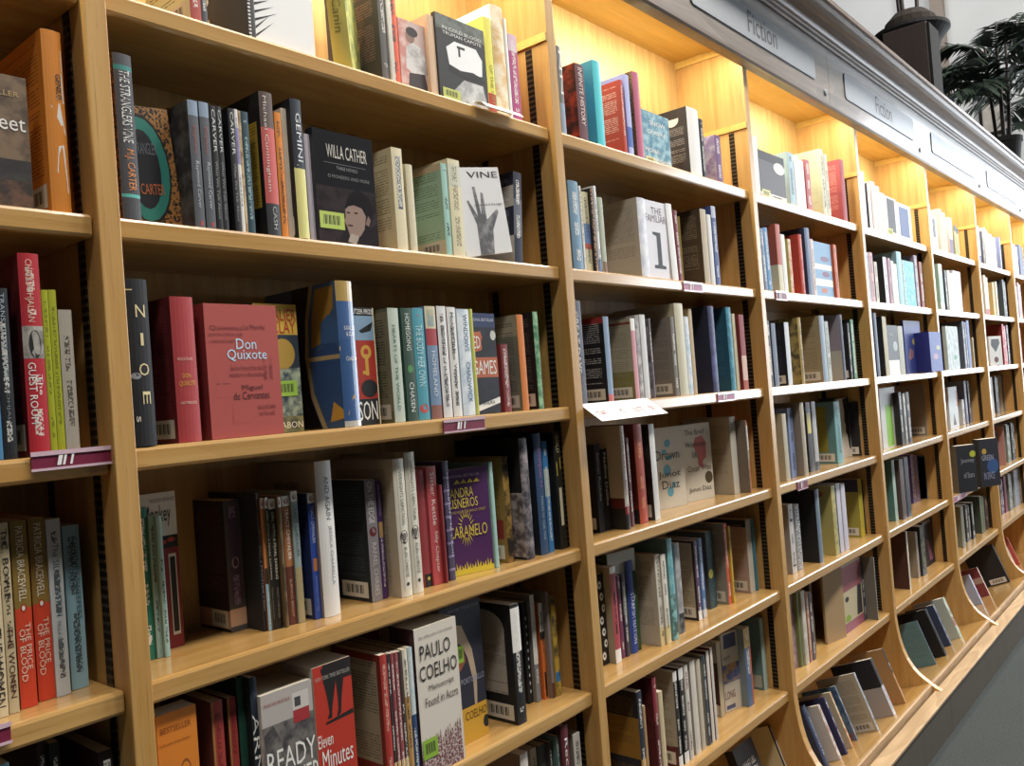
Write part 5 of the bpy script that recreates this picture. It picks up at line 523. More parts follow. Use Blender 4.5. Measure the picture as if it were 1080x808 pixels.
('s', (2.0831, 0.067, 0.8131), (0, 0.0, 0.0), 0.0144, 0.1472, 0.2231, {'sb': [(0.7, 1, '#e9e6df'), (0.62, 0.7, '#17171a')], 'd': [('r', 's', (0.25, 0.02, 0.75, 0.28), '#17171a', 0, None)], 'c': '#cf6a2c'}, 'white and orange paperback with black blocks, fifth shelf, second bay', 'books on the fifth shelf of the second bay'),
('s', (2.0981, 0.055, 0.8131), (0, 0.0, 0.0), 0.0094, 0.175, 0.2477, {'hb': 1, 'sb': [(0, 0.14, '#5c2c24')], 'bk': '#877b6c', 'ps': 0, 'c': '#84777a'}, 'dull mauve hardback with a brown foot, fifth shelf, second bay', 'books on the fifth shelf of the second bay'),
('s', (2.1122, 0.053, 0.8131), (0, 0.0, 0.0), 0.0166, 0.154, 0.2333, {'sb': [(0.14, 0.24, '#3c78a8')], 'ps': 3, 'is_': '#3a342c', 'c': '#b8983a'}, 'mustard and blue thin paperback, fifth shelf, second bay', 'books on the fifth shelf of the second bay'),
('s', (1.927, 0.02, 0.4771), (0, 0.0, 0.0), 0.0254, 0.165, 0.2735, {'bk': '#7a7068', 'ps': 0, 'c': '#cfc6bc'}, 'white paperback low on the shelf, sixth shelf, second bay', 'books on the sixth shelf of the second bay'),
('s', (1.985, 0.04, 0.4771), (0, 0.0, 0.0), 0.0202, 0.165, 0.2605, {'bk': '#857458', 'c': '#a08c6c'}, 'tan paperback low on the shelf, sixth shelf, second bay', 'books on the sixth shelf of the second bay'),
('s', (2.015, 0.04, 0.4771), (0, 0.0, 0.0), 0.0241, 0.165, 0.2565, {'bk': '#5a6c64', 'c': '#4a4c48'}, 'green-backed paperback with black edge, sixth shelf, second bay', 'books on the sixth shelf of the second bay'),
('s', (2.0397, 0.03, 0.4771), (0, 0.0, 0.0), 0.0079, 0.165, 0.2585, {'c': '#3c3430'}, 'black and orange thin book, sixth shelf, second bay', 'books on the sixth shelf of the second bay'),
('s', (2.054, 0.02, 0.4771), (0, 0.0, 0.0), 0.0085, 0.165, 0.2695, {'c': '#56706c'}, 'grey-green hardback low on the shelf, sixth shelf, second bay', 'books on the sixth shelf of the second bay'),
('s', (2.0631, 0.012, 0.4771), (0, 0.0, 0.0), 0.0255, 0.165, 0.2895, {'hb': 1, 'bk': '#3c1418', 'T': [('s', 'Reckless', 0.3, 0.4, 0.7, 0.9, '#e9e6df')], 'ps': 0, 'c': '#5c1f2a'}, 'maroon hardback with white lettering low on the shelf, sixth shelf, second bay', 'books on the sixth shelf of the second bay'),
('s', (2.116, 0.02, 0.4771), (0, 0.0, 0.0), 0.0265, 0.165, 0.2505, {'bk': '#8c867c', 'c': '#c4beb4'}, 'white and grey paperback low on the shelf, sixth shelf, second bay', 'books on the sixth shelf of the second bay'),
('s', (2.2455, 0.01, 2.1588), (0, 0.0, 0.0), 0.0195, 0.1452, 0.22, {'hb': 1, 'ps': 0, 'T': [('s', 'NN', 0.3, 0.45, 0.9, 0.95, '#e9e6df')], 'sb': [(0, 0.35, '#8fa0b4')], 'c': '#77787a'}, 'grey hardback with big white letters N, top shelf, third bay', 'books on the top shelf of the third bay'),
('s', (2.3238, 0.012, 2.1588), (0, 0.0, 0.0), 0.0373, 0.1304, 0.1975, {'bk': '#3a1714', 'pb': 3, 'ib': '#a83a22', 'ti': '#c8b0a0', 'T': [('s', 'INFINITE HISTORY', 0.3, 0.2, 0.75, 0.95, '#e0d0c8')], 'ps': 0, 'c': '#5c2c34'}, 'black and red thriller-style paperback, top shelf, third bay', 'books on the top shelf of the third bay'),
('s', (2.4007, 0.01, 2.1588), (0, 0.0, 0.0), 0.0349, 0.1477, 0.2237, {'bk': '#3a9cc4', 'sp': '#55ccd6', 'hb': 1, 'ps': 0, 'c': '#37b6cf'}, 'bright cyan hardback, top shelf, third bay', 'books on the top shelf of the third bay'),
('s', (2.5298, 0.012, 2.1588), (0, 0.0, 0.0), 0.0142, 0.1337, 0.2026, {'bk': '#b23c2b', 'ti': '#e0b0a0', 'c': '#b8402f'}, 'red paperback with white back text, top shelf, third bay', 'books on the top shelf of the third bay'),
('s', (2.5535, 0.012, 2.1588), (0, 0.0, 0.0), 0.0241, 0.1478, 0.2239, {'bk': '#8c90c8', 'sb': [(0.1, 0.35, '#4c68b4')], 'ps': 0, 'c': '#b0b4e0'}, 'lilac and blue paperback, top shelf, third bay', 'books on the top shelf of the third bay'),
('s', (2.5971, 0.012, 2.1588), (0, 0.0, 0.0), 0.0348, 0.16, 0.2424, {'bk': '#6a5230', 'pb': 4, 'ib': '#221a14', 'hb': 1, 'ps': 0, 'c': '#b8607a'}, 'rose hardback with a gold and black back, top shelf, third bay', 'books on the top shelf of the third bay'),
('f', (2.6559, 0.05, 2.1588), (-0.0, 0, -1.5708), 0.02, 0.16, 0.1562, {'pf': 3, 'iff': '#9cc0cc', 'st': [('f', 0.1, 0.02, 0.38, 0.14, '#d8d07a')], 'T': [('f', 'SNOW', 0.3, 0.76, 0.85, 0.84, '#e9e6df'), ('f', 'QUEEN', 0.2, 0.58, 0.8, 0.66, '#e9e6df'), ('f', 'MICHAEL', 0.1, 0.24, 0.6, 0.31, '#e9e6df'), ('f', 'CUNNINGHAM', 0.1, 0.08, 0.95, 0.15, '#e9e6df')], 'c': '#4a8098'}, 'teal face-out book The Snow Queen, top shelf, third bay', 'books on the top shelf of the third bay'),
('s', (2.8988, 0.012, 2.1588), (0, 0.0, 0.0), 0.0724, 0.1374, 0.2082, {'bk': '#262427', 'ti': '#8a8886', 'hb': 1, 'ps': 0, 'd': [('r', 'b', (0.3, 0.72, 1, 1), '#201e20', 0, None), ('e', 'b', (0.62, 0.84, 0.17, 0.09), '#d0ccc8', 0, None), ('p', 'b', (0.45, 0.86, 0.5, 0.97, 0.75, 0.97, 0.78, 0.86), '#1a181a', 0, None)], 'c': '#e8e6e2'}, 'white hardback with a black back and portrait, top shelf, third bay', 'books on the top shelf of the third bay'),
('s', (2.9774, 0.012, 2.1588), (0, 0.0, 0.0), 0.0218, 0.1228, 0.1861, {'c': '#1c1c22'}, 'thin black paperback, top shelf, third bay', 'books on the top shelf of the third bay'),
('s', (3.0727, 0.012, 2.1588), (0, 0.0, 0.0), 0.0396, 0.1012, 0.1533, {'bk': '#8c7aa0', 'pb': 3, 'ib': '#c0b4c8', 'c': '#6c4478'}, 'purple paperback with a lilac cloudy back, top shelf, third bay', 'books on the top shelf of the third bay'),
('s', (2.2513, 0.01, 1.825), (0, 0.0, 0.0), 0.0419, 0.1452, 0.22, {'bk': '#5f7d94', 'sp': '#6c8ca4', 'hb': 1, 'ti': '#8aa0b0', 'c': '#5a7890'}, 'steel blue hardback, second shelf, third bay', 'books on the second shelf of the third bay'),
('s', (2.2972, 0.01, 1.825), (0, 0.0, 0.0), 0.0082, 0.1402, 0.2123, {'c': '#dad8d0'}, 'thin white book, second shelf, third bay', 'books on the second shelf of the third bay'),
('s', (2.3215, 0.02, 1.825), (0, 0.0, 0.0), 0.0271, 0.1343, 0.2035, {'sb': [(0.35, 0.6, '#5c78a4'), (0.28, 0.35, '#a84c3c')], 'c': '#c8bf9c'}, 'cream and blue-banded paperback, second shelf, third bay', 'books on the second shelf of the third bay'),
('s', (2.3491, 0.012, 1.825), (0, 0.0, 0.0), 0.0112, 0.1413, 0.2141, {'ps': 4, 'is_': '#c09470', 'c': '#1e1c1c'}, 'black paperback with a floral spine, second shelf, third bay', 'books on the second shelf of the third bay'),
('s', (2.3646, 0.012, 1.825), (0, 0.0, 0.0), 0.0107, 0.1467, 0.2223, {'sb': [(0, 0.15, '#6c80b0')], 'c': '#e0e0e0'}, 'white paperback with a blue foot, second shelf, third bay', 'books on the second shelf of the third bay'),
('s', (2.3927, 0.018, 1.825), (0, 0.0, 0.0), 0.0175, 0.1306, 0.1978, {'sb': [(0, 0.15, '#7a5a3c')], 'ps': 0, 'c': '#aeb4a0'}, 'pale grey-green paperback with brown foot, second shelf, third bay', 'books on the second shelf of the third bay'),
('s', (2.5668, 0.01, 1.825), (0, 0.0, 0.0), 0.0421, 0.15, 0.2188, {'bk': '#b5aa9a', 'ti': '#8a8074', 'hb': 1, 'ps': 3, 'is_': '#e8e8ec', 'c': '#cdd0dc'}, 'thick off-white hardback with a text-filled back, second shelf, third bay', 'books on the second shelf of the third bay'),
('f', (2.6121, 0.035, 1.825), (-0.0, 0, -1.5708), 0.02, 0.1146, 0.2205, {'d': [('p', 'f', (0.3, 0.13, 0.85, 0.13, 0.85, 0.17, 0.68, 0.18, 0.68, 0.6, 0.3, 0.6, 0.3, 0.57, 0.48, 0.55, 0.48, 0.18, 0.3, 0.17), '#17171a', 0, None)], 'T': [('f', 'THE', 0.3, 0.83, 0.8, 0.92, '#7a7274'), ('f', 'FAMILIAR', 0.02, 0.73, 0.98, 0.82, '#7a7274')], 'c': '#dddbe0'}, 'white face-out book The Familiar with a black figure 1, second shelf, third bay', 'books on the second shelf of the third bay'),
('s', (2.7377, 0.012, 1.825), (0, -0.0524, 0.0), 0.033, 0.1466, 0.2222, {'ps': 0, 'c': '#e6e4e2'}, 'white book leaning left beside the face-out one, second shelf, third bay', 'books on the second shelf of the third bay'),
('s', (2.7762, 0.012, 1.825), (0, -0.0349, 0.0), 0.0196, 0.1369, 0.2074, {'c': '#7a3438'}, 'maroon and blue thin paperback, second shelf, third bay', 'books on the second shelf of the third bay'),
('f', (2.8127, 0.0304, 1.825), (0.0698, 0, -1.0472), 0.012, 0.09, 0.1941, {'pf': 3, 'iff': '#c0b060', 'c': '#a49448'}, 'olive yellow book turned half face out, second shelf, third bay', 'books on the second shelf of the third bay'),
('s', (2.9338, 0.012, 1.825), (0, 0.0, 0.0), 0.0371, 0.1531, 0.2319, {'bk': '#4a3a2c', 'ti': '#8a7a64', 'ps': 0, 'c': '#b4a488'}, 'beige-spined paperback with a dark brown back, second shelf, third bay', 'books on the second shelf of the third bay'),
('s', (2.9771, 0.012, 1.825), (0, 0.0, 0.0), 0.0253, 0.1447, 0.2193, {'ps': 0, 'c': '#d8d6d2'}, 'white paperback near the gap, second shelf, third bay', 'books on the second shelf of the third bay'),
('s', (3.0088, 0.012, 1.825), (0, 0.0, 0.0), 0.029, 0.165, 0.2499, {'sb': [(0.85, 1, '#b0b4c4')], 'c': '#3c4f84'}, 'navy and white paperback beside the empty space, second shelf, third bay', 'books on the second shelf of the third bay'),
('s', (2.2146, 0.008, 1.4902), (0, 0.0, 0.0), 0.0474, 0.165, 0.2552, {'bk': '#282c3c', 'hb': 1, 'ps': 4, 'is_': '#4a4450', 'T': [('s', 'GREAT DAYS', 0.2, 0.3, 0.6, 0.9, '#c8ccd8')], 'c': '#2c3142'}, 'dark navy hardback with coloured specks, third shelf, third bay', 'books on the third shelf of the third bay'),
('s', (2.3584, 0.01, 1.4902), (0, 0.0, 0.0), 0.0239, 0.1449, 0.2195, {'bk': '#161517', 'ti': '#b0aca8', 'bb': [(0.92, 1, '#8c2c28')], 'sb': [(0, 0.09, '#c86a68')], 'bar': 1, 'ps': 0, 'c': '#7c90a8'}, 'black paperback with a red cap and barcode, third shelf, third bay', 'books on the third shelf of the third bay'),
('s', (2.4897, 0.012, 1.4902), (0, 0.0, 0.0), 0.0213, 0.1437, 0.2177, {'bk': '#9c9278', 'ti': '#7c735c', 'bb': [(0, 0.35, '#77703c'), (0.93, 0.96, '#7c2c28')], 'sb': [(0.85, 1, '#e9e6df')], 'bar': 1, 'ps': 0, 'c': '#c88c94'}, 'beige to olive paperback with a pink spine, third shelf, third bay', 'books on the third shelf of the third bay'),
('s', (2.5134, 0.012, 1.4902), (0, 0.0, 0.0), 0.0192, 0.1491, 0.2259, {'ps': 3, 'is_': '#c8c4c0', 'c': '#8a8688'}, 'grey speckled thin paperback, third shelf, third bay', 'books on the third shelf of the third bay'),
('s', (2.5342, 0.01, 1.4902), (0, 0.0, 0.0), 0.0269, 0.151, 0.2288, {'ps': 0, 'c': '#cfcecb'}, 'white narrow hardback, third shelf, third bay', 'books on the third shelf of the third bay'),
('s', (2.5951, 0.02, 1.4902), (0, 0.0, 0.0), 0.0101, 0.1458, 0.2209, {'bk': '#7a747c', 'pb': 3, 'ib': '#3a302c', 'c': '#5c5258'}, 'photographic grey paperback, third shelf, third bay', 'books on the third shelf of the third bay'),
('s', (2.7012, 0.012, 1.4902), (0, 0.0, 0.0), 0.0217, 0.1503, 0.2277, {'bk': '#837a70', 'ti': '#6a6258', 'bar': 1, 'ps': 2, 'c': '#6c665c'}, 'grey-brown paperback with barcode, third shelf, third bay', 'books on the third shelf of the third bay'),
('s', (2.7248, 0.01, 1.4902), (0, 0.0, 0.0), 0.05, 0.21, 0.2664, {'bk': '#a69c84', 'hb': 1, 'ps': 0, 'ti': '#7a7260', 'c': '#c9c2a8'}, 'tall cream hardback, third shelf, third bay', 'books on the third shelf of the third bay'),
('s', (2.7813, 0.012, 1.4902), (0, 0.0, 0.0), 0.0257, 0.1515, 0.2296, {'ps': 3, 'is_': '#a8c0d0', 'c': '#d8dadc'}, 'white paperback with blue spots, third shelf, third bay', 'books on the third shelf of the third bay'),
('s', (2.8247, 0.02, 1.4902), (0, 0.0, 0.0), 0.0204, 0.165, 0.2542, {'ps': 0, 'c': '#b39c74'}, 'thin tan paperback, third shelf, third bay', 'books on the third shelf of the third bay'),
('s', (2.9286, 0.01, 1.4902), (0, 0.0, 0.0), 0.0375, 0.165, 0.2648, {'bk': '#1f2338', 'hb': 1, 'ps': 3, 'is_': '#55588a', 'c': '#3a3d60'}, 'navy blue hardback, third shelf, third bay', 'books on the third shelf of the third bay'),
('s', (3.0544, 0.012, 1.4902), (0, 0.0, 0.0), 0.0336, 0.165, 0.2661, {'bk': '#27566a', 'ti': '#3c6c7c', 'hb': 1, 'ps': 3, 'is_': '#58a0b0', 'c': '#3f7c92'}, 'teal hardback with a dark foot, third shelf, third bay', 'books on the third shelf of the third bay'),
('s', (3.1114, 0.02, 1.4902), (0, 0.0, 0.0), 0.0206, 0.1633, 0.2474, {'ps': 0, 'c': '#c0b490'}, 'thin beige paperback, third shelf, third bay', 'books on the third shelf of the third bay'),
('s', (3.143, 0.012, 1.4902), (0, 0.0, 0.0), 0.0353, 0.1611, 0.2442, {'bk': '#7c2c2c', 'sb': [(0.45, 1, '#8c3034'), (0, 0.12, '#a8482c')], 'ps': 0, 'c': '#d8b4a0'}, 'red to cream paperback, third shelf, third bay', 'books on the third shelf of the third bay'),
('s', (2.3649, 0.074, 1.1541), (0, 0.0, 0.0), 0.0262, 0.1513, 0.2293, {'bk': '#131316', 'ti': '#2c2c30', 'bar': 1, 'T': [('s', 'Salman Rushdie', 0.3, 0.35, 0.7, 0.9, '#c8ccd4')], 'ps': 0, 'c': '#343a4a'}, 'black hardback with a slate spine lettered Salman, fourth shelf, third bay', 'books on the fourth shelf of the third bay'),
('s', (2.3955, 0.074, 1.1541), (0, 0.0, 0.0), 0.0267, 0.1413, 0.214, {'T': [('s', 'Nadine Delillo', 0.3, 0.3, 0.7, 0.95, '#e9e6df')], 'ps': 0, 'c': '#17171a'}, 'black paperback with white script, fourth shelf, third bay', 'books on the fourth shelf of the third bay'),
('s', (2.4228, 0.029, 1.1541), (0, 0.0, 0.0), 0.0192, 0.19, 0.2715, {'bk': '#b3a89a', 'hb': 1, 'sb': [(0, 0.14, '#17171a'), (0.14, 0.22, '#7c2024')], 'bb': [(0, 0.2, '#17171a'), (0.2, 0.3, '#5c1c1c')], 'ink': '#a08080', 'c': '#cfc8be'}, 'white hardback fading through red to black, fourth shelf, third bay', 'books on the fourth shelf of the third bay'),
('s', (2.4639, 0.04, 1.1541), (0, 0.0, 0.0), 0.014, 0.1566, 0.2372, {'c': '#5a2a30'}, 'thin maroon paperback, fourth shelf, third bay', 'books on the fourth shelf of the third bay'),
('s', (2.5096, 0.042, 1.1541), (0, 0.0, 0.0), 0.0413, 0.17, 0.2693, {'bk': '#702a22', 'hb': 1, 'ink': '#d08a5c', 'bb': [(0, 0.14, '#17171a')], 'c': '#a8452f'}, 'orange-red hardback, fourth shelf, third bay', 'books on the fourth shelf of the third bay'),
('s', (2.575, 0.034, 1.1541), (0, 0.0, 0.0), 0.0278, 0.165, 0.2642, {'bk': '#1c1a1a', 'pb': 3, 'ib': '#333', 'bar': 1, 'ps': 0, 'c': '#d6d4d0'}, 'black paperback with a white spine, fourth shelf, third bay', 'books on the fourth shelf of the third bay'),
('f', (2.7336, 0.1446, 1.1541), (-0.0, 0, -1.7802), 0.02, 0.1389, 0.2422, {'d': [('e', 'f', (0.5, 0.8, 0.1, 0.05), '#5c9cb0', 0, None), ('e', 'f', (0.38, 0.7, 0.08, 0.03), '#5c9cb0', 0, None), ('e', 'f', (0.5, 0.62, 0.09, 0.03), '#5c9cb0', 0, None), ('e', 'f', (0.44, 0.47, 0.12, 0.07), '#5c9cb0', 0, None), ('e', 'f', (0.62, 0.28, 0.06, 0.04), '#5c9cb0', 0, None), ('e', 'f', (0.5, 0.2, 0.1, 0.06), '#5c9cb0', 0, None)], 'T': [('f', 'Drown', 0.1, 0.6, 0.85, 0.72, '#3c3c3c'), ('f', 'Junot', 0.15, 0.36, 0.85, 0.46, '#3c3c3c'), ('f', 'Diaz', 0.25, 0.24, 0.8, 0.34, '#3c3c3c')], 'c': '#c8c1b0'}, 'white face-out paperback Drown with blue paint spots, fourth shelf, third bay', 'books on the fourth shelf of the third bay'),
('f', (2.903, 0.1347, 1.1541), (-0.0, 0, -1.7453), 0.02, 0.1379, 0.2405, {'d': [('p', 'f', (0.35, 0.72, 0.45, 0.82, 0.7, 0.84, 0.82, 0.74, 0.8, 0.55, 0.66, 0.5, 0.66, 0.4, 0.5, 0.45, 0.48, 0.6), '#b8554c', 0, None), ('e', 'f', (0.84, 0.28, 0.14, 0.08), '#4a3c1c', 0, None)], 'T': [('f', 'The Brief', 0.08, 0.86, 0.78, 0.93, '#3c3c3c'), ('f', 'Wondrous', 0.08, 0.7, 0.8, 0.77, '#3c3c3c'), ('f', 'Life', 0.3, 0.56, 0.5, 0.64, '#3c3c3c'), ('f', 'Oscar Wao', 0.1, 0.38, 0.95, 0.46, '#3c3c3c'), ('f', 'Junot Diaz', 0.1, 0.1, 0.9, 0.18, '#3c3c3c')], 'c': '#c9c2b2'}, 'white face-out paperback The Brief Wondrous Life with a red profile, fourth shelf, third bay', 'books on the fourth shelf of the third bay'),
('s', (3.103, 0.055, 1.1541), (0, 0.0, 0.0), 0.0415, 0.17, 0.2509, {'bk': '#a79c88', 'ti': '#8a8070', 'hb': 1, 'ps': 0, 'c': '#d2cdc0'}, 'tall cream hardback with a text-filled back, fourth shelf, third bay', 'books on the fourth shelf of the third bay'),
('s', (3.1451, 0.02, 1.1541), (0, 0.0, 0.0), 0.006, 0.1557, 0.2359, {'c': '#6c6052'}, 'grey-brown thin paperback, fourth shelf, third bay', 'books on the fourth shelf of the third bay'),
('s', (3.1517, 0.02, 1.1541), (0, 0.0, 0.0), 0.006, 0.1517, 0.2299, {'sb': [(0.6, 0.95, '#e9e6df'), (0.45, 0.6, '#a09484')], 'bk': '#3a3634', 'ps': 0, 'c': '#c06a34'}, 'white, black and orange paperback, fourth shelf, third bay', 'books on the fourth shelf of the third bay'),
('s', (2.3443, 0.083, 0.8131), (0, 0.0, 0.0), 0.0305, 0.147, 0.234, {'ps': 0, 'd': [('e', 's', (0.3, 0.1, 0.25, 0.045), '#e9e6df', 0, None), ('e', 's', (0.6499999999999999, 0.23, 0.25, 0.045), '#e9e6df', 0, None), ('e', 's', (0.475, 0.36, 0.25, 0.045), '#e9e6df', 0, None), ('e', 's', (0.3, 0.49, 0.25, 0.045), '#e9e6df', 0, None), ('e', 's', (0.6499999999999999, 0.62, 0.25, 0.045), '#e9e6df', 0, None), ('e', 's', (0.475, 0.75, 0.25, 0.045), '#e9e6df', 0, None), ('e', 's', (0.3, 0.88, 0.25, 0.045), '#e9e6df', 0, None), ('e', 's', (0.3, 0.1, 0.1, 0.015), '#17171a', 0, None), ('e', 's', (0.6499999999999999, 0.23, 0.1, 0.015), '#17171a', 0, None), ('e', 's', (0.475, 0.36, 0.1, 0.015), '#17171a', 0, None), ('e', 's', (0.3, 0.49, 0.1, 0.015), '#17171a', 0, None), ('e', 's', (0.6499999999999999, 0.62, 0.1, 0.015), '#17171a', 0, None), ('e', 's', (0.475, 0.75, 0.1, 0.015), '#17171a', 0, None), ('e', 's', (0.3, 0.88, 0.1, 0.015), '#17171a', 0, None)], 'c': '#1c1a18'}, 'black paperback with white skulls, fifth shelf, third bay', 'books on the fifth shelf of the third bay'),
('s', (2.3754, 0.062, 0.8131), (0, 0.0, 0.0), 0.0256, 0.1642, 0.2488, {'bk': '#9a917f', 'sb': [(0.93, 1, '#e9e6df'), (0, 0.14, '#e9e6df')], 'ink': '#3c1418', 'd': [('r', 's', (0.35, 0.62, 0.6, 0.72), '#2a1416', 0, None), ('r', 's', (0.35, 0.3, 0.6, 0.4), '#2a1416', 0, None)], 'c': '#a8444c'}, 'red-labelled paperback with white ends and beige back, fifth shelf, third bay', 'books on the fifth shelf of the third bay'),
('s', (2.4185, 0.072, 0.8131), (0, 0.0, 0.0), 0.016, 0.1432, 0.217, {'c': '#6c3450'}, 'maroon and lilac thin paperback, fifth shelf, third bay', 'books on the fifth shelf of the third bay'),
('s', (2.4368, 0.069, 0.8131), (0, 0.0, 0.0), 0.0162, 0.1442, 0.2184, {'sb': [(0.5, 0.9, '#6c7070')], 'c': '#3a3040'}, 'dark violet thin paperback, fifth shelf, third bay', 'books on the fifth shelf of the third bay'),
('s', (2.4639, 0.07, 0.8131), (0, 0.0, 0.0), 0.0308, 0.16, 0.2457, {'bk': '#6a7484', 'hb': 1, 'T': [('s', 'STARFISH NATION', 0.3, 0.1, 0.8, 0.65, '#d8dce8')], 'ps': 0, 'c': '#28408c'}, 'royal blue hardback with white lettering, fifth shelf, third bay', 'books on the fifth shelf of the third bay'),
('f', (2.4043, 0.1048, 0.8131), (-0.0, 0, -1.7104), 0.02, 0.11, 0.2756, {'pf': 3, 'iff': '#24401a', 'd': [('r', 'f', (0, 0.78, 1, 1), '#b9bcb0', 0, None), ('r', 'f', (0.7, 0.04, 0.88, 0.14), '#c0503c', 0, None)], 'T': [('f', 'Merry', 0.3, 0.44, 0.92, 0.58, '#e9e6df')], 'c': '#33521f'}, 'green face-out book with a white cap and red badge, fifth shelf, third bay', 'books on the fifth shelf of the third bay'),
('s', (2.5548, 0.035, 0.8131), (0, 0.0, 0.0), 0.0228, 0.15, 0.2484, {'bk': '#b9b2a0', 'ti': '#8a8474', 'sb': [(0, 0.2, '#d8c48c')], 'c': '#d5cfc0'}, 'white paperback, left of the white twins, fifth shelf, third bay', 'books on the fifth shelf of the third bay'),
('s', (2.5782, 0.03, 0.8131), (0, 0.0, 0.0), 0.0242, 0.1614, 0.2446, {'bk': '#b9b2a0', 'sb': [(0, 0.2, '#d8c48c')], 'c': '#d8d2c4'}, 'white paperback, right of the white twins, fifth shelf, third bay', 'books on the fifth shelf of the third bay'),
('s', (2.6154, 0.03, 0.8131), (0, 0.0, 0.0), 0.0264, 0.2, 0.2821, {'bk': '#6c908c', 'sb': [(0, 0.45, '#2c4a34')], 'ps': 3, 'is_': '#88b8b8', 'c': '#5a98a0'}, 'tall teal and green paperback, fifth shelf, third bay', 'books on the fifth shelf of the third bay'),
('s', (2.6809, 0.046, 0.8131), (0, 0.0, 0.0), 0.0274, 0.165, 0.2562, {'sb': [(0, 0.22, '#17171a')], 'ps': 3, 'is_': '#8c8a8a', 'c': '#b8b5b4'}, 'white paperback with a grey figure, black at the foot, fifth shelf, third bay', 'books on the fifth shelf of the third bay'),
('s', (2.824, 0.064, 0.8131), (0, 0.0, 0.0), 0.0207, 0.15, 0.2381, {'bk': '#a59a80', 'ti': '#7c7460', 'sb': [(0, 0.12, '#e9e6df')], 'bar': 1, 'd': [('r', 'b', (0, 0, 1, 0.03), '#2c1c20', 0, None), ('r', 'b', (0.95, 0, 1, 1), '#2c1c20', 0, None), ('r', 'b', (0, 0.97, 1, 1), '#2c1c20', 0, None)], 'c': '#543a58'}, 'dark-framed beige paperback with a purple spine, fifth shelf, third bay', 'books on the fifth shelf of the third bay'),
('s', (2.8564, 0.067, 0.8131), (0, 0.0, 0.0), 0.0242, 0.157, 0.2379, {'sb': [(0, 0.1, '#c8c8c8')], 'c': '#4a6c9c'}, 'blue paperback with a white tag foot, fifth shelf, third bay', 'books on the fifth shelf of the third bay'),
('s', (2.9553, 0.093, 0.8131), (0, 0.0, 0.0), 0.0447, 0.137, 0.24, {'ps': 4, 'is_': '#2f5a5c', 'd': [('e', 's', (0.35, 0.45, 0.3, 0.06), '#c8c04c', 0, None)], 'bk': '#5a5c54', 'c': '#22303c'}, 'navy paperback with a yellow dot, fifth shelf, third bay', 'books on the fifth shelf of the third bay'),
('s', (3.0286, 0.068, 0.8131), (0, 0.0, 0.0), 0.0233, 0.162, 0.2559, {'bk': '#8c887c', 'd': [('r', 'b', (0.1, 0.22, 0.85, 0.92), '#a09a88', 1, '#77726a')], 'bar': 1, 'c': '#c05534'}, 'orange-red paperback with a framed grey back, fifth shelf, third bay', 'books on the fifth shelf of the third bay'),
('s', (3.0525, 0.062, 0.8131), (0, 0.0, 0.0), 0.0106, 0.1615, 0.2447, {'c': '#c8a83c'}, 'yellow paperback, fifth shelf, third bay', 'books on the fifth shelf of the third bay'),
('s', (3.1899, 0.069, 0.8131), (0, 0.0, 0.0), 0.0365, 0.16, 0.2423, {'bk': '#a88f86', 'ti': '#8c7268', 'bb': [(0.9, 1, '#17171a')], 'bar': 1, 'ps': 0, 'c': '#c8c2b4'}, 'pink-backed paperback with a black cap, fifth shelf, third bay', 'books on the fifth shelf of the third bay'),
('s', (3.227, 0.064, 0.8131), (0, 0.0, 0.0), 0.0143, 0.1591, 0.241, {'ps': 0, 'c': '#3c7080'}, 'thin teal paperback, fifth shelf, third bay', 'books on the fifth shelf of the third bay'),
('s', (2.381, 0.012, 0.4771), (0, 0.0, 0.0), 0.0226, 0.16, 0.2685, {'bk': '#8c6a2a', 'bb': [(0.75, 1, '#17191f'), (0, 0.36, '#1a1f30')], 'ti': '#6c5020', 'sb': [(0, 0.36, '#b8882c')], 'ps': 2, 'c': '#1c2234'}, 'thick navy and gold hardback, sixth shelf, third bay', 'books on the sixth shelf of the third bay'),
('s', (2.4042, 0.012, 0.4771), (0, 0.0, 0.0), 0.0114, 0.1489, 0.2255, {'ps': 0, 'c': '#a8885c'}, 'slim tan paperback, sixth shelf, third bay', 'books on the sixth shelf of the third bay'),
('s', (2.457, 0.012, 0.4771), (0, 0.0, 0.0), 0.0189, 0.17, 0.2815, {'bk': '#5a1c22', 'pb': 3, 'ib': '#43161a', 'hb': 1, 'sb': [(0, 0.6, '#5c1c26')], 'c': '#8c3440'}, 'dark red marbled hardback, sixth shelf, third bay', 'books on the sixth shelf of the third bay'),
('s', (2.483, 0.012, 0.4771), (0, 0.0, 0.0), 0.0201, 0.1561, 0.2365, {'ps': 0, 'c': '#c8b894'}, 'cream thin paperback, sixth shelf, third bay', 'books on the sixth shelf of the third bay'),
('s', (2.576, 0.02, 0.4771), (0, 0.0, 0.0), 0.0203, 0.15, 0.2605, {'bk': '#a89c88', 'ti': '#857a68', 'bb': [(0, 0.22, '#5a2024')], 'sb': [(0, 0.12, '#e9e6df'), (0.9, 1, '#e9e6df')], 'bar': 1, 'c': '#1a1a1c'}, 'black and white paperback with a framed beige back, first of two, sixth shelf, third bay', 'books on the sixth shelf of the third bay'),
('s', (2.607, 0.02, 0.4771), (0, 0.0, 0.0), 0.0237, 0.165, 0.2615, {'sb': [(0, 0.12, '#e9e6df'), (0.88, 1, '#e9e6df')], 'c': '#1a1a1c'}, 'black and white paperback, second of two, sixth shelf, third bay', 'books on the sixth shelf of the third bay'),
('s', (2.638, 0.02, 0.4771), (0, 0.0, 0.0), 0.0193, 0.165, 0.2605, {'ink': '#6c2c40', 'c': '#cfc9be'}, 'white paperback with maroon letters, sixth shelf, third bay', 'books on the sixth shelf of the third bay'),
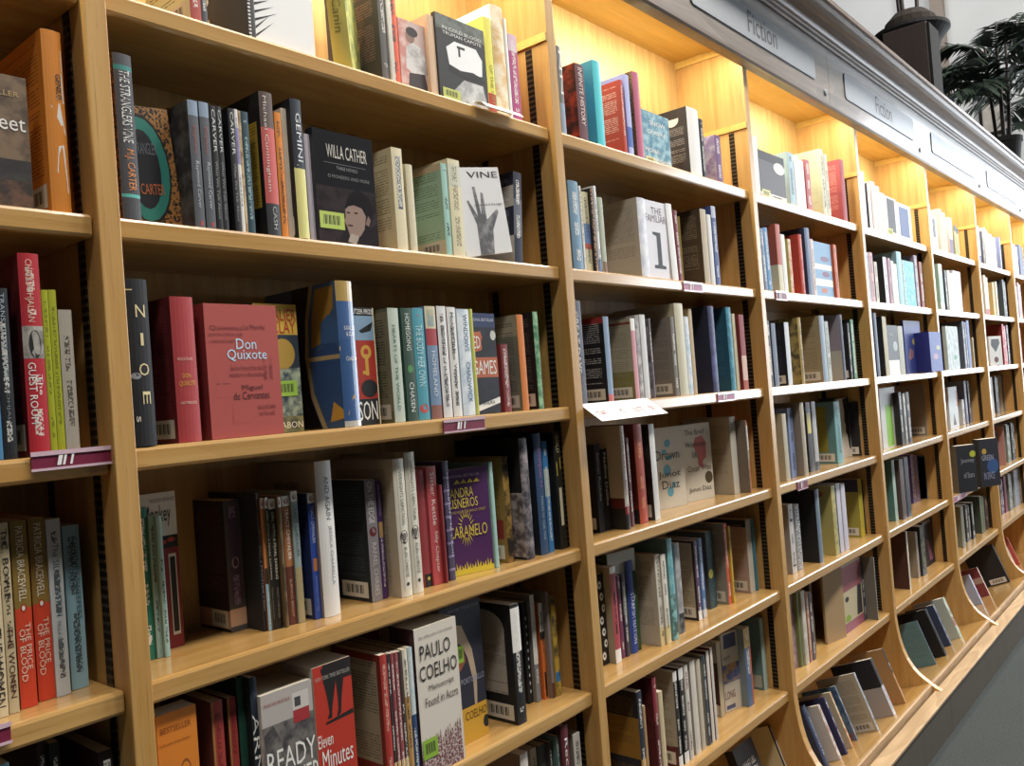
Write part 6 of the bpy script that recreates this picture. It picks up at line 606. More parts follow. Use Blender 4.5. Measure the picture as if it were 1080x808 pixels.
('s', (2.674, 0.022, 0.4771), (0, 0.0, 0.0), 0.0281, 0.165, 0.2605, {'bk': '#9c9484', 'ps': 0, 'c': '#d2ccc0'}, 'white paperback with a small emblem, sixth shelf, third bay', 'books on the sixth shelf of the third bay'),
('s', (2.712, 0.022, 0.4771), (0, 0.0, 0.0), 0.0199, 0.165, 0.2545, {'ps': 0, 'c': '#c2b8a4'}, 'off-white paperback, sixth shelf, third bay', 'books on the sixth shelf of the third bay'),
('s', (2.747, 0.022, 0.4771), (0, 0.0, 0.0), 0.0171, 0.165, 0.2585, {'bk': '#8a8274', 'c': '#34444c'}, 'dark blue and green paperback, sixth shelf, third bay', 'books on the sixth shelf of the third bay'),
('s', (2.771, 0.022, 0.4771), (0, 0.0, 0.0), 0.0172, 0.165, 0.2635, {'ps': 0, 'bk': '#6c2c24', 'c': '#d4cec2'}, 'white narrow paperback, sixth shelf, third bay', 'books on the sixth shelf of the third bay'),
('s', (2.795, 0.022, 0.4771), (0, 0.0, 0.0), 0.0145, 0.165, 0.2675, {'ps': 0, 'bk': '#7a342a', 'c': '#cfc9bc'}, 'white and red-topped paperback, sixth shelf, third bay', 'books on the sixth shelf of the third bay'),
('s', (2.9557, 0.087, 0.4771), (0, 0.0, 0.0), 0.0258, 0.14, 0.2329, {'bk': '#3c1c1a', 'bb': [(0, 0.15, '#a0968a'), (0.72, 1, '#8a8070')], 'bar': 1, 'ps': 0, 'c': '#b0a184'}, 'maroon-panelled paperback with beige edge, sixth shelf, third bay', 'books on the sixth shelf of the third bay'),
('f', (2.9982, 0.1096, 0.4771), (-0.0, 0, -1.7802), 0.02, 0.1203, 0.2462, {'d': [('r', 'f', (0.1, 0.8, 0.6, 0.98), '#4c5478', 0, None), ('r', 'f', (0, 0.36, 0.82, 0.6), '#4a5c8c', 3, '#c09a6c'), ('r', 'f', (0.05, 0.03, 0.4, 0.08), '#4c5478', 0, None)], 'T': [('f', 'LONG', 0.02, 0.16, 0.42, 0.26, '#6c3434'), ('f', 'and', 0.05, 0.66, 0.3, 0.72, '#555')], 'c': '#c8c0b0'}, 'white face-out book with a painting band, lettered Long, sixth shelf, third bay', 'books on the sixth shelf of the third bay'),
('s', (3.0725, 0.05, 0.4771), (0, 0.0, 0.0), 0.0421, 0.1, 0.2488, {'bk': '#707c84', 'sb': [(0.75, 1, '#c8b070')], 'd': [('r', 's', (0.75, 0, 1, 0.75), '#b8583c', 0, None)], 'ps': 2, 'c': '#4c6484'}, 'blue and yellow paperback with orange edge, sixth shelf, third bay', 'books on the sixth shelf of the third bay'),
('s', (3.2356, 0.07, 0.4771), (0, 0.0, 0.0), 0.0303, 0.15, 0.2398, {'bk': '#64807c', 'hb': 1, 'ps': 0, 'd': [('r', 'b', (0.5, 0.03, 0.95, 0.2), '#b0aca0', 0, None)], 'c': '#a8bcb4'}, 'pale teal hardback beside the slotted strip, sixth shelf, third bay', 'books on the sixth shelf of the third bay'),
('s', (3.3537, 0.01, 2.1588), (0, 0.0, 0.0), 0.0384, 0.1333, 0.202, {'ps': 0, 'c': '#eeeae4'}, 'white slim book nearest the upright, top shelf, fourth bay', 'books on the top shelf of the fourth bay'),
('f', (3.4004, 0.024, 2.1588), (-0.0, 0, -1.5708), 0.012, 0.2218, 0.1644, {'d': [('r', 'f', (0, 0.8, 1, 1), '#38383c', 0, None), ('e', 'f', (0.78, 0.72, 0.22, 0.13), '#e9e6df', 0, None), ('r', 'f', (0, 0.0, 1, 0.1), '#e8e6e0', 0, None), ('r', 'f', (0.45, 0.04, 0.8, 0.07), '#333', 0, None)], 'st': [('f', 0.05, 0.0, 0.35, 0.16, '#dcdc9c')], 'c': '#5e5e63'}, 'grey face-out book with a white moon, top shelf, fourth bay', 'books on the top shelf of the fourth bay'),
('s', (3.6616, 0.012, 2.1588), (0, 0.0, 0.0), 0.0492, 0.1315, 0.1992, {'c': '#a8c4d0'}, 'pale blue paperback, top shelf, fourth bay', 'books on the top shelf of the fourth bay'),
('s', (3.7199, 0.012, 2.1588), (0, 0.0, 0), 0.0445, 0.1309, 0.1983, {'ps': 0, 'c': '#efedea'}, 'white thick paperback, left one, top shelf, fourth bay', 'books on the top shelf of the fourth bay'),
('s', (3.7674, 0.012, 2.1588), (0, 0.0, 0), 0.0445, 0.1249, 0.1863, {'ps': 0, 'c': '#efedea'}, 'white thick paperback, right one, top shelf, fourth bay', 'books on the top shelf of the fourth bay'),
('s', (3.8272, 0.012, 2.1588), (0, 0.0, 0.0), 0.0483, 0.1306, 0.1979, {'c': '#b8605c'}, 'red and pink paperback, top shelf, fourth bay', 'books on the top shelf of the fourth bay'),
('s', (3.9909, 0.012, 2.1588), (0, 0.0, 0), 0.0399, 0.165, 0.2672, {'bk': '#c4cfae', 'ti': '#a8b494', 'hb': 1, 'c': '#e4e2cc'}, 'cream hardback with a pale green back, left one, top shelf, fourth bay', 'books on the top shelf of the fourth bay'),
('s', (4.0338, 0.012, 2.1588), (0, 0.0, 0), 0.0399, 0.159, 0.2552, {'bk': '#c4cfae', 'ti': '#a8b494', 'hb': 1, 'c': '#e4e2cc'}, 'cream hardback with a pale green back, right one, top shelf, fourth bay', 'books on the top shelf of the fourth bay'),
('s', (4.218, 0.012, 2.1588), (0, 0.0, 0.0), 0.0517, 0.165, 0.2623, {'bk': '#a0464c', 'ti': '#c88a80', 'hb': 1, 'ps': 0, 'c': '#b0555c'}, 'red hardback beside the slotted strip, top shelf, fourth bay', 'books on the top shelf of the fourth bay'),
('s', (3.3632, 0.01, 1.825), (0, -0.0349, 0.0), 0.0273, 0.1412, 0.2139, {'c': '#6a7c98'}, 'slate blue thin book, second shelf, fourth bay', 'books on the second shelf of the fourth bay'),
('s', (3.399, 0.012, 1.825), (0, -0.0349, 0.0), 0.0318, 0.146, 0.2213, {'c': '#4c84b0'}, 'bright blue thin book leaning, second shelf, fourth bay', 'books on the second shelf of the fourth bay'),
('s', (3.4959, 0.012, 1.825), (0, 0.0, 0.0), 0.0376, 0.1616, 0.2449, {'bk': '#a45440', 'sb': [(0, 0.4, '#d0c8ac')], 'bb': [(0, 0.4, '#cfc4a4')], 'ps': 0, 'c': '#b0513c'}, 'rust and cream paperback, second shelf, fourth bay', 'books on the second shelf of the fourth bay'),
('s', (3.5425, 0.014, 1.825), (0, 0.0, 0.0), 0.0341, 0.1401, 0.2123, {'ps': 0, 'c': '#e2e0dc'}, 'white paperback leaning, second shelf, fourth bay', 'books on the second shelf of the fourth bay'),
('s', (3.6123, 0.018, 1.825), (0, 0.0, 0.0), 0.0264, 0.06, 0.2023, {'bk': '#b0a458', 'ps': 3, 'is_': '#c86a34', 'c': '#d8cfae'}, 'olive and cream paperback with orange squiggles, second shelf, fourth bay', 'books on the second shelf of the fourth bay'),
('s', (3.6958, 0.012, 1.825), (0, 0.0, 0.0), 0.0368, 0.1497, 0.2268, {'bk': '#b03a2c', 'hb': 1, 'ink': '#e09080', 'c': '#b84030'}, 'red hardback, second shelf, fourth bay', 'books on the second shelf of the fourth bay'),
('s', (3.7653, 0.012, 1.825), (0, 0.0, 0.0), 0.0477, 0.165, 0.2591, {'bk': '#303850', 'hb': 1, 'ps': 0, 'c': '#6c7a98'}, 'steel blue hardback, second shelf, fourth bay', 'books on the second shelf of the fourth bay'),
('s', (3.823, 0.014, 1.825), (0, 0.0, 0.0), 0.0292, 0.1459, 0.2211, {'c': '#d8c4bc'}, 'pale pink thin paperback, second shelf, fourth bay', 'books on the second shelf of the fourth bay'),
('f', (3.8681, 0.032, 1.825), (-0.0, 0, -1.5708), 0.012, 0.1849, 0.2189, {'d': [('r', 'f', (0, 0.5, 1, 0.6), '#e9e6df', 0, None), ('r', 'f', (0, 0.2, 1, 0.33), '#e9e6df', 0, None), ('e', 'f', (0.6, 0.7, 0.25, 0.05), '#7a5c7c', 0, None), ('e', 'f', (0.6, 0.42, 0.2, 0.05), '#7a4c6c', 0, None), ('r', 'f', (0.3, 0.08, 0.6, 0.16), '#b8643c', 0, None)], 'c': '#7ca4c8'}, 'sky blue face-out book with white strips, second shelf, fourth bay', 'books on the second shelf of the fourth bay'),
('s', (4.0628, 0.012, 1.825), (0, 0.0, 0.0), 0.0326, 0.145, 0.2197, {'bk': '#c8643c', 'c': '#c8643c'}, 'orange paperback, second shelf, fourth bay', 'books on the second shelf of the fourth bay'),
('s', (3.3496, 0.012, 1.4902), (0, 0.0, 0.0), 0.0275, 0.1516, 0.2296, {'bk': '#b0aca8', 'c': '#17171c'}, 'black thin book nearest the upright, third shelf, fourth bay', 'books on the third shelf of the fourth bay'),
('s', (3.389, 0.012, 1.4902), (0, 0.0, 0.0), 0.0361, 0.1455, 0.2205, {'bk': '#17171a', 'ps': 0, 'c': '#5c6478'}, 'dark grey-blue paperback, third shelf, fourth bay', 'books on the third shelf of the fourth bay'),
('s', (3.5037, 0.012, 1.4902), (0, 0.0, 0.0), 0.0383, 0.1491, 0.2259, {'bk': '#17161a', 'bar': 1, 'ps': 0, 'ti': '#3c3a3c', 'c': '#c8ccd0'}, 'white-spined black paperback, third shelf, fourth bay', 'books on the third shelf of the fourth bay'),
('s', (3.6304, 0.014, 1.4902), (0, 0.0, 0.0), 0.0316, 0.1623, 0.246, {'bk': '#9c8548', 'pb': 3, 'ib': '#4a3c24', 'hb': 1, 'c': '#a48a48'}, 'golden mottled hardback, third shelf, fourth bay', 'books on the third shelf of the fourth bay'),
('s', (3.8368, 0.01, 1.4902), (0, 0.0, 0.0), 0.0501, 0.18, 0.2575, {'bk': '#9c8e70', 'ti': '#7c7058', 'hb': 1, 'bar': 1, 'ps': 0, 'c': '#8c9cac'}, 'tall beige hardback with blue-grey spine, third shelf, fourth bay', 'books on the third shelf of the fourth bay'),
('s', (3.9029, 0.014, 1.4902), (0, 0.0, 0.0), 0.036, 0.1565, 0.2371, {'c': '#a8b0a4'}, 'pale grey-green paperback, third shelf, fourth bay', 'books on the third shelf of the fourth bay'),
('s', (4.061, 0.012, 1.4902), (0, 0.0, 0.0), 0.0331, 0.165, 0.267, {'bk': '#8a808a', 'bb': [(0, 0.45, '#aaa498')], 'hb': 1, 'ps': 0, 'c': '#4c5060'}, 'mauve-grey hardback, third shelf, fourth bay', 'books on the third shelf of the fourth bay'),
('s', (4.1562, 0.014, 1.4902), (0, 0.0, 0.0), 0.0229, 0.1544, 0.234, {'bk': '#1c1c1e', 'bar': 1, 'c': '#1c1c1e'}, 'black paperback with white tag, third shelf, fourth bay', 'books on the third shelf of the fourth bay'),
('s', (4.1964, 0.014, 1.4902), (0, 0.0, 0.0), 0.035, 0.165, 0.2506, {'bk': '#1a2420', 'c': '#3c7c54'}, 'green paperback, third shelf, fourth bay', 'books on the third shelf of the fourth bay'),
('s', (3.4405, 0.021, 1.1541), (0, 0.0, 0.0), 0.0333, 0.1, 0.2369, {'bk': '#a89e86', 'ps': 0, 'c': '#b0a68c'}, 'beige paperback nearest the upright, fourth shelf, fourth bay', 'books on the fourth shelf of the fourth bay'),
('s', (3.5493, 0.045, 1.1541), (0, 0.0, 0.0), 0.0437, 0.165, 0.2518, {'c': '#7c8cb4'}, 'lilac-blue paperback, fourth shelf, fourth bay', 'books on the fourth shelf of the fourth bay'),
('s', (3.6066, 0.022, 1.1541), (0, 0.0, 0.0), 0.0362, 0.2, 0.2682, {'bk': '#887c70', 'hb': 1, 'ps': 0, 'c': '#aaa08c'}, 'tall pinkish grey hardback, fourth shelf, fourth bay', 'books on the fourth shelf of the fourth bay'),
('s', (3.7282, 0.048, 1.1541), (0, 0.0, 0.0), 0.0428, 0.165, 0.263, {'d': [('r', 's', (0.1, 0.55, 0.9, 0.85), '#c0b04c', 0, None), ('r', 's', (0.1, 0.93, 0.9, 1), '#7c1c1c', 0, None)], 'ps': 0, 'c': '#1f1a1a'}, 'black paperback with a yellow panel, fourth shelf, fourth bay', 'books on the fourth shelf of the fourth bay'),
('s', (3.7907, 0.05, 1.1541), (0, 0.0, 0.0), 0.0391, 0.165, 0.2634, {'sb': [(0, 0.12, '#17171a')], 'ps': 0, 'c': '#a4a4a4'}, 'pale grey paperback with a black foot, fourth shelf, fourth bay', 'books on the fourth shelf of the fourth bay'),
('s', (4.0283, 0.051, 1.1541), (0, 0.0, 0.0), 0.0656, 0.17, 0.2508, {'bk': '#5c8484', 'hb': 1, 'd': [('r', 'b', (0.08, 0.18, 0.8, 0.93), '#807a24', 0, None)], 'ps': 2, 'bar': 1, 'c': '#6ca0a4'}, 'teal hardback with an olive back panel, fourth shelf, fourth bay', 'books on the fourth shelf of the fourth bay'),
('f', (4.22, 0.115, 1.1541), (-0.0, 0, -1.5708), 0.012, 0.13, 0.2557, {'d': [('p', 'f', (0.45, 0.98, 0.55, 0.8, 0.5, 0.6, 0.6, 0.55, 0.55, 0.42, 0.68, 0.38, 0.8, 0.15, 0.95, 0.1, 1, 1), '#17161a', 0, None)], 'c': '#cfcac0'}, 'white face-out book with a black silhouette, fourth shelf, fourth bay', 'books on the fourth shelf of the fourth bay'),
('s', (4.3505, 0.103, 1.1541), (0, 0.0, 0.0), 0.006, 0.127, 0.2569, {'c': '#3c3430'}, 'thin dark framed book, fourth shelf, fourth bay', 'books on the fourth shelf of the fourth bay'),
('s', (4.3505, 0.064, 1.1541), (0, 0.0, 0.0), 0.006, 0.1552, 0.2351, {'bar': 1, 'c': '#17171a'}, 'black hardback with a white tag, fourth shelf, fourth bay', 'books on the fourth shelf of the fourth bay'),
('s', (3.5007, 0.052, 0.8131), (0, 0.0, 0.0), 0.0388, 0.1637, 0.248, {'bk': '#8c8682', 'd': [('r', 's', (0.2, 0.1, 0.8, 0.13), '#17171a', 0, None), ('r', 's', (0.2, 0.75, 0.8, 0.79), '#17171a', 0, None)], 'c': '#c0bdb8'}, 'grey and white paperback nearest the upright, fifth shelf, fourth bay', 'books on the fifth shelf of the fourth bay'),
('s', (3.5645, 0.055, 0.8131), (0, 0.0, 0.0), 0.04, 0.1575, 0.2387, {'ps': 4, 'is_': '#1c1c1c', 'c': '#b8b8b8'}, 'white paperback with a black figure pattern, fifth shelf, fourth bay', 'books on the fifth shelf of the fourth bay'),
('s', (3.7122, 0.034, 0.8131), (0, 0.0, 0.0), 0.0385, 0.19, 0.2749, {'bk': '#101012', 'hb': 1, 'ps': 0, 'c': '#6c7c8c'}, 'large black hardback with a grey-blue spine, fifth shelf, fourth bay', 'books on the fifth shelf of the fourth bay'),
('s', (3.8642, 0.028, 0.8131), (0, 0.0, 0.0), 0.0415, 0.165, 0.2697, {'bk': '#b0a460', 'ps': 3, 'is_': '#8a8450', 'd': [('e', 'b', (0.6, 0.42, 0.08, 0.03), '#2a261c', 0, None), ('e', 'b', (0.55, 0.88, 0.25, 0.06), '#a05c3c', 0, None)], 'c': '#b8ac68'}, 'pale yellow hardback with an insect mark, fifth shelf, fourth bay', 'books on the fifth shelf of the fourth bay'),
('s', (3.9246, 0.031, 0.8131), (0, 0.0, 0.0), 0.0426, 0.165, 0.2694, {'bk': '#4c6c94', 'ps': 0, 'c': '#c8c4d0'}, 'lilac white paperback, left of two, fifth shelf, fourth bay', 'books on the fifth shelf of the fourth bay'),
('s', (3.9678, 0.027, 0.8131), (0, 0.0, 0.0), 0.0421, 0.165, 0.2642, {'ps': 0, 'c': '#c4c0cc'}, 'lilac white paperback, right of two, fifth shelf, fourth bay', 'books on the fifth shelf of the fourth bay'),
('s', (4.2608, 0.061, 0.8131), (0, 0.0, 0.0), 0.0486, 0.16, 0.2469, {'bk': '#9c9440', 'bb': [(0.78, 1, '#26202a')], 'bar': 1, 'd': [('r', 'b', (0.3, 0.3, 0.6, 0.4), '#3c507c', 0, None)], 'ps': 0, 'c': '#c0b040'}, 'yellow paperback with a dark photograph, fifth shelf, fourth bay', 'books on the fifth shelf of the fourth bay'),
('s', (4.3505, 0.071, 0.8131), (0, 0.0, 0.0), 0.006, 0.1555, 0.2356, {'c': '#1a181a'}, 'black thin paperback at the end, fifth shelf, fourth bay', 'books on the fifth shelf of the fourth bay'),
('s', (3.4616, 0.066, 0.4771), (0, 0.0, 0.0), 0.0514, 0.164, 0.2688, {'ps': 3, 'is_': '#b8a0a0', 'c': '#8c707c'}, 'pink marbled paperback, sixth shelf, fourth bay', 'books on the sixth shelf of the fourth bay'),
('s', (3.5137, 0.053, 0.4771), (0, 0.0, 0.0), 0.0238, 0.165, 0.2671, {'ps': 0, 'c': '#70784c'}, 'olive green hardback, sixth shelf, fourth bay', 'books on the sixth shelf of the fourth bay'),
('s', (3.538, 0.046, 0.4771), (0, 0.0, 0.0), 0.0306, 0.165, 0.2658, {'ps': 3, 'is_': '#d0ccc0', 'c': '#b8b4a4'}, 'off-white hardback, sixth shelf, fourth bay', 'books on the sixth shelf of the fourth bay'),
('s', (3.5776, 0.046, 0.4771), (0, 0.0, 0.0), 0.0227, 0.1637, 0.248, {'c': '#a8745c'}, 'salmon thin paperback, sixth shelf, fourth bay', 'books on the sixth shelf of the fourth bay'),
('s', (3.6023, 0.045, 0.4771), (0, 0.0, 0.0), 0.0276, 0.1623, 0.246, {'c': '#4c3c40'}, 'dark brown and grey thin paperback, sixth shelf, fourth bay', 'books on the sixth shelf of the fourth bay'),
('f', (3.6759, 0.0693, 0.4771), (-0.0, 0, -1.1345), 0.008, 0.25, 0.2805, {'ps': 0, 'c': '#a79d8c'}, 'blank grey-beige board standing upright, sixth shelf, fourth bay', 'books on the sixth shelf of the fourth bay'),
('f', (3.8118, 0.0788, 0.4771), (-0.0, 0, -1.7802), 0.01, 0.1327, 0.2818, {'ps': 0, 'c': '#a78c66'}, 'blank tan board standing open, sixth shelf, fourth bay', 'books on the sixth shelf of the fourth bay'),
('f', (3.9272, 0.072, 0.4771), (-0.0, 0, -1.5708), 0.02, 0.2586, 0.2703, {'d': [('r', 'f', (0, 0.6, 1, 0.97), '#9c5860', 0, None), ('r', 'f', (0, 0, 1, 0.14), '#8c4c60', 0, None), ('e', 'f', (0.3, 0.48, 0.08, 0.04), '#222', 0, None), ('e', 'f', (0.3, 0.2, 0.12, 0.05), '#7c9c2c', 0, None), ('p', 'f', (0.7, 0.16, 0.78, 0.6, 0.95, 0.6, 0.95, 0.16), '#2c2a2c', 0, None)], 'c': '#b8ad8c'}, 'pink and cream face-out book with a bird, sixth shelf, fourth bay', 'books on the sixth shelf of the fourth bay'),
('s', (4.1858, 0.052, 0.4771), (0, 0.0, 0.0), 0.0299, 0.1519, 0.2301, {'c': '#3c4454'}, 'thin dark blue book, sixth shelf, fourth bay', 'books on the sixth shelf of the fourth bay'),
('s', (4.2163, 0.006, 0.4771), (0, 0.0, 0.0), 0.006, 0.165, 0.2615, {'bk': '#6c6860', 'hb': 1, 'ps': 0, 'c': '#b0aca0'}, 'grey-white hardback at the end, sixth shelf, fourth bay', 'books on the sixth shelf of the fourth bay'),
('s', (4.4693, 0.01, 2.1588), (0, 0.0, 0.0), 0.0509, 0.165, 0.2522, {'bk': '#3a3c40', 'ps': 0, 'sb': [(0, 0.5, '#d8e4ea')], 'c': '#ece9e4'}, 'black and white slim book, top shelf, fifth bay', 'books on the top shelf of the fifth bay'),
('s', (4.5589, 0.012, 2.1588), (0, 0.0, 0.0), 0.0395, 0.1388, 0.2102, {'bk': '#3a3438', 'ps': 0, 'c': '#ece8e4'}, 'white book with a dark line, top shelf, fifth bay', 'books on the top shelf of the fifth bay'),
('s', (4.6117, 0.012, 2.1588), (0, 0.0, 0), 0.0594, 0.1495, 0.2265, {'bk': '#e0c8c4', 'hb': 1, 'ps': 0, 'c': '#ece4da'}, 'cream thick hardback, tallest here, left one, top shelf, fifth bay', 'books on the top shelf of the fifth bay'),
('s', (4.6741, 0.012, 2.1588), (0, 0.0, 0), 0.0594, 0.1435, 0.2145, {'bk': '#e0c8c4', 'hb': 1, 'ps': 0, 'c': '#ece4da'}, 'cream thick hardback, tallest here, right one, top shelf, fifth bay', 'books on the top shelf of the fifth bay'),
('s', (4.7551, 0.014, 2.1588), (0, 0.0, 0.0), 0.0569, 0.1279, 0.1939, {'ps': 0, 'c': '#efedea'}, 'white paperback, top shelf, fifth bay', 'books on the top shelf of the fifth bay'),
('f', (4.8192, 0.024, 2.1588), (-0.0, 0, -1.5708), 0.01, 0.1711, 0.1888, {'d': [('r', 'f', (0.12, 0.1, 0.82, 0.95), '#1c1813', 3, '#0c0a09')], 'st': [('f', 0.02, 0.0, 0.5, 0.18, '#c8d060')], 'c': '#e6e2da'}, 'black face-out book with white border, top shelf, fifth bay', 'books on the top shelf of the fifth bay'),
('f', (5.0265, 0.03, 2.1588), (-0.0, 0, -1.5708), 0.01, 0.226, 0.1844, {'d': [('r', 'f', (0.1, 0.1, 0.8, 0.9), '#3c5488', 0, None)], 'c': '#e8e6ea'}, 'blue face-out book with white border, top shelf, fifth bay', 'books on the top shelf of the fifth bay'),
('s', (4.468, 0.012, 1.825), (0, 0.0, 0.0), 0.0322, 0.1461, 0.2214, {'c': '#b0a8b8'}, 'lilac thin paperback, second shelf, fifth bay', 'books on the second shelf of the fifth bay'),
('s', (4.5066, 0.012, 1.825), (0, 0.0, 0.0), 0.0459, 0.1482, 0.2245, {'c': '#c89c9c'}, 'pink paperback, second shelf, fifth bay', 'books on the second shelf of the fifth bay'),
('s', (4.5721, 0.014, 1.825), (0, 0.0, 0.0), 0.0403, 0.1234, 0.1869, {'bk': '#3a3a3a', 'c': '#d0c8b8'}, 'cream and grey thin book, second shelf, fifth bay', 'books on the second shelf of the fifth bay'),
('s', (4.7022, 0.012, 1.825), (0, -0.0175, 0.0), 0.0495, 0.144, 0.2182, {'bk': '#141416', 'c': '#e8e8ea'}, 'white leaning paperback, second shelf, fifth bay', 'books on the second shelf of the fifth bay'),
('s', (4.78, 0.014, 1.825), (0, 0.0, 0.0), 0.0363, 0.1452, 0.22, {'c': '#b08ca0'}, 'mauve thin paperback, second shelf, fifth bay', 'books on the second shelf of the fifth bay'),
('s', (4.8169, 0.012, 1.825), (0, 0.0, 0), 0.0426, 0.1379, 0.2089, {'ps': 0, 'c': '#e0dcd2'}, 'white and cream hardback, left one, second shelf, fifth bay', 'books on the second shelf of the fifth bay'),
('s', (4.8625, 0.012, 1.825), (0, 0.0, 0), 0.0426, 0.1319, 0.1969, {'ps': 0, 'c': '#e0dcd2'}, 'white and cream hardback, right one, second shelf, fifth bay', 'books on the second shelf of the fifth bay'),
('s', (4.9137, 0.012, 1.825), (0, 0.0, 0.0), 0.077, 0.165, 0.2621, {'bk': '#7a98a0', 'ps': 0, 'hb': 1, 'c': '#a4ccd8'}, 'pale blue hardback, second shelf, fifth bay', 'books on the second shelf of the fifth bay'),
('f', (5.0056, 0.029, 1.825), (-0.0, 0, -1.5708), 0.015, 0.1948, 0.2277, {'pf': 3, 'iff': '#88d0d8', 'd': [('r', 'f', (0, 0, 0.15, 1), '#c8e0e0', 4, '#222')], 'c': '#50b4c0'}, 'aqua face-out book with black specks, second shelf, fifth bay', 'books on the second shelf of the fifth bay'),
('s', (5.2172, 0.014, 1.825), (0, 0.0, 0.0), 0.0512, 0.165, 0.2678, {'c': '#8c8090'}, 'grey-violet paperback, second shelf, fifth bay', 'books on the second shelf of the fifth bay'),
('s', (5.303, 0.014, 1.825), (0, 0.0, 0.0), 0.0527, 0.1583, 0.2399, {'c': '#8c4c3c'}, 'brick red paperback, second shelf, fifth bay', 'books on the second shelf of the fifth bay'),
('s', (4.4923, 0.012, 1.4902), (0, 0.0, 0.0), 0.0397, 0.165, 0.2862, {'bk': '#24283c', 'hb': 1, 'ps': 0, 'c': '#6c7890'}, 'slate blue hardback, third shelf, fifth bay', 'books on the third shelf of the fifth bay'),
('s', (4.6132, 0.012, 1.4902), (0, 0.0, 0.0), 0.0556, 0.165, 0.272, {'bk': '#141416', 'ps': 0, 'c': '#a89c74'}, 'black and cream paperback, third shelf, fifth bay', 'books on the third shelf of the fifth bay'),
('f', (4.6693, 0.022, 1.4902), (-0.0, 0, -1.5708), 0.01, 0.1589, 0.2338, {'d': [('r', 'f', (0, 0, 1, 0.3), '#e9e6df', 0, None), ('e', 'f', (0.7, 0.58, 0.2, 0.1), '#a0a8a8', 0, None)], 'T': [('f', 'ORAL', 0.1, 0.78, 0.6, 0.84, '#aaa')], 'c': '#34383c'}, 'black face-out book with a white foot and badge, third shelf, fifth bay', 'books on the third shelf of the fifth bay'),
('s', (4.8427, 0.014, 1.4902), (0, 0.0, 0.0), 0.0761, 0.1532, 0.2321, {'ps': 0, 'c': '#a8a898'}, 'grey-cream hardback, third shelf, fifth bay', 'books on the third shelf of the fifth bay'),
('f', (4.9993, 0.045, 1.4902), (-0.0, 0, -1.5708), 0.015, 0.2818, 0.2644, {'d': [('e', 'f', (0.62, 0.6, 0.17, 0.07), '#a89a50', 0, None), ('p', 'f', (0.15, 0.3, 0.3, 0.48, 0.5, 0.42, 0.45, 0.3, 0.25, 0.25), '#8c6468', 0, None)], 'c': '#2c3a80'}, 'royal blue face-out book with a sun and hand, third shelf, fifth bay', 'books on the third shelf of the fifth bay'),
('f', (5.1666, 0.03, 1.4902), (-0.0, 0, -1.5708), 0.07, 0.2164, 0.2022, {'sp': '#16206a', 'd': [('e', 'f', (0.7, 0.6, 0.16, 0.06), '#a8a880', 0, None), ('e', 'f', (0.45, 0.38, 0.2, 0.08), '#a07c94', 0, None)], 'c': '#2c4898'}, 'bright blue box-like book jutting past the upright, third shelf, fifth bay', 'books on the third shelf of the fifth bay'),
('f', (4.6347, 0.078, 1.1541), (-0.0, 0, -1.5708), 0.02, 0.2304, 0.2804, {'sp': '#989ca0', 'd': [('r', 'f', (0.3, 0.02, 0.72, 0.72), '#7ab02c', 0, None)], 'c': '#bfc0bc'}, 'white face-out book with a green panel, fourth shelf, fifth bay', 'books on the fourth shelf of the fifth bay'),
('s', (4.8275, 0.03, 1.1541), (0, 0.0, 0.0), 0.0379, 0.165, 0.2525, {'c': '#1c1a20'}, 'black thin book, fourth shelf, fifth bay', 'books on the fourth shelf of the fifth bay'),
('s', (4.8883, 0.03, 1.1541), (0, 0.0, 0.0), 0.0387, 0.1618, 0.2452, {'c': '#7c7c78'}, 'grey thin book, fourth shelf, fifth bay', 'books on the fourth shelf of the fifth bay'),
('s', (4.9427, 0.03, 1.1541), (0, 0.0, 0.0), 0.0475, 0.1632, 0.2473, {'c': '#241c20'}, 'black and maroon thin book, fourth shelf, fifth bay', 'books on the fourth shelf of the fifth bay'),
('s', (5.4349, 0.078, 1.1541), (0, 0.0, 0.0), 0.0116, 0.152, 0.274, {'bk': '#867a70', 'hb': 1, 'bar': 1, 'ps': 0, 'c': '#b0a894'}, 'tall cream-edged hardback with a plain back, fourth shelf, fifth bay', 'books on the fourth shelf of the fifth bay'),
('s', (4.6926, 0.048, 0.8131), (0, 0.0, 0.0), 0.0436, 0.165, 0.2823, {'bk': '#44706c', 'hb': 1, 'ps': 0, 'c': '#a8bcb4'}, 'teal hardback with white spine, fifth shelf, fifth bay', 'books on the fifth shelf of the fifth bay'),
('s', (4.7469, 0.03, 0.8131), (0, 0.0, 0.0), 0.06, 0.165, 0.2809, {'c': '#4c3c38'}, 'brown paperback, fifth shelf, fifth bay', 'books on the fifth shelf of the fifth bay'),
('s', (4.8221, 0.03, 0.8131), (0, 0.0, 0.0), 0.0618, 0.165, 0.282, {'c': '#24222a'}, 'black paperback, fifth shelf, fifth bay', 'books on the fifth shelf of the fifth bay'),
('s', (5.264, 0.125, 0.8131), (0, 0.0, 0), 0.0589, 0.105, 0.2525, {'ps': 4, 'is_': '#c8b898', 'c': '#5c50a4'}, 'violet and cream patterned hardback, left one, fifth shelf, fifth bay', 'books on the fifth shelf of the fifth bay'),
('s', (5.3259, 0.125, 0.8131), (0, 0.0, 0), 0.0589, 0.099, 0.2405, {'ps': 4, 'is_': '#c8b898', 'c': '#5c50a4'}, 'violet and cream patterned hardback, right one, fifth shelf, fifth bay', 'books on the fifth shelf of the fifth bay'),
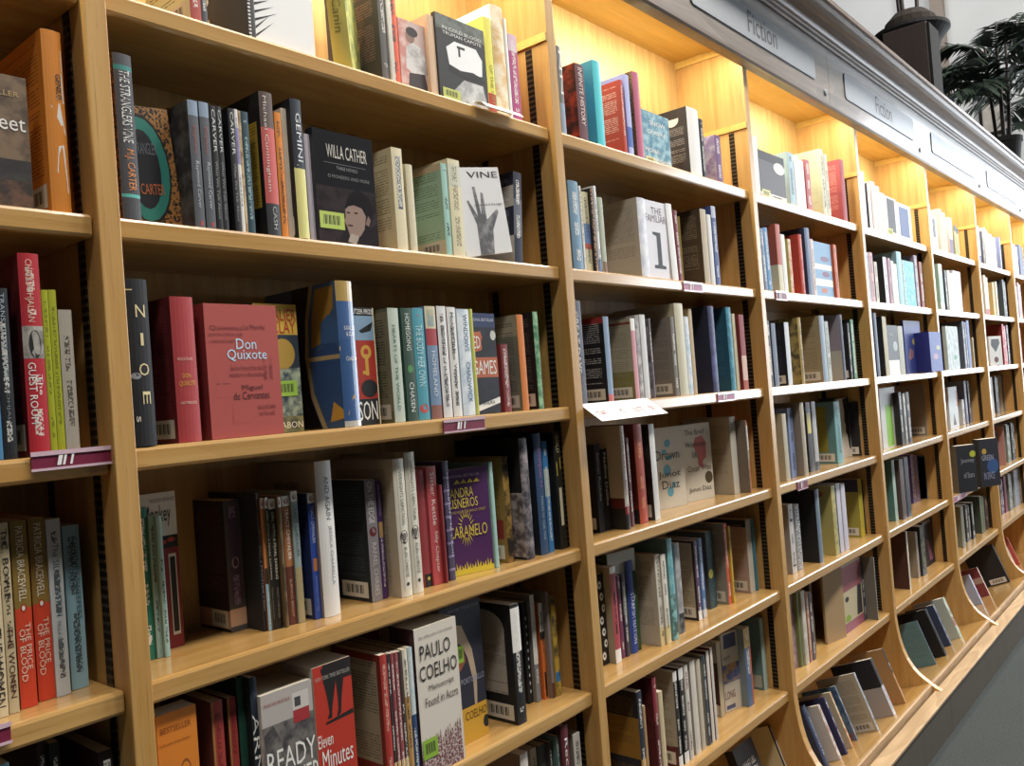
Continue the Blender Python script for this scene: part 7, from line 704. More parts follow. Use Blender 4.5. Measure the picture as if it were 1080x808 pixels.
('s', (5.4405, 0.103, 0.8131), (0, 0.0, 0.0), 0.006, 0.127, 0.2302, {'bk': '#46646c', 'ps': 0, 'bb': [(0, 0.12, '#9c98a0')], 'c': '#4c6c74'}, 'teal-blue paperback, fifth shelf, fifth bay', 'books on the fifth shelf of the fifth bay'),
('s', (5.4405, 0.105, 0.8131), (0, 0.0, 0.0), 0.006, 0.125, 0.2228, {'c': '#8c5444'}, 'brown and tan paperback, fifth shelf, fifth bay', 'books on the fifth shelf of the fifth bay'),
('s', (4.7854, 0.038, 0.4771), (0, 0.0, 0.0), 0.023, 0.15, 0.2726, {'bk': '#42211a', 'ps': 0, 'c': '#c8c0b0'}, 'thin white-edged book, sixth shelf, fifth bay', 'books on the sixth shelf of the fifth bay'),
('s', (5.0308, 0.066, 0.4771), (0, 0.0, 0.0), 0.0331, 0.12, 0.2252, {'bk': '#8c8070', 'ps': 0, 'c': '#988c7c'}, 'grey-beige hardback, sixth shelf, fifth bay', 'books on the sixth shelf of the fifth bay'),
('s', (5.08, 0.057, 0.4771), (0, 0.0, 0.0), 0.0681, 0.1622, 0.2457, {'ps': 3, 'is_': '#6c6848', 'c': '#26282c'}, 'black paperback with pictures, sixth shelf, fifth bay', 'books on the sixth shelf of the fifth bay'),
('f', (5.2519, 0.113, 0.4771), (-0.0, 0, -1.5708), 0.02, 0.1946, 0.2356, {'d': [('p', 'f', (0.3, 0.6, 0.5, 0.55, 0.8, 0.1, 0.5, 0.1), '#8c5c7c', 0, None), ('r', 'f', (0.1, 0.93, 0.8, 1), '#8c7c88', 0, None)], 'c': '#1c1a28'}, 'dark face-out book with a pink figure, sixth shelf, fifth bay', 'books on the sixth shelf of the fifth bay'),
('s', (5.5684, 0.012, 2.1588), (0, 0.0, 0.0), 0.0378, 0.1623, 0.246, {'ps': 0, 'c': '#e0dede'}, 'white thin book, top shelf, sixth bay', 'books on the top shelf of the sixth bay'),
('f', (5.6067, 0.022, 2.1588), (-0.0, 0, -1.5708), 0.01, 0.1058, 0.1871, {'d': [('r', 'f', (0.2, 0.35, 0.7, 0.9), '#6c6c70', 3, '#333')], 'c': '#e6e4e0'}, 'white face-out book with a black photograph, top shelf, sixth bay', 'books on the top shelf of the sixth bay'),
('s', (5.772, 0.012, 2.1588), (0, 0.0, 0), 0.0697, 0.158, 0.2394, {'bk': '#d8d4cc', 'hb': 1, 'ps': 0, 'c': '#ece0b0'}, 'cream thick hardback, left one, top shelf, sixth bay', 'books on the top shelf of the sixth bay'),
('s', (5.8447, 0.012, 2.1588), (0, 0.0, 0), 0.0697, 0.152, 0.2274, {'bk': '#d8d4cc', 'hb': 1, 'ps': 0, 'c': '#ece0b0'}, 'cream thick hardback, right one, top shelf, sixth bay', 'books on the top shelf of the sixth bay'),
('s', (5.979, 0.012, 2.1588), (0, 0.0, 0.0), 0.0757, 0.1416, 0.2145, {'sb': [(0, 0.4, '#54487c')], 'ps': 0, 'c': '#d8ccd0'}, 'white and violet paperback, top shelf, sixth bay', 'books on the top shelf of the sixth bay'),
('s', (6.0964, 0.014, 2.1588), (0, 0.0, 0), 0.0543, 0.1208, 0.183, {'sb': [(0.8, 1, '#2c3438')], 'ps': 0, 'c': '#a8a050'}, 'olive, black and violet paperback, left one, top shelf, sixth bay', 'books on the top shelf of the sixth bay'),
('s', (6.1537, 0.014, 2.1588), (0, 0.0, 0), 0.0543, 0.1148, 0.171, {'sb': [(0.8, 1, '#2c3438')], 'ps': 0, 'c': '#a8a050'}, 'olive, black and violet paperback, right one, top shelf, sixth bay', 'books on the top shelf of the sixth bay'),
('s', (5.6654, 0.012, 1.825), (0, 0.0, 0.0), 0.0797, 0.165, 0.2554, {'sb': [(0.75, 1, '#d0ccc8'), (0, 0.15, '#e9e6df')], 'ps': 0, 'c': '#a4c4b0'}, 'mint and white paperback, second shelf, sixth bay', 'books on the second shelf of the sixth bay'),
('s', (5.7941, 0.014, 1.825), (0, 0.0, 0.0), 0.0412, 0.15, 0.2273, {'c': '#2c3038'}, 'thin black book, second shelf, sixth bay', 'books on the second shelf of the sixth bay'),
('s', (5.8477, 0.012, 1.825), (0, 0.0, 0), 0.0618, 0.1521, 0.2304, {'ps': 0, 'c': '#dcd8c8'}, 'cream hardback, left one, second shelf, sixth bay', 'books on the second shelf of the sixth bay'),
('s', (5.9125, 0.012, 1.825), (0, 0.0, 0), 0.0618, 0.1461, 0.2184, {'ps': 0, 'c': '#dcd8c8'}, 'cream hardback, right one, second shelf, sixth bay', 'books on the second shelf of the sixth bay'),
('f', (5.984, 0.029, 1.825), (-0.0, 0, -1.5708), 0.015, 0.1787, 0.2396, {'pf': 3, 'iff': '#a8a0b0', 'c': '#d8d4dc'}, 'white and lilac face-out book, second shelf, sixth bay', 'books on the second shelf of the sixth bay'),
('f', (5.717, 0.032, 1.4902), (-0.0, 0, -1.5708), 0.02, 0.254, 0.2448, {'pf': 3, 'iff': '#8c9c9c', 'd': [('e', 'f', (0.65, 0.28, 0.15, 0.06), '#4c8c6c', 0, None)], 'c': '#b4bebc'}, 'pale grey-green face-out book with a green mark, third shelf, sixth bay', 'books on the third shelf of the sixth bay'),
('s', (6.0945, 0.012, 1.4902), (0, 0.0, 0.0), 0.0461, 0.165, 0.2783, {'c': '#4c5464'}, 'slate thin book, left of two, third shelf, sixth bay', 'books on the third shelf of the sixth bay'),
('s', (6.1522, 0.012, 1.4902), (0, 0.0, 0.0), 0.0351, 0.165, 0.2737, {'c': '#5c6474'}, 'slate thin book, right of two, third shelf, sixth bay', 'books on the third shelf of the sixth bay'),
('s', (6.1991, 0.012, 1.4902), (0, 0.0, 0.0), 0.0596, 0.165, 0.286, {'ps': 0, 'c': '#4c64a0'}, 'blue hardback, third shelf, sixth bay', 'books on the third shelf of the sixth bay'),
('s', (6.3287, 0.014, 1.4902), (0, 0.0, 0.0), 0.0246, 0.1217, 0.1843, {'c': '#b49860'}, 'small tan paperback, third shelf, sixth bay', 'books on the third shelf of the sixth bay'),
('f', (5.8934, 0.085, 1.1541), (-0.0, 0, -1.5708), 0.015, 0.1965, 0.2346, {'d': [('p', 'f', (0.35, 0.05, 0.5, 0.35, 0.7, 0.05), '#3c3440', 0, None), ('r', 'f', (0.85, 0.5, 1, 0.9), '#b0643c', 0, None)], 'c': '#b8c0c4'}, 'white face-out book with a dark tower, fourth shelf, sixth bay', 'books on the fourth shelf of the sixth bay'),
('s', (6.1927, 0.07, 1.1541), (0, 0.0, 0.0), 0.0467, 0.099, 0.15, {'c': '#b8bcc0'}, 'white short paperback, fourth shelf, sixth bay', 'books on the fourth shelf of the sixth bay'),
('s', (6.2704, 0.069, 1.1541), (0, 0.0, 0.0), 0.0478, 0.161, 0.2598, {'c': '#6c7088'}, 'slate blue paperback, fourth shelf, sixth bay', 'books on the fourth shelf of the sixth bay'),
('s', (6.3499, 0.068, 1.1541), (0, 0.0, 0.0), 0.0367, 0.162, 0.257, {'c': '#24242c'}, 'dark thin paperback, fourth shelf, sixth bay', 'books on the fourth shelf of the sixth bay'),
('s', (6.5252, 0.087, 1.1541), (0, 0.0, 0.0), 0.0113, 0.143, 0.2342, {'c': '#a89484'}, 'rose-beige paperback, fourth shelf, sixth bay', 'books on the fourth shelf of the sixth bay'),
('f', (5.6838, 0.0353, 0.8131), (-0.0, 0, -2.0595), 0.04, 0.1427, 0.2572, {'sp': '#6c6454', 'd': [('e', 'f', (0.85, 0.8, 0.16, 0.07), '#a8b030', 0, None)], 'T': [('f', 'Journey', 0.2, 0.6, 0.9, 0.72, '#9a9aa0'), ('f', 'of Stars', 0.3, 0.3, 0.85, 0.42, '#9a9aa0')], 'c': '#15161c'}, 'black face-out board book with grey lettering, fifth shelf, sixth bay', 'books on the fifth shelf of the sixth bay'),
('f', (5.9356, -0.0247, 0.8131), (-0.0, 0, -2.0595), 0.04, 0.1494, 0.2702, {'sp': '#333', 'd': [('e', 'f', (0.65, 0.42, 0.3, 0.16), '#2c4c80', 0, None), ('e', 'f', (0.25, 0.74, 0.12, 0.06), '#b09038', 0, None)], 'T': [('f', 'GREEN', 0.1, 0.55, 0.7, 0.66, '#a0a4b8'), ('f', 'IN SPACE', 0.15, 0.15, 0.7, 0.3, '#8c90a8')], 'c': '#1a1824'}, 'black and blue face-out board book with a planet, fifth shelf, sixth bay', 'books on the fifth shelf of the sixth bay'),
('s', (5.857, 0.05, 0.4771), (0, 0.0, 0.0), 0.0664, 0.1526, 0.2312, {'ps': 0, 'c': '#7c7c68'}, 'pale sage hardback, sixth shelf, sixth bay', 'books on the sixth shelf of the sixth bay'),
('s', (6.0301, 0.066, 0.4771), (0, 0.0, 0), 0.0503, 0.1429, 0.2165, {'c': '#3a3024'}, 'dark brown hardback, left one, sixth shelf, sixth bay', 'books on the sixth shelf of the sixth bay'),
('s', (6.0835, 0.066, 0.4771), (0, 0.0, 0), 0.0503, 0.1369, 0.2045, {'c': '#3a3024'}, 'dark brown hardback, right one, sixth shelf, sixth bay', 'books on the sixth shelf of the sixth bay'),
('s', (6.1354, 0.057, 0.4771), (0, 0.0, 0.0), 0.0527, 0.141, 0.2137, {'c': '#141418'}, 'black hardback, sixth shelf, sixth bay', 'books on the sixth shelf of the sixth bay'),
('s', (6.3273, 0.05, 0.4771), (0, 0.0, 0), 0.0493, 0.12, 0.2258, {'ps': 4, 'is_': '#7c7c40', 'c': '#4c5850'}, 'grey-green patterned paperback, left one, sixth shelf, sixth bay', 'books on the sixth shelf of the sixth bay'),
('s', (6.3796, 0.05, 0.4771), (0, 0.0, 0), 0.0493, 0.114, 0.2138, {'ps': 4, 'is_': '#7c7c40', 'c': '#4c5850'}, 'grey-green patterned paperback, right one, sixth shelf, sixth bay', 'books on the sixth shelf of the sixth bay'),
('s', (6.4659, 0.052, 0.4771), (0, 0.0, 0.0), 0.0529, 0.1364, 0.2066, {'c': '#544850'}, 'violet-grey thin paperback, sixth shelf, sixth bay', 'books on the sixth shelf of the sixth bay'),
('s', (6.6907, 0.012, 2.1588), (0, 0.0, 0.0), 0.0664, 0.158, 0.2394, {'sb': [(0, 0.2, '#4c4c78')], 'ps': 0, 'c': '#e8e4e8'}, 'white thin book with violet foot, top shelf, seventh bay', 'books on the top shelf of the seventh bay'),
('s', (6.8248, 0.012, 2.1588), (0, 0.0, 0.0), 0.0412, 0.1425, 0.2159, {'c': '#5c5c64'}, 'thin dark-edged book, top shelf, seventh bay', 'books on the top shelf of the seventh bay'),
('s', (6.9077, 0.012, 2.1588), (0, 0.0, 0), 0.0404, 0.1647, 0.2495, {'ps': 0, 'c': '#eeeae4'}, 'white hardback, tallest here, left one, top shelf, seventh bay', 'books on the top shelf of the seventh bay'),
('s', (6.9511, 0.012, 2.1588), (0, 0.0, 0), 0.0404, 0.1587, 0.2375, {'ps': 0, 'c': '#eeeae4'}, 'white hardback, tallest here, right one, top shelf, seventh bay', 'books on the top shelf of the seventh bay'),
('s', (7.0313, 0.014, 2.1588), (0, 0.0, 0), 0.1017, 0.1479, 0.224, {'ps': 0, 'c': '#e8e8d8'}, 'cream thick book, left one, top shelf, seventh bay', 'books on the top shelf of the seventh bay'),
('s', (7.136, 0.014, 2.1588), (0, 0.0, 0), 0.1017, 0.1419, 0.212, {'ps': 0, 'c': '#e8e8d8'}, 'cream thick book, right one, top shelf, seventh bay', 'books on the top shelf of the seventh bay'),
('s', (7.3624, 0.014, 2.1588), (0, 0.0, 0.0), 0.0474, 0.1516, 0.2297, {'c': '#7c84b0'}, 'violet-blue thin book, top shelf, seventh bay', 'books on the top shelf of the seventh bay'),
('s', (6.7668, 0.012, 1.825), (0, 0.0, 0), 0.0535, 0.165, 0.2591, {'sb': [(0, 0.15, '#9c2c34')], 'ps': 0, 'c': '#d8d0b8'}, 'cream book with a red foot, left one, second shelf, seventh bay', 'books on the second shelf of the seventh bay'),
('s', (6.8233, 0.012, 1.825), (0, 0.0, 0), 0.0535, 0.159, 0.2471, {'sb': [(0, 0.15, '#9c2c34')], 'ps': 0, 'c': '#d8d0b8'}, 'cream book with a red foot, right one, second shelf, seventh bay', 'books on the second shelf of the seventh bay'),
('s', (7.0067, 0.012, 1.825), (0, 0.0, 0.0), 0.0588, 0.1468, 0.2225, {'c': '#d0b070'}, 'amber and white paperback, second shelf, seventh bay', 'books on the second shelf of the seventh bay'),
('s', (7.1101, 0.012, 1.825), (0, 0.0, 0.0), 0.0452, 0.1548, 0.2345, {'ps': 0, 'c': '#dcd4bc'}, 'white thin paperback, second shelf, seventh bay', 'books on the second shelf of the seventh bay'),
('s', (7.3526, 0.014, 1.825), (0, 0.0, 0), 0.0464, 0.165, 0.2614, {'c': '#3c4448'}, 'black and grey paperback, left one, second shelf, seventh bay', 'books on the second shelf of the seventh bay'),
('s', (7.4019, 0.014, 1.825), (0, 0.0, 0), 0.0464, 0.159, 0.2494, {'c': '#3c4448'}, 'black and grey paperback, right one, second shelf, seventh bay', 'books on the second shelf of the seventh bay'),
('f', (6.8575, 0.0413, 1.4902), (-0.0, 0, -1.9199), 0.012, 0.1385, 0.1946, {'d': [('p', 'f', (0.15, 0.7, 0.2, 0.9, 0.8, 0.9, 0.85, 0.75, 0.5, 0.45), '#4c5458', 0, None), ('e', 'f', (0.5, 0.2, 0.18, 0.1), '#5c3424', 0, None)], 'c': '#d0d0cc'}, 'white face-out book with a grey drawing, third shelf, seventh bay', 'books on the third shelf of the seventh bay'),
('s', (7.2145, 0.014, 1.4902), (0, 0.0, 0), 0.0535, 0.165, 0.2801, {'bk': '#7a1c1c', 'c': '#a82c2c'}, 'red hardback, left one, third shelf, seventh bay', 'books on the third shelf of the seventh bay'),
('s', (7.271, 0.014, 1.4902), (0, 0.0, 0), 0.0535, 0.159, 0.2681, {'bk': '#7a1c1c', 'c': '#a82c2c'}, 'red hardback, right one, third shelf, seventh bay', 'books on the third shelf of the seventh bay'),
('s', (7.3579, 0.014, 1.4902), (0, 0.0, 0.0), 0.049, 0.165, 0.2757, {'c': '#4c4c5c'}, 'slate thin book, third shelf, seventh bay', 'books on the third shelf of the seventh bay'),
('s', (7.0808, 0.089, 1.1541), (0, 0.0, 0.0), 0.0742, 0.141, 0.2591, {'c': '#9c9c94'}, 'pale grey paperback, fourth shelf, seventh bay', 'books on the fourth shelf of the seventh bay'),
('s', (7.2935, 0.101, 1.1541), (0, 0.0, 0), 0.0448, 0.129, 0.2601, {'c': '#44444c'}, 'dark slate paperback, left one, fourth shelf, seventh bay', 'books on the fourth shelf of the seventh bay'),
('s', (7.3414, 0.101, 1.1541), (0, 0.0, 0), 0.0448, 0.123, 0.2481, {'c': '#44444c'}, 'dark slate paperback, right one, fourth shelf, seventh bay', 'books on the fourth shelf of the seventh bay'),
('s', (7.5257, 0.118, 1.1541), (0, 0.0, 0), 0.0389, 0.112, 0.2612, {'c': '#a49c84'}, 'cream-grey paperback, left one, fourth shelf, seventh bay', 'books on the fourth shelf of the seventh bay'),
('s', (7.5676, 0.118, 1.1541), (0, 0.0, 0), 0.0389, 0.106, 0.2492, {'c': '#a49c84'}, 'cream-grey paperback, right one, fourth shelf, seventh bay', 'books on the fourth shelf of the seventh bay'),
('s', (7.6205, 0.11, 1.1541), (0, 0.0, 0.0), 0.006, 0.12, 0.2575, {'c': '#7c7884'}, 'violet-grey paperback, fourth shelf, seventh bay', 'books on the fourth shelf of the seventh bay'),
('s', (7.0058, 0.072, 0.8131), (0, 0.0, 0.0), 0.0597, 0.156, 0.2364, {'c': '#8c98a4'}, 'pale blue thin book, fifth shelf, seventh bay', 'books on the fifth shelf of the seventh bay'),
('s', (7.0661, 0.03, 0.8131), (0, 0.0, 0.0), 0.006, 0.165, 0.2621, {'c': '#a87870'}, 'rose and white thin book, fifth shelf, seventh bay', 'books on the fifth shelf of the seventh bay'),
('s', (7.2569, 0.05, 0.8131), (0, 0.0, 0), 0.0466, 0.165, 0.2619, {'c': '#6c7468'}, 'grey-green hardback, left one, fifth shelf, seventh bay', 'books on the fifth shelf of the seventh bay'),
('s', (7.3065, 0.05, 0.8131), (0, 0.0, 0), 0.0466, 0.159, 0.2499, {'c': '#6c7468'}, 'grey-green hardback, right one, fifth shelf, seventh bay', 'books on the fifth shelf of the seventh bay'),
('s', (7.4204, 0.05, 0.8131), (0, 0.0, 0), 0.0487, 0.165, 0.2634, {'c': '#3a3c3c'}, 'dark grey hardback, left one, fifth shelf, seventh bay', 'books on the fifth shelf of the seventh bay'),
('s', (7.4721, 0.05, 0.8131), (0, 0.0, 0), 0.0487, 0.159, 0.2514, {'c': '#3a3c3c'}, 'dark grey hardback, right one, fifth shelf, seventh bay', 'books on the fifth shelf of the seventh bay'),
('s', (7.0736, 0.082, 0.4771), (0, 0.0, 0), 0.0443, 0.148, 0.2449, {'c': '#54405c'}, 'violet paperback, left one, sixth shelf, seventh bay', 'books on the sixth shelf of the seventh bay'),
('s', (7.1208, 0.082, 0.4771), (0, 0.0, 0), 0.0443, 0.142, 0.2329, {'c': '#54405c'}, 'violet paperback, right one, sixth shelf, seventh bay', 'books on the sixth shelf of the seventh bay'),
('s', (7.1667, 0.075, 0.4771), (0, 0.0, 0.0), 0.0716, 0.155, 0.2475, {'c': '#6c2434'}, 'maroon paperback, sixth shelf, seventh bay', 'books on the sixth shelf of the seventh bay'),
('s', (7.2519, 0.063, 0.4771), (0, 0.0, 0), 0.047, 0.165, 0.2562, {'c': '#6c7470'}, 'grey-green patterned book, left one, sixth shelf, seventh bay', 'books on the sixth shelf of the seventh bay'),
('s', (7.3019, 0.063, 0.4771), (0, 0.0, 0), 0.047, 0.159, 0.2442, {'c': '#6c7470'}, 'grey-green patterned book, right one, sixth shelf, seventh bay', 'books on the sixth shelf of the seventh bay'),
('f', (7.4276, 0.074, 0.4771), (-0.0, 0, -1.5708), 0.015, 0.1989, 0.2558, {'pf': 4, 'iff': '#3c4c6c', 'c': '#a0a4a8'}, 'white and blue patterned face-out book, sixth shelf, seventh bay', 'books on the sixth shelf of the seventh bay'),
('s', (7.817, 0.012, 2.1588), (0, 0.0, 0), 0.0879, 0.147, 0.2227, {'ps': 0, 'c': '#eceae6'}, 'white thick book, left of the pair, left one, top shelf, eighth bay', 'books on the top shelf of the eighth bay'),
('s', (7.9079, 0.012, 2.1588), (0, 0.0, 0), 0.0879, 0.141, 0.2107, {'ps': 0, 'c': '#eceae6'}, 'white thick book, left of the pair, right one, top shelf, eighth bay', 'books on the top shelf of the eighth bay'),
('s', (8.0709, 0.012, 2.1588), (0, 0.0, 0), 0.0741, 0.157, 0.2379, {'c': '#5c6888'}, 'white and slate book, left one, top shelf, eighth bay', 'books on the top shelf of the eighth bay'),
('s', (8.1479, 0.012, 2.1588), (0, 0.0, 0), 0.0741, 0.151, 0.2259, {'c': '#5c6888'}, 'white and slate book, right one, top shelf, eighth bay', 'books on the top shelf of the eighth bay'),
('s', (7.7606, 0.012, 1.825), (0, 0.0, 0), 0.0426, 0.1643, 0.2489, {'c': '#d0c8cc'}, 'lilac white paperback, left one, second shelf, eighth bay', 'books on the second shelf of the eighth bay'),
('s', (7.8062, 0.012, 1.825), (0, 0.0, 0), 0.0426, 0.1583, 0.2369, {'c': '#d0c8cc'}, 'lilac white paperback, right one, second shelf, eighth bay', 'books on the second shelf of the eighth bay'),
('s', (7.886, 0.012, 1.825), (0, 0.0, 0), 0.0533, 0.165, 0.2698, {'c': '#b8a0a0'}, 'pink and grey paperback, left one, second shelf, eighth bay', 'books on the second shelf of the eighth bay'),
('s', (7.9423, 0.012, 1.825), (0, 0.0, 0), 0.0533, 0.159, 0.2578, {'c': '#b8a0a0'}, 'pink and grey paperback, right one, second shelf, eighth bay', 'books on the second shelf of the eighth bay'),
('s', (7.7023, 0.012, 1.4902), (0, 0.0, 0), 0.07, 0.165, 0.2669, {'c': '#a43430'}, 'red hardback, left one, third shelf, eighth bay', 'books on the third shelf of the eighth bay'),
('s', (7.7753, 0.012, 1.4902), (0, 0.0, 0), 0.07, 0.159, 0.2549, {'c': '#a43430'}, 'red hardback, right one, third shelf, eighth bay', 'books on the third shelf of the eighth bay'),
('s', (7.6632, 0.012, 1.1541), (0, 0.0, 0.0), 0.0685, 0.165, 0.2508, {'c': '#8c9cb0'}, 'pale blue paperback, fourth shelf, eighth bay', 'books on the fourth shelf of the eighth bay'),
('f', (2.7019, 0.0282, 0.1354), (0, -0.3491, -1.5708), 0.03, 0.13, 0.2, {'c': '#9c948e'}, 'grey paperback low down, base tray, third bay', 'books in the base tray of the third bay'),
('f', (2.9906, 0.0282, 0.1354), (0, -0.3491, -1.5708), 0.03, 0.1342, 0.23, {'T': [('f', 'WHAT LIES', 0.2, 0.7, 0.8, 0.78, '#e9e6df'), ('f', 'BENEATH', 0.2, 0.58, 0.8, 0.66, '#e9e6df')], 'c': '#241c1a'}, 'black leaning hardback with white lettering, base tray, third bay', 'books in the base tray of the third bay'),
('s', (3.2482, 0.0, 0.1457), (-0.3491, 0, 0), 0.012, 0.1391, 0.22, {'bk': '#cdc196', 'ps': 0, 'c': '#1c1c1e'}, 'black-spined hardback with a pale yellow back, base tray, third bay', 'books in the base tray of the third bay'),
('s', (3.258, 0.0, 0.1457), (-0.3491, 0, 0), 0.008, 0.144, 0.21, {'ps': 0, 'c': '#c8c4bc'}, 'thin grey-white paperback beside the upright, base tray, third bay', 'books in the base tray of the third bay'),
('s', (3.4418, -0.0366, 0.159), (-0.3491, 0, 0), 0.03, 0.15, 0.215, {'hb': 1, 'T': [('s', 'MACHINES LIKE ME', 0.4, 0.2, 0.7, 0.8, '#b0b8c8')], 'ps': 0, 'c': '#2a3552'}, 'navy hardback with white lettering, base tray, fourth bay', 'books in the base tray of the fourth bay'),
('s', (3.5227, -0.054, 0.1654), (-0.3491, 0, 0), 0.018, 0.12, 0.19, {'ps': 3, 'is_': '#a07c74', 'c': '#d0ccc8'}, 'white paperback between the navy books, base tray, fourth bay', 'books in the base tray of the fourth bay'),
('s', (3.5749, -0.0592, 0.1672), (-0.3491, 0, 0), 0.014, 0.14, 0.2, {'hb': 1, 'bk': '#2c2c50', 'c': '#332f5c'}, 'violet-navy hardback, base tray, fourth bay', 'books in the base tray of the fourth bay'),
('s', (3.6413, -0.0564, 0.1662), (-0.3491, 0, 0), 0.012, 0.13, 0.2, {'ps': 3, 'is_': '#b8703c', 'c': '#cfc0a0'}, 'cream and orange paperback, base tray, fourth bay', 'books in the base tray of the fourth bay'),
('s', (3.7236, -0.0454, 0.1622), (-0.3491, 0, 0), 0.01, 0.14, 0.2, {'bk': '#26446c', 'pb': 3, 'ib': '#5a7490', 'bb': [(0, 0.14, '#7c3c2c')], 'c': '#6c7c94'}, 'blue paperback with a pale swirl on its back, base tray, fourth bay', 'books in the base tray of the fourth bay'),
('s', (3.799, -0.098, 0.1813), (-0.3491, 0, 0), 0.014, 0.16, 0.215, {'bk': '#b3a894', 'ti': '#877c6a', 'bar': 1, 'c': '#a4acb4'}, 'large beige-backed paperback, base tray, fourth bay', 'books in the base tray of the fourth bay'),
('s', (3.9637, -0.1072, 0.1847), (-0.3491, 0, 0), 0.024, 0.17, 0.22, {'bk': '#a49a94', 'bb': [(0.5, 1, '#18181b')], 'sb': [(0.52, 1, '#18181b')], 'c': '#c8c8d0'}, 'paperback with a black upper and grey lower half, base tray, fourth bay', 'books in the base tray of the fourth bay'),
('s', (4.1117, -0.1071, 0.1847), (-0.3491, 0, 0), 0.014, 0.15, 0.22, {'sb': [(0.55, 1, '#1c1b1c')], 'c': '#a87c48'}, 'tan paperback with a black top, base tray, fourth bay', 'books in the base tray of the fourth bay'),
('s', (4.6752, -0.0775, 0.1739), (-0.3491, 0, 0), 0.014, 0.16, 0.2, {'hb': 1, 'bk': '#5c8088', 'ti': '#4c6a72', 'ps': 0, 'c': '#3c4a54'}, 'dark-spined hardback with a pale teal back, base tray, fifth bay', 'books in the base tray of the fifth bay'),
('s', (4.8067, -0.0854, 0.1768), (-0.3491, 0, 0), 0.03, 0.15, 0.22, {'hb': 1, 'ps': 0, 'c': '#141416'}, 'thick black hardback, base tray, fifth bay', 'books in the base tray of the fifth bay'),
('s', (5.0056, -0.0621, 0.1683), (-0.3491, 0, 0), 0.02, 0.14, 0.2, {'ps': 3, 'is_': '#8c94a4', 'c': '#34405c'}, 'navy blue paperback, base tray, fifth bay', 'books in the base tray of the fifth bay'),
('s', (5.1323, -0.0755, 0.1732), (-0.3491, 0, 0), 0.035, 0.15, 0.2, {'sb': [(0.3, 0.5, '#a43034')], 'ps': 3, 'is_': '#7c8c74', 'c': '#b4bcb0'}, 'white-green hardback with a red band, base tray, fifth bay', 'books in the base tray of the fifth bay'),
('s', (5.934, -0.0054, 0.1477), (-0.3491, 0, 0), 0.02, 0.12, 0.17, {'ps': 3, 'is_': '#d8dce8', 'c': '#98a4c0'}, 'pale blue and white paperback, base tray, sixth bay', 'books in the base tray of the sixth bay'),
('s', (6.1551, 0.0, 0.1457), (-0.3491, 0, 0), 0.014, 0.13, 0.17, {'bk': '#7c3434', 'ps': 0, 'bb': [(0.45, 0.65, '#a88c7c')], 'c': '#c8b8b0'}, 'maroon-backed paperback with a lighter frame, base tray, sixth bay', 'books in the base tray of the sixth bay'),
('s', (6.4558, -0.0506, 0.1641), (-0.3491, 0, 0), 0.02, 0.1856, 0.24, {'hb': 1, 'bk': '#16161a', 'bar': 1, 'ps': 0, 'c': '#1a1c20'}, 'large black hardback with a white barcode, base tray, sixth bay', 'books in the base tray of the sixth bay'),
('s', (6.944, 0.0, 0.1457), (-0.3491, 0, 0), 0.02, 0.13, 0.19, {'ps': 0, 'c': '#a8a8a4'}, 'grey-white paperback beside the curved upright, base tray, seventh bay', 'books in the base tray of the seventh bay'),
('s', (7.0724, 0.0, 0.1457), (-0.3491, 0, 0), 0.012, 0.13, 0.19, {'ps': 0, 'c': '#b04c40'}, 'red-striped paperback, base tray, seventh bay', 'books in the base tray of the seventh bay')
]
for b in BOOKS:
    for q in b[6].get('T', []): text_mesh(q[1])
for b in BOOKS: book(*b)

# ---------------------------------------------------------------- shelf-edge labels and cards
def shelf_tag(k, x0, x1, z0, z1, col, lab, lean=.0):
    r = empty('shelf_label', (x0, -.0045, z0), lab, 'label', 'plastic label sleeves on the shelf edges')
    m = MB(); m.box(0, x1-x0, .001, .004, 0, z1-z0); m.build('label_card', {'m': M_TAG, 'p': M_PINK}[col], r)
    m = MB(); m.box(-.001, x1-x0+.001, -.0006, .0006, z1-z0-.004, z1-z0+.002); m.box(-.001, x1-x0+.001, -.0006, .0006, -.002, .0015); m.build('sleeve_rim', M_CLEAR, r)
    m = MB(); a = (x1-x0)*.62
    for i, (u, w_) in enumerate(((.30, .05), (.37, .03), (.46, .03))):
        m.face([((x1-x0)*u, -.0004, .004), ((x1-x0)*(u+w_), -.0004, .004), ((x1-x0)*(u+w_+.03), -.0004, z1-z0-.005), ((x1-x0)*(u+.03), -.0004, z1-z0-.005)])
    m.build('glare_streak', M_WHITE, r)  # slanted white streaks laid on the label as painted glare
shelf_tag(0, .986, 1.090, 1.4725, 1.4945, 'm', 'maroon shelf-edge label with glare below the red Guest Room hardback')
shelf_tag(0, .83, .941, 1.135, 1.158, 'm', 'maroon shelf-edge label at the left edge of the photo')
shelf_tag(1, 1.749, 1.870, 1.461, 1.4845, 'm', 'maroon-pink shelf-edge label below the white Wonder Boys paperback')
shelf_tag(2, 2.769, 2.882, 1.794, 1.819, 'p', 'pink shelf-edge label below the olive book in the third bay')
shelf_tag(2, 2.925, 3.038, 1.462, 1.4855, 'p', 'pink shelf-edge label below the navy and teal hardbacks')
shelf_tag(3, 3.417, 3.512, 1.793, 1.8215, 'm', 'maroon shelf-edge label below the rust and cream paperback')
shelf_tag(3, 3.471, 3.562, 1.118, 1.148, 'm', 'maroon shelf-edge label in the fourth bay, fourth shelf')
shelf_tag(5, 5.51, 5.80, .782, .810, 'p', 'shiny shelf-edge label below the black board book')
r = empty('shelf_sign', (2.215, -.001, 1.4905), 'white card sign with faint maroon print sloping out from the shelf edge', 'sign')
m = MB(); prism_x(m, [(-.001, .0005), (-.062, -.0425), (-.0625, -.0415), (-.001, .0018)], 0, .305); m.build('card', M_WHITE, r)
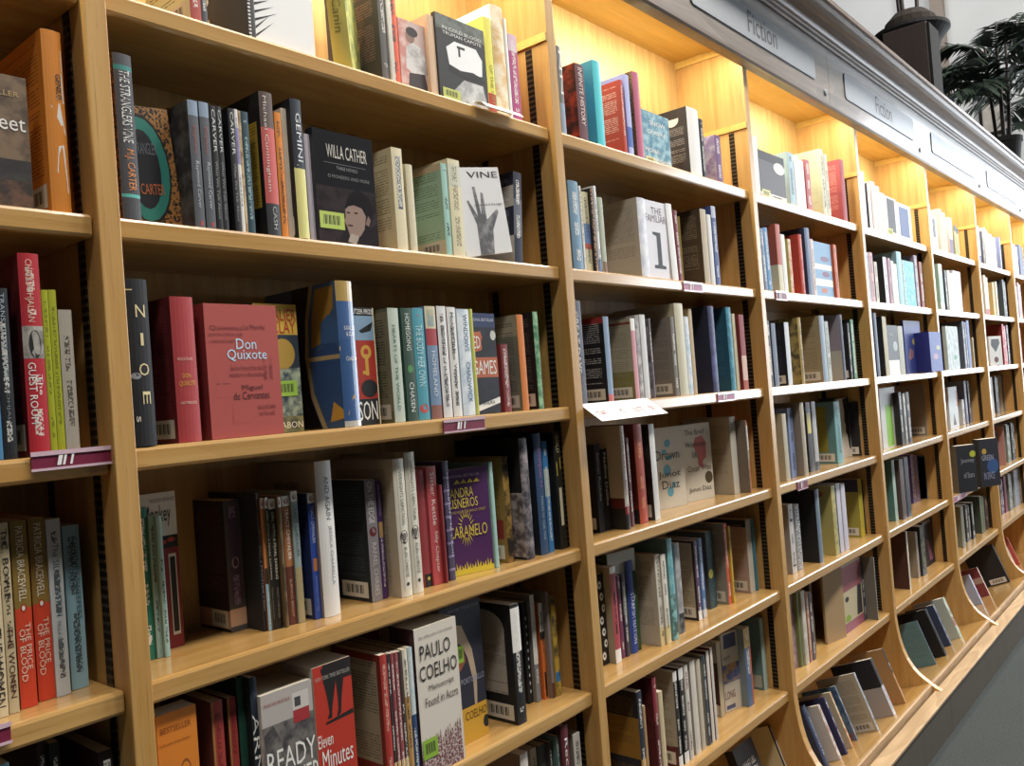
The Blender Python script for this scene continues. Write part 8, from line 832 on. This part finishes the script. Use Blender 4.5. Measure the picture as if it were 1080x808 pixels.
for i, (s, u, w_, c) in enumerate((('STAFF', .016, .042, 0), ('PICK', .115, .024, 0), ('SELECTED', .178, .048, 0), ('READS', .252, .03, 0))):
    vs, fs = text_mesh(s); m = MB()
    for f in fs:
        m.face([(u+vs[q][0]*w_, -.046+vs[q][1]*.015, -.0297+vs[q][1]*.01055+.0012) for q in f])
    m.build('card_print', M_TAG if i != 1 else M_INK, r)
r = empty('shelf_card', (1.915, -.001, 2.1595), 'small white curled card poking out from the top shelf edge', 'card')
m = MB(); pr = [(0, .001), (-.012, .0015), (-.024, -.004), (-.034, -.014), (-.0345, -.0145), (-.0345, -.0135), (-.024, -.003), (-.012, .0025), (0, .002)]
prism_x(m, pr, 0, .125); m.build('card', M_WHITE, r)


# ---------------------------------------------------------------- on top of the case and behind it
TOPZ = 2.903
r = empty('speaker_cabinet', (5.5, -.082, TOPZ), 'dark walnut speaker cabinet with a black front on top of the bookcases', 'speaker')
m = MB(); m.box(0, .2, .012, .235, 0, .455); m.build('cabinet', W_BOX, r, merge=True, bevel=.004)
m = MB(); m.box(.006, .194, -.002, .0118, .01, .445); m.build('front_grille', M_BLACK, r, bevel=.003)
m = MB(); m.lathe([(.02, 0), (.02, .006), (.012, .01)], 14); o = m.build('badge', M_PLATE, r); o.rotation_euler = (math.radians(90), 0, 0); o.location = (.12, -.002, .06)
def frond(m, base, az, length, droop, el, leaflets=17, ll=.26):
    d = Vector((math.cos(az), math.sin(az), 0)); pts = []
    for i in range(13):
        s = i/12; pts.append(Vector(base) + d*length*(s*math.cos(el)+.15*s*s) + Vector((0, 0, length*(s*math.sin(el) - droop*s*s))))
    m.tube(pts, [.006*(1-.8*i/12) for i in range(13)], 5)
    side = d.cross(Vector((0, 0, 1)))
    for i in range(leaflets):
        s = .22 + .78*i/(leaflets-1); j = s*12; a = int(min(j, 11)); p = pts[a].lerp(pts[a+1], j-a); tan = (pts[a+1]-pts[a]).normalized()
        for sg in (-1, 1):
            L = ll*(1-.55*abs(s-.45))*random.uniform(.85, 1.1); q = (tan*.75 + side*sg*.8 + Vector((0, 0, random.uniform(-.35, .05)))).normalized()
            wv = tan.cross(q).cross(q).normalized()*.014; mid = p+q*L*.5+Vector((0, 0, -.01)); tip = p+q*L+Vector((0, 0, -.06*L/.2))
            m.face([p-wv*.5, mid-wv, tip, mid+wv, p+wv*.5])
def palm(x, y, z, h, n, L, lab, pot_r=.12, seed=1):
    random.seed(seed); r = empty('potted_palm', (x, y, z), lab, 'plant', 'palms standing on the bookcases')
    m = MB(); m.lathe([(pot_r*.7, 0), (pot_r, .26), (pot_r*1.08, .265), (pot_r*1.08, .3), (pot_r*.92, .3), (pot_r*.9, .27)], 28); m.build('pot', M_POT, r, merge=True)
    m = MB(); m.lathe([(pot_r*.89, .265), (pot_r*.5, .285), (.01, .29)], 20); m.build('soil', M_SOIL, r, merge=True)
    m = MB()
    for i in range(4): a = i*1.7; m.tube([(.04*math.cos(a), .04*math.sin(a), .27), (.06*math.cos(a), .06*math.sin(a), .27+h*.5), (.07*math.cos(a), .07*math.sin(a), .27+h)], [.014, .012, .009], 7)
    m.build('stem', W_BOX, r)
    for i in range(n):
        a = i*2.399+seed; m = MB(); hh = .27 + h*random.uniform(.35, 1.0)
        frond(m, (.06*math.cos(a), .06*math.sin(a), hh), a, L*random.uniform(.75, 1.1), random.uniform(.35, .8), random.uniform(.5, 1.25)); m.build('frond', M_LEAF, r)
r = empty('planter', (6.0, .13, TOPZ), 'tall black glazed planter with bare stems behind the speaker cabinet', 'planter')
m = MB(); m.lathe([(.10, 0), (.11, .02), (.12, .36), (.16, .52), (.20, .57), (.21, .58), (.21, .60), (.18, .60), (.17, .57)], 32); m.build('pot', M_POT, r, merge=True, smooth=False)
m = MB(); m.lathe([(.168, .56), (.14, .66), (.09, .71), (.01, .73)], 18); m.build('moss', M_SOIL, r, merge=True)
for i, (a, b) in enumerate(((-.06, .02), (.03, .06), (.09, -.02))):
    m = MB(); m.tube([(a, b, .68), (a*1.3, b*1.2, 1.0), (a*1.5+.02, b*1.4, 1.5), (a*1.9, b*2, 1.9)], [.012, .011, .01, .008], 7); m.build('stem', W_BOX, r)
palm(8.0, .04, TOPZ, .75, 26, .62, 'large potted palm with dark arching fronds, nearer of the two', seed=3)
palm(9.7, .04, TOPZ, .95, 16, .62, 'potted palm behind the nearer one at the right edge', seed=5)
r = empty('picture', (10.985, .752, 3.95), 'black framed picture hanging on the end wall behind the palm', 'picture')
m = MB()
for a, b, c, d in ((-.30, 0, 0, .03), (-.30, 0, .62, .65), (-.03, 0, .03, .62), (-.30, -.27, .03, .62)): m.box(-.02, .012, a, b, c, d)
m.build('frame', M_BLACK, r)
m = MB(); m.box(0, .01, -.27, -.03, .03, .62); m.build('print', plain('pale_print', '#b8b4ac', .5, noise_amt=.3, scale=9), r)
